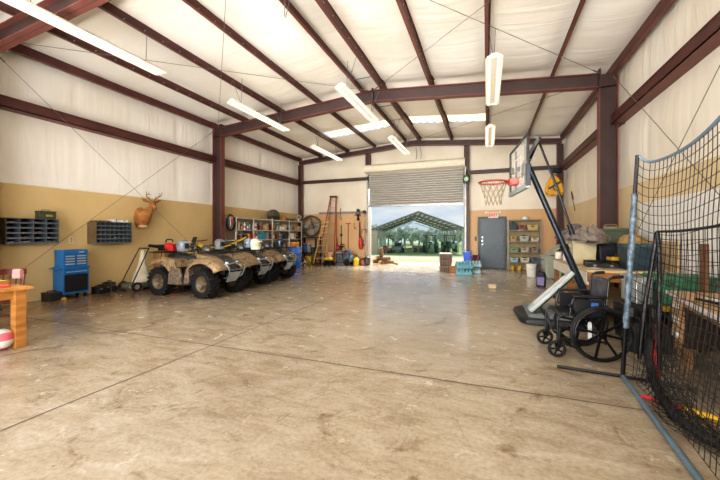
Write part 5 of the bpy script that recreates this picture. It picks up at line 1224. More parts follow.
# ---------------------------------------------------------------- desk behind the net
dk = thing('pedestal_desk', 'worn wooden desk with three drawers and white top edge behind the net', 'desk', (2.23, 4.14, 0), R(-10))
DW = mat('desk_wood', '#b58a58', .5, var=.2, scale=2, stretch=(6, 1, 1), col2='#8c6238'); DT = mat('desk_top_tan', '#c39c70', .55, var=.12, scale=3); DKI = mat('desk_shade', '#3d2818', .6)  # dark inner wood, kneehole and drawer-gap shade put into the colour
M().box(-.38, .14, -.80, .84, .735, .762).o('desktop', DT, dk, smooth=0, bev=.004)
M().box(-.392, -.38, -.80, .84, .725, .764).o('top_edging', mat('desk_edge_white', '#dcdbe0', .4, var=.05), dk, smooth=0)
M().box(-.33, .12, .36, .80, .22, .735).o('pedestal', DKI, dk, smooth=0, bev=.004); M().box(-.33, .12, -.78, -.74, .0, .735).o('end_panel', DKI, dk, smooth=0)
M().box(.07, .10, -.74, .36, .2, .735).o('modesty_panel', DKI, dk, smooth=0)
M().box(-.345, -.33, -.74, .36, .66, .735).o('apron', DW, dk, smooth=0)
for y in (.39, .77):
    for x in (-.30, .09): M().box(x-.03, x+.03, y-.03, y+.03, 0, .22).o('leg', DW, dk, smooth=0)
for k in range(3):
    z = .25+k*.155
    d_ = M().box(-.352, -.33, .385, .775, z, z+.14).o('drawer', mat('drawer_front', '#cda274', .45, var=.15, scale=3), dk, smooth=0, bev=.005)
    M().loft([[(-.352-o_, .58+q, z+.07+dz) for q, dz in ((-.09, -.028), (.09, -.028), (.09, .028), (-.09, .028))] for o_ in (0, .016, .02)]).o('drawer_pull', mat('pull_pale', '#eeeae4', .4), d_, bev=.004)
t = thing('tall_board', 'narrow brown board standing upright behind the desk', 'board', (2.43, 5.22, 0), 0); M().box(-.02, .02, -.06, .06, .0, 1.31).o('board_body', mat('board_brown', '#83552c', .6, var=.15, stretch=(1, 1, 6)), t, smooth=0, bev=.004)
t['category'] = 'timber board'
t = thing('wall_organizer', 'pale wall panel with rows of dark hooks right of the tall board', 'organizer', (2.755, 4.75, .92))
M().box(0, .012, -.45, .62, 0, .56).o('panel', mat('organizer_pale', '#dcd9c8', .5, var=.04), t, smooth=0, bev=.004)
for r in range(4):
    for c in range(6): M().box(-.02, 0, -.38+c*.17, -.30+c*.17, .08+r*.125, .12+r*.125).cyl((-.02, -.34+c*.17, .10+r*.125), (-.04, -.34+c*.17, .13+r*.125), .008, n=6).o('hook', mat('hook_dark', '#2c3336', .5), t, smooth=0)
t = thing('blue_jug', 'blue plastic bottle standing on the near end of the desk', 'bottle', (1.98, 3.82, .766)); M().lathe([(0, 0), (.06, 0), (.065, .01), (.065, .15), (.04, .2), (.022, .22), (.022, .25)], n=18).o('bottle_body', mat('jug_blue', '#3f6f8c', .3, var=.08), t); M().cyl((0, 0, .25), (0, 0, .275), .027).o('cap', BLACK, t)
t = thing('paper_pad', 'white paper pad lying on the back of the desk', 'papers', (2.15, 4.3, .764), R(12)); M().box(-.16, .16, -.12, .12, 0, .02).o('pages', mat('paper', '#d7dbe0', .7, var=.03), t, smooth=0); M().box(-.162, -.13, -.122, .122, -.001, .023).o('binding', BLACK, t, smooth=0)
# boxes between bench and desk
t = thing('green_ice_chest', 'green plastic chest behind the desk drawers', 'chest', (2.41, 5.76, .50), R(4)); GRN = mat('chest_green', '#3f7a58', .5, var=.08)
M().box(-.32, .30, -.2, .2, 0, .30).o('tub', GRN, t, smooth=0, bev=.02); M().box(-.33, .31, -.21, .21, .30, .38).o('lid', GRN, t, smooth=0, bev=.02)
for x in (-.2, .16): M().box(x-.03, x+.03, -.225, -.2, .24, .34).o('latch', mat('latch_green', '#2f5d44', .5), t, smooth=0, bev=.004)
def diamond():
    m = mat('diamond_plate', '#c9ced0', .3, .75, var=.05); nt = m.node_tree; N = nt.nodes; L = nt.links
    tc = N.new('ShaderNodeTexCoord'); w1 = N.new('ShaderNodeTexWave'); w1.inputs['Scale'].default_value = 9; w1.bands_direction = 'DIAGONAL'; L.new(tc.outputs['Object'], w1.inputs['Vector'])
    w2 = N.new('ShaderNodeTexChecker'); w2.inputs['Scale'].default_value = 55; L.new(tc.outputs['Object'], w2.inputs['Vector'])
    bp2 = N.new('ShaderNodeBump'); bp2.inputs['Strength'].default_value = 1; bp2.inputs['Distance'].default_value = .03; w2.inputs['Color1'].default_value = lin('#dfe3e4'); w2.inputs['Color2'].default_value = lin('#a9b0b3'); L.new(w2.outputs['Color'], N['Principled BSDF'].inputs['Base Color']); L.new(w2.outputs['Fac'], bp2.inputs['Height']); L.new(bp2.outputs['Normal'], N['Principled BSDF'].inputs['Normal']); return m
t = thing('diamond_plate_box', 'silver diamond-plate truck tool box under the front of the workbench', 'truck box', (1.98, 5.74, .50), R(4)); DPM = diamond()
M().box(-.14, .05, -.24, .2, 0, .29).o('body', DPM, t, smooth=0, bev=.008); M().box(-.15, .06, -.25, .21, .29, .35).o('lid', DPM, t, smooth=0, bev=.008); M().box(-.08, -.02, -.262, -.25, .22, .32).o('latch', SILVER, t, smooth=0, bev=.003)
for k, (x, y, w_, h, lb, yl) in enumerate([(1.88, 5.62, .36, .49, 'black storage crate on the floor under the diamond-plate box', 0), (2.32, 5.66, .42, .49, 'black tote with yellow lid edge under the green chest', 1)]):
    t = thing('black_crate', lb, 'crate', (x, y, 0), R(3))
    M().loft([[(a*w_/2*f, b_*.22*f, z) for a, b_ in ((-1, -1), (1, -1), (1, 1), (-1, 1))] for f, z in ((.88, 0), (.98, h-.06))]).o('tub', BLACK, t, smooth=0, bev=.015); M().box(-w_/2, w_/2, -.225, .225, h-.06, h).o('lid', mat('crate_yellow', '#c8a428', .5) if yl else DKPL, t, smooth=0, bev=.008)
    for q in (-.12, .12): M().box(q-.02, q+.02, -.24, -.215, h-.14, h-.03).o('latch', GREYM if not yl else BLACK, t, smooth=0, bev=.004)
for k, (x, y, lb) in enumerate([(1.72, 5.08, 'dark wheeled tool bag on the floor behind the wheelchair wheel'), (1.98, 5.16, 'dark tool bag on the floor against the desk drawers')]):
    t = thing('tool_bag', lb, 'bag', (x, y, 0), R(10-20*k)); M().loft([[(a*.12*f, b_*.14*f, z) for a, b_ in ((-1, -.7), (-.7, -1), (.7, -1), (1, -.7), (1, .7), (.7, 1), (-.7, 1), (-1, .7))] for f, z in ((.95, 0), (1, .05), (1, .24), (.6, .32))]).o('bag_body', mat(f'bag_dark{k}', ['#1f2023', '#2a2622'][k], .7, var=.2), t, bev=.01); M().tube(fillet([(0, -.07, .3), (0, -.07, .40), (0, .07, .40), (0, .07, .3)], .03), .01).o('handle', BLACK, t); M().box(-.13, -.115, -.06, .06, .06, .18).o('pocket', mat('pocket_grey', '#4c4f4a', .7), t, bev=.01)
t = thing('plywood_sheet', 'tan cardboard sheet leaning on the wall behind the teal tote', 'sheet', (2.70, 7.0, .852), 0); M().box(-.015, .015, -.55, .45, 0, .46).o('board_body', mat('card_tan', '#c8ad84', .7, var=.06), t, smooth=0)
t['category'] = 'cardboard'
t = thing('wicker_hamper', 'tan rounded basket behind the teal tote on the workbench', 'basket', (2.42, 7.35, .852)); WK = mat('wicker', '#b08f58', .7, var=.2, scale=30, bump=.6, bscale=60)
M().lathe([(0, 0), (.17, 0), (.2, .05), (.2, .4)], n=24).o('basket_body', WK, t, smooth=60); M().lathe([(.205, .4), (.205, .44), (.19, .5), (.12, .56), (0, .58)], n=24).o('lid', WK, t, smooth=60)

# ---------------------------------------------------------------- batting net on pipe frame
bn_ = thing('batting_net', 'tall black batting net on a steel and blue pipe frame', 'batting net', (0, 0, 0))
M().tube([(1.26, 4.05, 0.03), (1.30, 4.05, .75), (1.38, 4.05, 2.2)], [.02, .02, .017], 10).o('upright_pole', BLKM, bn_)
def sleeve(u, v):
    a = 2*PI*v; z = .50+1.32*u; x = 1.26+.12*z/2.2; r = .026+.003*math.sin(26*u+2*a)+.002*math.sin(61*u-3*a)
    return (x+r*math.cos(a), 4.05+r*math.sin(a), z)
M().grid(sleeve, 70, 16).o('pole_wrap', mat('wrap_silver_blue', '#6b7d8b', .45, .1, var=.25, scale=26, col2='#32424f'), bn_, smooth=70)
M().tube([(1.26, 4.05, .02), (1.14, 2.5, .02), (1.04, 1.2, .02)], .021, 12).o('floor_pipe', BLUP, bn_)
M().tube([(.70, 4.11, .018), (1.26, 4.05, .018), (1.77, 3.92, .018)], .016, 8).o('foot_bar', BLKM, bn_)
top = [(1.38, 4.05, 2.2), (1.44, 4.04, 2.125), (1.475, 3.9, 2.10), (1.46, 3.5, 2.09), (1.42, 3.15, 2.10), (1.36, 2.8, 2.13), (1.28, 2.35, 2.2), (1.22, 1.9, 2.3), (1.1, 1.3, 2.4)]
bot = [(1.27, 4.05, .06), (1.34, 4.02, .05), (1.36, 3.9, .04), (1.34, 3.6, .03), (1.30, 3.2, .03), (1.27, 2.85, .03), (1.22, 2.4, .03), (1.14, 1.9, .03), (1.06, 1.3, .03)]
def poly(P, u):
    P = [Vector(p) for p in P]; ls = [(b_-a).length for a, b_ in zip(P, P[1:])]; t = u*sum(ls)
    for a, b_, l in zip(P, P[1:], ls):
        if t <= l: return a.lerp(b_, t/l)
        t -= l
    return P[-1]
def resamp(P, n):
    k = len(P); S = [Vector(p) for p in P]
    for _ in range(2):
        Q = [S[0]]
        for a, b_ in zip(S, S[1:]): Q += [a.lerp(b_, .25), a.lerp(b_, .75)]
        Q.append(S[-1]); S = Q
    return S
T2, B2 = resamp(top, 0), resamp(bot, 0)
def netpt(u, v):
    a, b_ = poly(T2, u), poly(B2, u); p = b_.lerp(a, v)
    bul = math.sin(PI*v); p += Vector((.02*bul*min(1, u*5), 0, 0)); p.z -= .02*math.sin(PI*v)*math.sin(9*u); p.x += .015*math.sin(11*v+7*u)*bul
    return p
def netmesh(fn, nu, nv, r):
    mb = M()
    for j in range(nv+1): mb.tube([fn(i/nu, j/nv) for i in range(nu+1)], r, 4, cap=False)
    for i in range(nu+1): mb.tube([fn(i/nu, j/nv) for j in range(nv+1)], r, 4, cap=False)
    return mb
netmesh(netpt, 38, 25, .0028).o('netting', NETM, bn_, smooth=0)['kind'] = 'stuff'
M().tube([netpt(i/60, 1.0) for i in range(61)], .013, 8).o('top_hem', mat('hem_blue', '#6d8092', .6, var=.1), bn_)

# second net: bow-frame rebounder standing just behind
rb = thing('rebound_net', 'black bow-frame sports net standing inside the taller batting net', 'sports net', (-.11, 0, 0))
PAD = mat('pad_black', '#1c1b1d', .65, var=.25, scale=30, bump=.5, bscale=40)
rt = [(1.62, 3.98, 1.45), (1.62, 3.6, 1.45), (1.60, 3.2, 1.47), (1.58, 2.8, 1.5), (1.55, 2.3, 1.52), (1.5, 1.7, 1.5)]
rbm = [(1.54, 3.95, .30), (1.51, 3.62, .14), (1.48, 3.3, .07), (1.50, 2.95, .05), (1.52, 2.6, .06), (1.5, 1.8, .06)]
for dx, dy, zz in ((-.02, .03, .22), (.06, -.06, .18)): M().tube(fillet([(1.62, 3.98, 1.45), (1.60+dx*.4, 3.98+dy*.6, 1.2), (1.55+dx, 3.98+dy, .7), (1.52+dx*1.4, 3.97+dy*1.2, zz)], .1), .019, 8).o('upright_pole', BLKM, rb)
M().tube(resamp(rt, 0), .011, 8).o('top_cord', NETM, rb)
def bowpath(): return resamp([(1.58, 4.0, .42), (1.56, 3.98, .22), (1.52, 3.80, .10), (1.47, 3.5, .06), (1.44, 3.2, .055), (1.48, 2.95, .055), (1.58, 2.75, .055), (1.72, 2.62, .055)], 0)
M().tube(bowpath(), [.030+.012*math.sin(i*1.9)**2 for i in range(len(bowpath()))], 12).o('bow_foot', PAD, rb)
def rpt(u, v):
    a, b_ = poly(resamp(rt, 0), u), poly(resamp(rbm, 0), u); p = b_.lerp(a, v); p.x += .05*math.sin(PI*v)*math.sin(PI*u); return p
netmesh(rpt, 26, 17, .0028).o('netting', NETM, rb, smooth=0)['kind'] = 'stuff'
# slack netting gathered on the floor along the bow
def slack(seed, dx, dz, amp):
    r_ = random.Random(seed); P = bowpath()[2:]
    def f(u, v):
        p = poly(P, u); a = (v-.5)
        return p+Vector((a*.26+dx+amp*math.sin(17*u+seed), amp*.6*math.sin(23*u+5*v+seed), max(-.03, dz+.05*math.sin(9*v+13*u+seed)-abs(a)*.10)))
    return f
for sd, dx, dz in ((1, .03, .03), (3, .10, .02)): netmesh(slack(sd, dx, dz, .03), 28, 6, .003).o('slack_netting', NETM, rb, smooth=0)['kind'] = 'stuff'
# bats
t = thing('red_bat', 'red handled bat standing upright inside the nets', 'bat', (1.49, 3.93, .08), 0)
M().lathe([(0, 0), (.022, 0), (.03, .03), (.03, .2), (.02, .3), (.013, .36), (.013, .48), (.02, .49), (0, .5)], n=14).o('bat_body', mat('bat_red', '#b8232b', .4, var=.08), t)
t['category'] = 'bat'
t = thing('yellow_bat', 'yellow plastic bat with red handle lying on the floor inside the nets', 'bat', (1.46, 3.42, .035), R(-35))
M().tube([(0, 0, 0), (.22, 0, 0), (.25, 0, 0), (.27, 0, 0)], [.026, .026, .02, .006], 12).o('barrel', mat('bat_yellow', '#d9ae1f', .4, var=.06), t); M().tube([(0, 0, 0), (-.12, 0, 0), (-.26, 0, 0)], [.024, .015, .016], 10).o('handle', mat('bat_red', '#b8232b', .4), t)
# ================================================================ LEFT-WALL RACK AND ITS CONTENTS
UPR = mat('rack_grey', '#c9c6bb', .5, .1, var=.06)
rk = thing('storage_rack', 'pale grey steel shelving along the left wall behind the quad bikes', 'shelving', (-8.68, 12.03, 0))
RY = [9.75, 10.74, 11.94, 13.24, 14.32]
for y in RY:
    for x in (-.27, .27): M().box(x-.018, x+.018, y-12.03-.02, y-12.03+.02, 0, 2.08).o('upright', UPR, rk, smooth=0)
RZ = [.12, .42, .80, 1.22, 1.60, 2.04]
for z in RZ: M().box(-.29, .29, RY[0]-12.05, RY[-1]-12.01, z-.035, z).o('shelf', UPR, rk, smooth=0)
for a, b_ in zip(RY, RY[1:]): M().box(-.3, -.29, a-12.03, b_-12.03, .1, 2.05).o('back_panel', mat('rack_back', '#bfb39a', .7), rk, smooth=0)
r_ = random.Random(11)
KIND = {}
def item(kind, col, col2):
    """one small container of a kind with its parts, origin at its base"""
    key = (kind, col, col2)
    m1 = mat('item_'+col, col, .45, var=.08); m2 = mat('item_'+col2, col2, .45, var=.06)
    t = thing(kind, '', kind.replace('_', ' '))
    if kind == 'bottle':
        M().lathe([(0, 0), (.04, 0), (.044, .01), (.044, .15), (.03, .19), (.016, .21), (.016, .23)], n=14).o('bottle_body', m1, t); M().cyl((0, 0, .23), (0, 0, .26), .02, n=12).o('cap', m2, t); M().lathe([(.0445, .04), (.0445, .12)], n=14, cap=False).o('wrapper', m2, t)
    elif kind == 'spray_can':
        M().lathe([(0, 0), (.033, 0), (.033, .16), (.024, .18), (0, .18)], n=14).o('can_body', m1, t); M().lathe([(.028, .18), (.028, .22), (.02, .23), (0, .23)], n=14).o('cap', m2, t)
    elif kind == 'jug':
        M().loft([[(x*f, y*f, z) for x, y in ((-.07, -.05), (.07, -.05), (.07, .05), (-.07, .05))] for f, z in ((.9, 0), (1, .02), (1, .18), (.6, .24), (.3, .25))]).o('jug_body', m1, t, bev=.012); M().cyl((-.02, 0, .25), (-.02, 0, .285), .022, n=12).o('cap', m2, t); M().tube(fillet([(.03, 0, .24), (.075, 0, .25), (.085, 0, .15), (.065, 0, .12)], .02), .01, 6).o('handle', m1, t)
    elif kind == 'paint_can':
        M().lathe([(0, 0), (.075, 0), (.075, .17), (0, .17)], n=18).o('can_body', m1, t); M().lathe([(.06, .17), (.078, .17), (.078, .18), (0, .176)], n=18).o('lid', m2, t); M().tube([(.0, .077*math.cos(a), .12-.07*math.sin(a)) for a in [PI*i/10 for i in range(11)]], .003, 4).o('bail_handle', GREYM, t)
    elif kind == 'carton':
        h = .2; M().box(-.12, .12, -.11, .11, 0, h).o('carton_body', m1, t, smooth=0, bev=.003); M().box(-.1205, .1205, -.025, .025, h-.06, h+.001).o('tape', m2, t, smooth=0); M().box(.12, .1215, -.07, .04, .05, .12).o('printed_panel', m2, t, smooth=0)
    elif kind == 'tub':
        M().lathe([(0, 0), (.085, 0), (.11, .2), (.115, .2), (.115, .215), (.1, .215), (.08, .01), (0, .012)], n=18).o('tub_body', m1, t); M().lathe([(0, .17), (.06, .18), (.09, .16)], n=12, cap=False).o('contents', m2, t, smooth=0)
    elif kind == 'tool_case':
        M().box(-.09, .09, -.16, .16, 0, .1).o('base', m1, t, smooth=0, bev=.01); M().box(-.09, .09, -.16, .16, .102, .17).o('lid', m1, t, smooth=0, bev=.01); M().tube(fillet([(.0, -.06, .17), (.0, -.06, .205), (.0, .06, .205), (.0, .06, .17)], .02), .008, 6).o('handle', m2, t); M().box(.09, .1, -.03, .03, .08, .13).o('latch', m2, t, smooth=0)
    return t
CN = {'#3a2f2b': 'dark brown', '#7a4a2c': 'brown', '#c8452f': 'red', '#d98a4a': 'orange', '#3f98a8': 'teal', '#e6e0d2': 'white', '#8c9298': 'grey', '#25282c': 'black', '#d7b23a': 'yellow', '#3d5d8c': 'blue', '#b99a6a': 'tan', '#5e7a4e': 'green', '#c9b9a0': 'cream', '#d78f8a': 'pink'}
CI = {v: k for k, v in CN.items()}
KN = {'bottle': 'plastic bottle', 'spray_can': 'spray can', 'jug': 'handled jug', 'paint_can': 'paint can', 'carton': 'cardboard box', 'tub': 'open tub', 'tool_case': 'hard case'}
KW = {'bottle': .11, 'spray_can': .085, 'jug': .13, 'paint_can': .18, 'carton': .25, 'tub': .25, 'tool_case': .36}
BAY = ['first', 'second', 'third', 'fourth']; SHN = {4: 'upper', 3: 'middle', 2: 'lower'}
PLAN = {
 (4, 0): 'bottle:grey jug:cream spray_can:dark bottle:red bottle:white bottle:black bottle:teal spray_can:grey',
 (4, 1): 'spray_can:grey bottle:white jug:dark paint_can:brown carton:tan spray_can:red bottle:green',
 (4, 2): 'carton:brown bottle:white spray_can:cream jug:teal paint_can:white bottle:orange tub:cream',
 (4, 3): 'bottle:grey carton:grey spray_can:dark carton:tan carton:tan',
 (3, 0): 'bottle:red spray_can:red paint_can:dark tub:grey tool_case:dark tub:orange',
 (3, 1): 'jug:red bottle:red jug:teal jug:teal jug:teal bottle:white jug:grey bottle:black',
 (3, 2): 'paint_can:brown bottle:orange paint_can:dark tub:brown bottle:white tub:blue tool_case:black',
 (3, 3): 'bottle:black jug:white carton:white tool_case:dark bottle:black',
 (2, 0): 'bottle:grey jug:dark tub:grey bottle:white paint_can:grey spray_can:black bottle:grey',
 (2, 1): 'jug:grey bottle:black tub:white paint_can:grey spray_can:dark bottle:white jug:dark',
 (2, 2): 'bottle:grey tub:dark jug:blue paint_can:white bottle:black',
 (2, 3): 'tub:orange tub:yellow carton:tan jug:dark bottle:yellow'}
seen = {}
ORD = ['', 'first', 'second', 'third', 'fourth', 'fifth', 'sixth', 'seventh', 'eighth', 'ninth']
CAPS = {'red': 'white', 'white': 'red', 'teal': 'white', 'grey': 'black', 'black': 'grey', 'orange': 'white', 'dark brown': 'cream', 'brown': 'tan', 'tan': 'cream', 'cream': 'brown', 'yellow': 'black', 'blue': 'white', 'green': 'yellow'}
PRO = {}
for (sh, bay), row in PLAN.items():
    toks = row.split(); y0, y1 = RY[bay]+.05, RY[bay+1]-.05
    wsum = sum(KW[q.split(':')[0]] for q in toks); gap = max(0, (y1-y0-wsum)/(len(toks))); sc = min(1, (y1-y0)/wsum); y = y0+gap*.5
    for k, q in enumerate(toks):
        kd, cn = q.split(':'); cn = 'dark brown' if cn == 'dark' else cn; key = (kd, cn)
        w_ = KW[kd]*sc; yy = y+w_/2; y += w_+gap
        lb = f'{cn} {KN[kd]} on the {SHN[sh]} rack shelf, {BAY[bay]} bay, {ORD[k+1]} from left'
        loc = (-8.52+r_.uniform(-.05, .03), yy, RZ[sh]+.001); rz = r_.uniform(-.25, .25) if kd not in ('carton', 'tool_case') else r_.uniform(-.03, .03)
        if key not in PRO: PRO[key] = o = item(kd, CI[cn], CI[CAPS[cn]]); o.location = loc; o.rotation_euler = (0, 0, rz)
        else: o = copy_tree(PRO[key], loc, rz)
        s_ = sc*r_.uniform(.95, 1.0); zmax = .36/(.28 if kd in ('bottle', 'jug') else .23)
        o.scale = (sc*.98, sc*.98, min(zmax, r_.uniform(1.0, 1.3)))
        o['label'] = lb; o['category'] = KN[kd].split()[-1]; o['group'] = f'supplies on the {SHN[sh]} shelf of the left wall rack'
# on top of the rack
t = thing('fishing_basket', 'dark domed wicker hamper lying on top of the left wall rack', 'hamper', (-8.62, 12.33, 2.042), R(8)); WKD = mat('wicker_dark', '#6d6250', .8, var=.3, scale=30, bump=.6, bscale=50)
M().loft([[(x*.2*f, y*.42*f, z) for x, y in [(math.cos(a), math.sin(a)) for a in [2*PI*i/22 for i in range(22)]]] for f, z in ((.92, 0), (1, .1), (1.0, .16))]).o('basket_body', mat('basket_dark', '#35352c', .8, var=.2), t); M().loft([[(x*.21*f, y*.44*f, z) for x, y in [(math.cos(a), math.sin(a)) for a in [2*PI*i/22 for i in range(22)]]] for f, z in ((1, .16), (.98, .22), (.82, .34), (.5, .43), (.1, .45))]).o('lid', WKD, t, smooth=60)  # basket body darker than its lid
t = thing('rolled_mat', 'orange rolled mat beside the hamper on top of the rack', 'mat', (-8.5, 12.9, 2.11)); M().lathe([(.0, -.1), (.065, -.1), (.065, .1), (.0, .1)], (0, 0, 0), 'x', 18).o('roll', mat('roll_orange', '#cf7f3f', .7, var=.1), t)
t['category'] = 'mat'
t = thing('fishing_rod_case', 'long tan tube lying along the top of the rack', 'tube', (-8.6, 13.55, 2.09), R(3)); M().cyl((0, -.5, 0), (0, .45, 0), .045).o('tube_body', mat('tube_tan', '#d2aa6c', .5), t); M().cyl((0, -.52, 0), (0, -.46, 0), .05).o('end_cap', BLACK, t); M().cyl((0, .42, 0), (0, .48, 0), .05).o('end_cap', WHITEP, t)
t = thing('dark_tool_case', 'dark long case under the tan tube on top of the rack', 'case', (-8.48, 13.5, 2.042)); M().box(-.06, .06, -.42, .3, 0, .1).o('case_body', mat('case_umber', '#4a3028', .6), t, smooth=0, bev=.02); M().tube(fillet([(.06, -.12, .05), (.09, -.12, .05), (.09, .02, .05), (.06, .02, .05)], .015), .008).o('handle', BLACK, t)
t = thing('white_fan_heater', 'small white desk fan on the far end of the rack top', 'fan', (-8.5, 14.2, 2.042), R(-30)); M().lathe([(0, 0), (.09, 0), (.09, .02), (.02, .03), (.02, .1)], n=16).o('stand', WHITEP, t)
for q in (.05, .09, .125): M().tube([(.03, q*math.cos(a), .2+q*math.sin(a)) for a in [2*PI*i/22 for i in range(22)]], .006, 5, closed=True).o('guard', WHITEP, t)
M().cyl((-.08, 0, .2), (.0, 0, .2), .05).o('motor', BLACK, t)
for k in range(4): M().loft([[(.0+.01*q, (.02+.085*f)*math.cos(a+q*.35*f), .2+(.02+.085*f)*math.sin(a+q*.35*f)) for q in (-1, 1)] for f in (0, .5, 1)], wrap=False).o('blade', mat('fan_blade', '#b9bdb9', .4), t) if False else [a for a in (k*PI/2,)] and M().loft([[(.012*q, (.02+.085*f)*math.cos(k*PI/2+q*.4*f), .2+(.02+.085*f)*math.sin(k*PI/2+q*.4*f)) for q in (-1, 1)] for f in (.1, .5, 1)], wrap=False).o('blade', mat('fan_blade', '#b9bdb9', .4), t)
# coil hanging on the column
t = thing('cable_coil', 'black cable coil with tools hanging beside the left column', 'coil', (-8.42, 9.50, 1.84))
mb = M()
for k in range(4): mb.tube([(.02*math.sin(k+a*2), (.20+.012*k)*math.cos(a), (.25+.012*k)*math.sin(a)) for a in [2*PI*i/30 for i in range(30)]], .013, 6, closed=True)
mb.o('loop', BLACK, t); M().tube([(-.3, 0, .27), (0, 0, .27)], .012).o('hook', GREYM, t)
for y, c, z in ((-.08, '#3d5d8c', -.12), (.0, '#c9c6bb', -.16), (.09, '#c8452f', -.1)): M().tube([(-.02, y, .2), (-.02, y*.9, z)], [.02, .026]).o('hanging_tool', mat('item_'+c, c, .45), t)
# blue barrel and odds at the rack end
t = thing('blue_barrel', 'blue plastic drum on the floor at the far end of the rack', 'barrel', (-7.82, 12.72, 0)); BB_ = mat('drum_blue', '#2763b0', .4, var=.08)
M().lathe([(0, 0), (.26, 0), (.285, .03), (.285, .26), (.295, .28), (.295, .31), (.285, .33), (.285, .58), (.295, .6), (.295, .63), (.285, .65), (.285, .84), (.26, .88), (.25, .87), (.0, .87)], n=30).o('drum_body', BB_, t); M().cyl((.14, 0, .87), (.14, 0, .9), .04).o('bung', mat('bung_white', '#d6dbe2', .4), t); M().cyl((-.14, 0, .87), (-.14, 0, .9), .03).o('bung', mat('bung_white', '#d6dbe2', .4), t)
t = thing('orange_toolbox', 'orange tool box standing on the blue drum', 'tool box', (-7.8, 12.75, .9)); M().box(-.1, .1, -.17, .17, 0, .13).o('body', mat('box_orange', '#d9772e', .45), t, smooth=0, bev=.012); M().box(-.1, .1, -.17, .17, .132, .19).o('lid', mat('item_#d7b23a', '#d7b23a', .45), t, smooth=0, bev=.012); M().tube(fillet([(0, -.07, .19), (0, -.07, .23), (0, .07, .23), (0, .07, .19)], .02), .01).o('handle', BLACK, t)
for k, (x, y, c, c2, kd, sc, lb) in enumerate([(-8.1, 13.75, 'dark', 'cream', 'carton', 1.5, 'dark box on the floor between blue drum and yellow bucket'), (-7.95, 13.5, 'red', 'white', 'bottle', 1.1, 'red bottle on the floor just right of the blue drum'), (-7.78, 13.55, 'white', 'red', 'bottle', 1.1, 'white bottle on the floor near the blue drum'), (-7.62, 13.72, 'green', 'yellow', 'spray_can', 1.2, 'green spray can on the floor before the yellow bucket'), (-8.2, 14.1, 'brown', 'tan', 'tub', 1.6, 'brown tub on the floor in the back left corner'), (-7.98, 13.2, 'black', 'grey', 'jug', 1.2, 'black jug on the floor tight against the blue drum')]):
    cn = 'dark brown' if c == 'dark' else c; o = item(kd, CI[cn], CI[c2]); o.location = (x, y, 0); o.scale = (sc,)*3; o['label'] = lb; o['category'] = KN[kd].split()[-1]

# ================================================================ BACK WALL, LEFT OF THE ROLL-UP DOOR
t = thing('drum_fan', 'large round industrial fan leaning in the back left corner', 'fan', (-8.15, 14.72, 1.365)); FG = mat('fan_grey', '#8f8c82', .5, .1)
M().tube([(.5*math.cos(a), 0, .47+.5*math.sin(a)) for a in [2*PI*i/40 for i in range(40)]], .03, 8, closed=True).o('fan_ring', mat('fan_dark', '#5e5b55', .5, .1), t)
M().lathe([(.49, .02), (.5, .3), (.47, .3), (.46, .02)], (0, 0, .47), 'y', 36, cap=False).o('shroud', FG, t)
mb = M()
for q in (.1, .2, .3, .4): mb.tube([(q*math.cos(a), -.02, .47+q*math.sin(a)) for a in [2*PI*i/36 for i in range(36)]], .005, 5, closed=True)
for k in range(18): mb.tube([(.06*math.cos(k*PI/9), -.02, .47+.06*math.sin(k*PI/9)), (.49*math.cos(k*PI/9), -.02, .47+.49*math.sin(k*PI/9))], .004, 4)
mb.o('guard', GREYM, t)
for k in range(4):
    a = k*PI/2+.3; M().loft([[(f*math.cos(a+q*.28), .12+.05*q, .47+f*math.sin(a+q*.28)) for q in (-1, 0, 1)] for f in (.06, .25, .44)], wrap=False).o('blade', mat('blade_steel', '#b5b0a2', .5, .1), t, solid=.006)
M().cyl((0, .02, .47), (0, .28, .47), .1).o('motor', FG, t)
t2 = thing('fan_stand_bench', 'dark steel bench carrying the round fan in the back left corner', 'bench', (-8.2, 14.78, 0))
M().box(-.5, .5, -.28, .28, 1.25, 1.30).o('benchtop', mat('bench_umber', '#4a3e34', .6), t2, smooth=0)
for x in (-.45, .45):
    for y in (-.24, .24): M().box(x-.03, x+.03, y-.03, y+.03, 0, 1.25).o('leg', DKPL, t2, smooth=0)
M().box(-.48, .48, -.26, .26, .5, .53).o('lower_shelf', mat('bench_umber', '#4a3e34', .6), t2, smooth=0)
for k, (x, z, c, kd, lb) in enumerate([(-8.45, .531, 'blue', 'jug', 'blue jug on the shelf under the round fan'), (-8.2, .531, 'grey', 'jug', 'grey jug on the shelf under the round fan'), (-7.98, .531, 'black', 'paint_can', 'black can on the shelf under the round fan')]):
    o = item(kd, CI[c], CI['white']); o.location = (x, 14.7, z); o.scale = (1.5, 1.5, 1.6); o['label'] = lb; o['category'] = KN[kd].split()[-1]
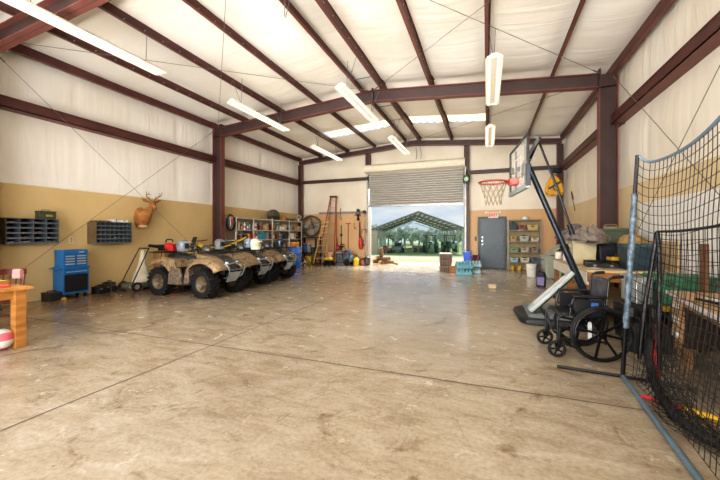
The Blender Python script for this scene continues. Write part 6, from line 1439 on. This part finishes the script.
# ladders
FIB = mat('ladder_orange', '#b4582f', .45, var=.1); ALU = mat('ladder_alloy', '#b9b7b0', .35, .6)
def ladder(name, label, A, B, TA, TB, railm, stepm, n, back, capm=None):
    t = thing(name, label, 'ladder', A); A0_ = Vector(A)
    A, B, TA, TB = [Vector(p)-A0_ for p in (A, B, TA, TB)]
    for p, q in ((A, TA), (B, TB)): M().bar(p, q, .028, .075, (0, 1, 0)).o('side_rail', railm, t, smooth=0)
    for k in range(n):
        f = (k+1)/(n+.6); a, b_ = A.lerp(TA, f), B.lerp(TB, f)
        M().bar(a, b_, .085, .026).o('step', stepm, t, smooth=0)
    M().bar(TA+Vector((-.03, 0, 0)), TB+Vector((.03, 0, 0)), .16, .07).o('top_cap', capm or railm, t, smooth=0, bev=.01)
    if back is not None:
        bk = Vector((0, back, 0)); ins = (B-A)*.12
        for p, q in ((A+ins, TA), (B-ins, TB)): M().bar(p+bk, q+Vector((0, .05, -.05)), .024, .045, (0, 1, 0)).o('rear_rail', railm, t, smooth=0)
        for f in (.2, .45, .7): M().tube([(A+ins+bk).lerp(TA, f), (B-ins+bk).lerp(TB, f)], .011).o('rear_brace', stepm, t)
    for p in (A, B): M().box(p.x-.03, p.x+.03, p.y-.05, p.y+.05, 0, .05).o('foot', RUBBER, t, smooth=0)
    return t
ladder('step_ladder', 'tall orange step ladder standing before the back wall', (-7.62, 14.46, 0), (-6.75, 14.46, 0), (-7.08, 14.80, 3.24), (-6.80, 14.80, 3.24), FIB, ALU, 9, .5, mat('cap_dark', '#3b322c', .6))
ladder('wooden_ladder', 'shorter yellow wooden step ladder leaning in front of the orange one', (-7.62, 14.05, 0), (-7.0, 14.05, .0), (-7.30, 14.36, 1.95), (-6.98, 14.36, 2.02), mat('ladder_yellow', '#d3ab63', .5, var=.12), mat('ladder_step', '#d9c79c', .5, var=.1), 6, None)
# wall-hung garden tools
HND = mat('tool_handle', '#8a5a38', .6, var=.15)
def wtool(name, label, x, z0, z1, kind, cat):
    t = thing(name, label, cat, (x, 15.0 if kind in ('blower', 'trimmer') else 15.12, z0), 0, None); h = z1-z0
    if kind == 'shears':
        M().tube([(0, 0, .18), (0, 0, h)], .014).o('handle', BLACK, t); M().bar((-.05, 0, .0), (.0, 0, .22), .03, .02).bar((.05, 0, 0), (.0, 0, .22), .03, .02).o('blade', GREYM, t, smooth=0)
    elif kind == 'saw':
        M().tube([(0, 0, .2), (0, 0, h)], .022).o('handle', DKPL, t); M().box(-.12, .12, -.02, .02, .12, .2).box(-.04, .04, -.03, .03, 0, .12).o('head', BLACK, t, smooth=0, bev=.01); M().box(-.05, .05, -.03, .03, h*.55, h*.66).o('mid_grip', BLACK, t, smooth=0, bev=.01)
    elif kind == 'rake':
        M().tube([(0, 0, 0), (0, 0, h)], .016).o('handle', HND, t); M().box(-.14, .14, -.015, .015, h-.03, h).o('head', mat('rake_red', '#8e3a2c', .5), t, smooth=0)
        for q in range(7): M().tube([(-.13+q*.043, 0, h-.02), (-.13+q*.043, -.06, h-.07)], .004, 5).o('tine', GREYM, t)
    elif kind == 'hook':
        M().tube(fillet([(0, .04, h), (0, -.03, h), (0, -.05, h*.4), (.05, -.05, 0), (.1, -.05, h*.3)], .06), .012).o('hook_body', mat('hook_rust', '#96604a', .5), t)
    elif kind == 'blower':
        M().tube([(0, 0, h), (.01, 0, h*.62), (.03, -.02, h*.42)], [.025, .035, .05], 10).o('blower_tube', mat('blower_dark', '#5b2b2b', .5), t); M().loft([[(x_+.07*math.cos(a)*f, .02-.07*math.sin(a)*f, z) for a in [2*PI*i/12 for i in range(12)]] for x_, f, z in ((.04, .9, h*.42), (.05, 1.5, h*.3), (.06, 1.7, h*.16), (.06, 1.0, .02))]).o('housing', mat('blower_red2', '#c53a3a', .4), t); M().tube(fillet([(.12, -.04, h*.38), (.18, -.05, h*.36), (.18, -.05, h*.2), (.13, -.04, h*.18)], .03), .015).o('handle', BLACK, t)
    elif kind == 'trimmer':
        M().tube([(0, 0, .25), (0, 0, h)], .014).o('shaft', GREYM, t); M().lathe([(0, h-.12), (.07, h-.1), (.08, h), (.03, h+.04), (0, h+.04)], n=14).o('engine', DKPL, t); M().tube(fillet([(-.12, -.03, h*.58), (-.12, -.03, h*.66), (.12, -.03, h*.66), (.12, -.03, h*.58)], .03), .011).o('loop_handle', BLACK, t); M().lathe([(0, .0), (.06, .0), (.06, .08), (.03, .14), (.03, .26), (0, .27)], n=14).o('trimmer_head', BLACK, t); M().loft([[(.2*math.cos(a)*f, -.05+.2*math.sin(a)*f, z) for a in [R(180+18*i) for i in range(11)]] for f, z in ((.3, .3), (1, .22))], wrap=False).o('guard', DKPL, t)
    return t
wtool('hedge_shears', 'dark hedge shears hanging high on the back wall right of the ladder', -6.70, 2.12, 2.70, 'shears', 'shears')
wtool('pole_saw', 'dark pole tool with wide head hanging below the hedge shears', -6.66, .66, 1.86, 'saw', 'pole saw')
wtool('garden_rake', 'brown handled rake hanging on the back wall panelling', -6.30, .57, 1.97, 'rake', 'rake')
wtool('wall_hook', 'small rusty hook on the back wall right of the rake', -5.98, 1.66, 1.97, 'hook', 'hook')
wtool('hand_blower', 'red and dark hand blower hanging on the back wall near the roll-up door', -5.66, .70, 2.02, 'blower', 'blower')
wtool('string_trimmer', 'tall string trimmer standing upright beside the roll-up door rail', -5.42, .0, 2.52, 'trimmer', 'trimmer')
wtool('string_trimmer', 'thin trimmer shaft hanging above the red blower', -5.74, 2.08, 2.6, 'trimmer', 'trimmer')
wtool('red_hand_tool', 'small red digging tool hanging low beside the ladder', -6.86, .62, 1.25, 'blower', 'hand tool')
# floor clutter by the back wall
t = thing('pressure_washer', 'grey wheeled pressure washer on the floor below the rake', 'pressure washer', (-5.96, 14.3, 0), R(-15))
PW = mat('washer_grey', '#6f7d88', .5, .2, var=.15)
M().box(-.22, .22, -.16, .16, .16, .46).o('pump', PW, t, bev=.04); M().lathe([(0, .46), (.15, .46), (.17, .52), (.17, .66), (.1, .72), (0, .73)], n=18).o('engine', mat('washer_blue', '#56687a', .5), t)
for s_ in (-1, 1):
    M().lathe([(.06, -.03), (.15, -.03), (.15, .03), (.06, .03)], (.1, s_*.2, .15), 'y', 18).o('wheel', RUBBER, t); M().tube(fillet([(-.2, s_*.14, .2), (-.26, s_*.14, .7), (-.34, s_*.14, .95)], .1), .015).o('frame_tube', DKPL, t)
M().tube([(-.34, -.14, .95), (-.34, .14, .95)], .017).o('grip', RUBBER, t)
mb = M(); mb.tube([(.05+.2*math.cos(a), -.22-.01*math.sin(3*a), .46+.2*math.sin(a)) for a in [2*PI*i/26 for i in range(26)]], .014, 6, closed=True); mb.o('hose', BLACK, t)
t = thing('outboard_motor', 'dark grey engine on the floor between ladder and pressure washer', 'engine', (-6.48, 14.55, 0), R(20)); M().box(-.16, .16, -.14, .14, .08, .5).o('crankcase', mat('engine_slate', '#58616a', .5, .3, var=.2), t, bev=.04); M().cyl((-.05, -.14, .3), (-.05, -.2, .3), .12).o('recoil_cover', DKPL, t); M().box(-.18, .18, -.16, .16, .5, .62).o('fuel_tank', mat('tank_slate', '#717a80', .4), t, bev=.04); M().box(-.2, .2, -.16, .16, 0, .08).o('base_frame', BLACK, t, smooth=0)
t = thing('wheeled_polisher', 'small yellow and black wheeled machine in front of the orange ladder', 'machine', (-6.72, 13.85, 0), R(-10)); M().box(-.18, .18, -.12, .12, .1, .24).o('chassis', BLACK, t, smooth=0, bev=.02); M().box(-.17, .17, -.11, .11, .24, .38).o('cover', mat('cover_yellow', '#d8bd3f', .45), t, bev=.04)
for x in (-.15, .15):
    for s_ in (-1, 1): M().lathe([(0, -.02), (.08, -.02), (.08, .02), (0, .02)], (x, s_*.14, .08), 'y', 14).o('wheel', RUBBER, t)
M().tube(fillet([(-.15, 0, .3), (-.4, 0, .65)], .1), .014).o('handle', DKPL, t)
t = thing('terracotta_pot', 'pinkish clay funnel pot on the yellow machine cover', 'pot', (-6.68, 13.86, .381)); M().lathe([(0, 0), (.07, 0), (.15, .2), (.17, .2), (.17, .24), (.15, .24), (.06, .02), (0, .02)], n=18).o('pot_body', mat('clay', '#cb9a82', .8, var=.08), t); M().lathe([(.14, .2), (.05, .22), (0, .225)], n=14).o('soil', mat('soil', '#5a4434', .9), t, smooth=0)
t = thing('yellow_bucket', 'yellow plastic bucket on the floor left of the ladders', 'bucket', (-7.98, 14.22, 0)); YB_ = mat('bucket_yellow', '#e3cf2c', .4, var=.05)
M().lathe([(0, .01), (.13, 0), (.165, .34), (.175, .34), (.175, .36), (.155, .36), (.12, .02), (0, .02)], n=22).o('pail', YB_, t); M().tube([(.17*math.cos(a), -.17*math.sin(a), .32-.09*math.sin(a)) for a in [PI*i/12 for i in range(13)]], .005, 5).o('bail_handle', GREYM, t)
t = thing('yellow_sprayer', 'yellow pump sprayer on the floor left of the roll-up door', 'sprayer', (-5.58, 14.35, 0)); M().lathe([(0, 0), (.12, 0), (.13, .03), (.13, .28), (.07, .36), (.04, .38)], n=18).o('sprayer_tank', mat('sprayer_yellow', '#e8c32a', .4, var=.06), t); M().cyl((0, 0, .38), (0, 0, .44), .03).bar((-.07, 0, .46), (.07, 0, .46), .03, .03).o('pump_handle', BLACK, t); M().tube(fillet([(.05, 0, .36), (.2, 0, .4), (.18, 0, .1), (.14, -.08, .04)], .08), .009).o('hose', BLACK, t)
t = thing('red_gas_can', 'pink red fuel can on the floor beside the yellow sprayer', 'fuel can', (-5.34, 14.7, 0), R(10)); M().box(-.12, .12, -.09, .09, 0, .24).o('can_body', mat('fuel_pink', '#b5605e', .5, var=.1), t, bev=.03); M().tube([(.06, 0, .24), (.1, 0, .3), (.16, 0, .34)], [.025, .02, .014]).o('spout', BLACK, t); M().tube(fillet([(-.09, 0, .24), (-.09, 0, .3), (.02, 0, .3), (.02, 0, .24)], .03), .012).o('handle', BLACK, t)
t = thing('shop_vacuum', 'dark shop vacuum by the foot of the roll-up door rail', 'vacuum', (-5.15, 14.62, 0)); M().lathe([(0, .06), (.12, .06), (.14, .1), (.14, .28), (0, .28)], n=18).o('vacuum_drum', mat('vac_grey', '#4d5054', .5), t); M().lathe([(0, .28), (.145, .28), (.13, .36), (.06, .4), (0, .4)], n=18).o('motor_head', BLACK, t)
for k in range(4): M().lathe([(0, -.012), (.03, -.012), (.03, .012), (0, .012)], (.1*math.cos(k*PI/2+.7), .1*math.sin(k*PI/2+.7), .03), 'y', 10).o('caster', RUBBER, t)
# split firewood just outside
LOG = mat('log_bark', '#7d6043', .9, var=.25, scale=8); CUT = mat('log_cut', '#cf9f66', .8, var=.12, scale=14)
def log(loc, r, L_, rot, label, proto=None):
    t = thing('firewood_log', label, 'log', loc, 0, 'firewood pile outside the roll-up door', rot)
    M().lathe([(r, -L_/2), (r*1.06, 0), (r*.97, L_/2)], (0, 0, 0), 'x', 12, cap=False).o('bark', LOG, t); M().lathe([(0, -L_/2), (r, -L_/2)], (0, 0, 0), 'x', 12, cap=False).lathe([(0, L_/2), (r*.97, L_/2)], (0, 0, 0), 'x', 12, cap=False).o('cut_face', CUT, t)
for k, (x, y, z, r, l_, a, b_, lb) in enumerate([(-5.0, 15.75, .10, .1, .5, 0, .6, 'thick log at the left bottom of the firewood pile'), (-4.72, 15.7, .09, .09, .5, 0, 1.2, 'log at the middle bottom of the firewood pile'), (-4.45, 15.72, .08, .08, .55, 0, .3, 'log at the right bottom of the firewood pile'), (-4.85, 15.72, .27, .085, .5, .1, .9, 'log lying across the left of the firewood pile'), (-4.58, 15.7, .25, .08, .5, -.1, .1, 'log lying across the right of the firewood pile'), (-4.28, 15.75, .05, .045, .7, .12, -.3, 'thin branch sticking out at right of the firewood pile')]): log((x, y, z), r, l_, (0, a, b_), lb)
log((-4.82, 15.74, .56), .11, .4, (0, R(82), .4), 'pale tan log standing upright on top of the firewood pile')

# ================================================================ RIGHT OF THE ROLL-UP DOOR
FLM = mat('water_teal', '#6fa7b2', .25, var=.1, scale=9); FLC = mat('cap_white', '#e8eef0', .4, var=0); TRAYM = mat('wrap_blue', '#4b8a98', .4, var=.12)
BTM = None
def pack(label, loc, rz, m1, nx=5, ny=4):
    t = thing('water_pack', label, 'water pack', loc, rz, 'shrink-wrapped bottle packs by the roll-up door')
    M().box(-.27, .27, -.2, .2, 0, .02).o('tray', TRAYM, t, smooth=0)
    p0_ = None
    for i in range(nx):
        for j in range(ny):
            lc = (-.212+i*.106, -.15+j*.10, .021)
            if p0_ is None: p0_ = M().lathe([(0, 0), (.046, 0), (.05, .015), (.046, .07), (.05, .1), (.05, .14), (.028, .18), (.014, .195), (.014, .21)], n=12).o('bottle', m1, t); p0_.location = lc
            else: q = p0_.copy(); COL.objects.link(q); q.parent = t; q.location = lc
    M().loft([[(x*.272, y*.205, z) for x, y in ((-1, -1), (1, -1), (1, 1), (-1, 1))] for z in (.02, .11)], cap=False).o('film', m1, t, smooth=0)
    return t
W1 = mat('water_pale', '#93adb2', .3, var=.1)
A_ = pack('teal bottle pack on the floor, bottom of the front stack by the door', (-.78, 12.45, 0), R(8), FLM)
copy_tree(A_, (-.77, 12.44, .235), R(14), 'teal bottle pack, upper one of the front stack by the roll-up door')
B_ = pack('pale bottle pack on the floor behind the teal stack, bottom one', (-.46, 13.12, 0), R(-4), W1)
copy_tree(B_, (-.46, 13.12, .235), R(2), 'pale bottle pack on top, behind the teal stack')
t = thing('blue_bin', 'bright blue bin standing on a carton behind the bottle packs', 'bin', (-.72, 13.86, .36)); M().loft([[(x*.15*f, y*.15*f, z) for x, y in ((-1, -1), (1, -1), (1, 1), (-1, 1))] for f, z in ((.82, 0), (1, .36))], cap=True).o('bin_body', mat('bin_blue', '#2a5ed0', .4, var=.05), t, bev=.02, smooth=0); M().box(-.165, .165, -.165, .165, .35, .38).o('rim', mat('bin_blue', '#2a5ed0', .4), t, smooth=0, bev=.006)
t = thing('pale_carton', 'pale carton under the bright blue bin', 'box', (-.72, 13.86, 0)); M().box(-.2, .2, -.18, .18, 0, .359).o('carton_body', mat('carton_pale', '#cfc3b4', .7), t, smooth=0, bev=.004); M().box(-.03, .03, -.181, .181, .2, .3595).o('tape', mat('tape_tan', '#b7a27f', .5), t, smooth=0)
t = thing('pink_backpack', 'dark backpack with pink strap leaning beside the walk door', 'backpack', (-.47, 14.78, 0), R(10)); M().loft([[(x*.19*f, y*.13*f, z) for x, y in ((-1, -.6), (-.6, -1), (.6, -1), (1, -.6), (1, .6), (.6, 1), (-.6, 1), (-1, .6))] for f, z in ((.9, 0), (1, .05), (1, .34), (.85, .5), (.4, .56))]).o('pack_body', mat('pack_plum', '#4c3f4a', .7, var=.15), t, bev=.01); M().tube(fillet([(-.17, -.13, .06), (-.19, -.17, .3), (-.1, -.1, .53)], .1), .022).tube(fillet([(.05, -.15, .3), (.12, -.17, .46), (.1, -.08, .56)], .08), .018).o('strap', mat('strap_pink', '#c8557c', .6), t); M().box(-.12, .12, -.17, -.12, .06, .26).o('pocket', mat('pocket_dark', '#3a3238', .7), t, bev=.02)
t = thing('cardboard_bundle', 'small brown cardboard bundle between egg trays and teal packs', 'box', (-1.2, 12.95, 0), R(25)); M().box(-.1, .1, -.12, .12, 0, .26).o('carton_body', mat('carton_rust', '#b07a55', .7, var=.12), t, smooth=0, bev=.006); M().box(-.1005, .1005, -.02, .02, .1, .2605).o('tape', mat('tape_tan', '#b7a27f', .5), t, smooth=0)
EG = mat('tray_brown', '#857065', .7, var=.12); EGD = mat('tray_dark', '#57483f', .8)
p0_ = None
for k in range(3):
    loc = (-1.50, 13.45, .222*k); lb = ['brown ribbed feed crate at the bottom of the stack in the doorway', 'brown ribbed feed crate in the middle of the stack in the doorway', 'brown ribbed feed crate with pale top, topmost in the doorway stack'][k]
    if p0_ is None:
        p0_ = t = thing('feed_crate', lb, 'crate', loc, R(5), 'brown crates stacked in the doorway')
        M().loft([[(x*.23*f, y*.2*f, z) for x, y in ((-1, -1), (1, -1), (1, 1), (-1, 1))] for f, z in ((.93, 0), (.98, .17))]).o('tub', EGD, t, smooth=0); M().box(-.235, .235, -.205, .205, .165, .215).o('rim', EG, t, smooth=0, bev=.008)
        for q in range(7): M().box(-.21+q*.066, -.185+q*.066, -.212, -.185, .01, .17).o('rib', EG, t, smooth=0)
    else: t = copy_tree(p0_, loc, R(5+4*k), lb)
t = thing('pale_tray_lid', 'pale flat lid lying on the topmost brown crate', 'lid', (-1.5, 13.45, .667), R(10)); M().box(-.23, .23, -.2, .2, 0, .03).o('lid_panel', mat('lid_pale', '#d9d3cb', .6), t, smooth=0, bev=.006); M().box(-.06, .06, -.03, .03, .03, .05).o('grip', mat('lid_pale', '#d9d3cb', .6), t, smooth=0, bev=.006)
# chain hoist on the post
t = thing('chain_hoist', 'green chain hoist unit on the post right of the roll-up door', 'hoist', (-.80, 14.84, 3.72)); HG = mat('hoist_green', '#3f6a4a', .5, var=.15)
M().lathe([(0, -.16), (.1, -.15), (.14, -.08), (.14, .1), (.1, .18), (0, .2)], (0, 0, 0), 'z', 18).o('gear_case', HG, t); M().cyl((0, -.12, 0), (0, -.2, 0), .09).o('sprocket_cover', mat('hoist_pale', '#b9c7b4', .5), t); M().tube([(-.06, -.16, -.1), (-.08, -.16, -.32), (-.02, -.16, -.42), (.05, -.16, -.3), (.06, -.16, -.08)], .014).o('hand_chain', GREYM, t); M().tube([(0, 0, .2), (0, .04, .42)], .025).o('bracket', BLACK, t)
# shelf unit by the door
sh = thing('metal_shelf', 'grey metal shelf unit right of the walk door', 'shelving', (1.39, 14.93, 0)); SG = mat('shelf_taupe', '#8b8474', .5, .15, var=.08)
for x in (-.575, .575):
    for y in (-.18, .18): M().box(x-.02, x+.02, y-.015, y+.015, 0, 2.02).o('upright', SG, sh, smooth=0)
for z in (.31, .72, 1.14, 1.60, 2.0): M().box(-.575, .575, -.2, .2, z-.03, z).o('shelf', SG, sh, smooth=0)
M().box(-.575, .575, .19, .2, .05, 2.0).o('back_panel', mat('shelf_back', '#a08c68', .6), sh, smooth=0)
def basket(label, loc, w_, h, col, fill, nm='open_bin', cat='bin'):
    t = thing(nm, label, cat, loc); m1 = mat('bin_'+col, col, .5, var=.08)
    M().loft([[(x*w_/2*f, y*.15*f, z) for x, y in ((-1, -1), (1, -1), (1, 1), (-1, 1))] for f, z in ((.85, 0), (1, h))] + [[(x*w_/2*f, y*.15*f, z) for x, y in ((-1, -1), (1, -1), (1, 1), (-1, 1))] for f, z in ((.93, h), (.9, h*.5))], cap=True).o('tub', m1, t, smooth=0, bev=.008)
    M().ell((0, 0, h*.72), (w_*.40, .12, h*.42), 12, 6).o('contents', mat('fill_'+fill, fill, .8, var=.25, scale=14, bump=.4), t); M().box(-.05, .05, -.158, -.145, h*.55, h*.75).o('hand_hold', mat('hold_dark', '#2b2b2c', .6), t, smooth=0, bev=.005)
    return t
for x, z, w_, h, c, f, lb in [(.99, 1.602, .26, .28, '#23303c', '#2b3a48', 'dark navy bin on the top level of the door shelf, at left'), (1.30, 1.602, .28, .17, '#7e4a4a', '#8d6a62', 'reddish bin on the top level of the door shelf, in the middle'), (1.68, 1.602, .42, .20, '#b79f5c', '#c9b878', 'yellowish bag-filled bin on the top level of the door shelf, at right'),
  (.99, 1.142, .24, .22, '#a9905e', '#d8c9a8', 'tan bin on the second level of the door shelf, at left'), (1.38, 1.142, .34, .22, '#a7a8a4', '#3a3c40', 'grey bin with dark contents on the second level of the door shelf'), (1.76, 1.142, .30, .16, '#c2b89c', '#b8a888', 'cream bin on the second level of the door shelf, at right'),
  (1.01, .722, .34, .15, '#6d9a6a', '#d6d8cc', 'green and white bin on the third level of the door shelf'), (1.40, .722, .30, .18, '#a8a190', '#5c4c40', 'grey beige bin on the third level of the door shelf'), (1.76, .722, .28, .18, '#8d8577', '#35303a', 'dark filled bin on the third level of the door shelf, at right'),
  (1.02, .312, .30, .18, '#9db8b8', '#7d9490', 'pale teal bin on the fourth level of the door shelf'), (1.41, .312, .34, .18, '#c4bba8', '#4a4038', 'cream bin with dark contents on the fourth level of the door shelf'), (1.78, .312, .32, .18, '#5b6f86', '#3d4c5c', 'slate blue bin on the fourth level of the door shelf')]: basket(lb, (x, 14.9, z), w_, h, c, f)
for x, lb in ((.97, 'small yellow tub on the floor under the door shelf, at left'), (1.22, 'small yellow tub on the floor under the door shelf, second from left')):
    o = item('tub', CI['yellow'], CI['cream']); o.location = (x, 14.88, 0); o.scale = (.75, .75, .75); o['label'] = lb; o['category'] = 'tub'
o = item('carton', CI['blue'], CI['grey']); o.location = (1.68, 14.9, 0); o.scale = (1.4, 1.3, 1.2); o['label'] = 'blue box on the floor under the door shelf, behind the white bucket'; o['category'] = 'box'
t = thing('baseball_cap', 'white and green cap lying on top of the door shelf', 'cap', (1.42, 14.88, 2.002)); M().lathe([(.12, 0), (.12, .06), (.08, .13), (0, .15)], n=18).o('crown', mat('cap_white2', '#dde3df', .7), t); M().loft([[(x, -.12-q, z) for x, z in ((-.09+q*.3, 0), (0, .02), (.09-q*.3, 0))] for q in (0, .05, .09)], wrap=False).o('brim', mat('cap_green', '#4f8f84', .7), t, solid=.006)
# yellow jacket in the corner
t = thing('yellow_jacket', 'yellow raincoat with dark strap hanging in the far right corner', 'jacket', (2.42, 14.80, 2.92))
def jk(u, v):
    a = 2*PI*u; w_ = .10+.19*(1-v)**.6+.02*math.sin(7*a+3*v); d = .07+.05*(1-v)+.015*math.sin(5*a+6*v)
    return (w_*math.cos(a)+.02*math.sin(6*v), d*math.sin(a), .02+.70*v+.02*math.sin(3*a)*(1-v))
M().grid(jk, 36, 16).o('coat_body', mat('raincoat_yellow', '#e2a92b', .5, var=.1, bump=.3, bscale=10), t, smooth=70)
for s_ in (-1, 1): M().tube([(s_*.10, -.01, .66), (s_*.22, -.03, .42), (s_*.27, -.04, .1)], [.06, .065, .06], 12).o('sleeve', mat('raincoat_yellow', '#e2a92b', .5), t)
M().lathe([(.07, .68), (.085, .74), (.06, .8)], n=14, cap=False).o('hood', mat('raincoat_yellow', '#e2a92b', .5), t, solid=.008); M().bar((-.2, -.13, .25), (.2, -.15, .5), .012, .07).bar((-.05, -.14, .3), (.02, -.15, .16), .012, .05).o('strap', mat('strap_slate', '#3b4348', .7), t, smooth=0); M().tube([(0, .02, .74), (0, .2, .86)], .01).o('hanging_loop', BLACK, t)
t = thing('baseball_cap', 'dark navy cap on the corner post above the yellow raincoat', 'cap', (2.5, 14.82, 3.80)); M().lathe([(.15, 0), (.15, .08), (.1, .17), (0, .2)], n=18).o('crown', mat('cap_navy', '#2d2f3f', .8), t); M().loft([[(x, -.14-q, -q*.2) for x in (-.12+q*.4, 0, .12-q*.4)] for q in (0, .06, .11)], wrap=False).o('brim', mat('cap_navy', '#2d2f3f', .8), t, solid=.006)
tag(M().tube(fillet([(2.70, 9.7, 2.15), (2.62, 9.72, 2.4), (2.60, 9.75, 2.6), (2.70, 9.8, 2.75), (2.76, 9.85, 2.6)], .1), .012).tube([(2.70, 9.7, 2.15), (2.74, 9.72, 1.5)], .012).o('power_cord', BLACK), 'black cord looped on the right wall just beyond the column', 'cord')
tag(M().tube(fillet([(2.72, 12.9, 2.2), (2.62, 12.9, 2.75), (2.66, 13.1, 2.9), (2.74, 13.2, 2.6)], .12), .012).o('power_cord', BLACK), 'black cord looped on the right wall near the far corner', 'cord')
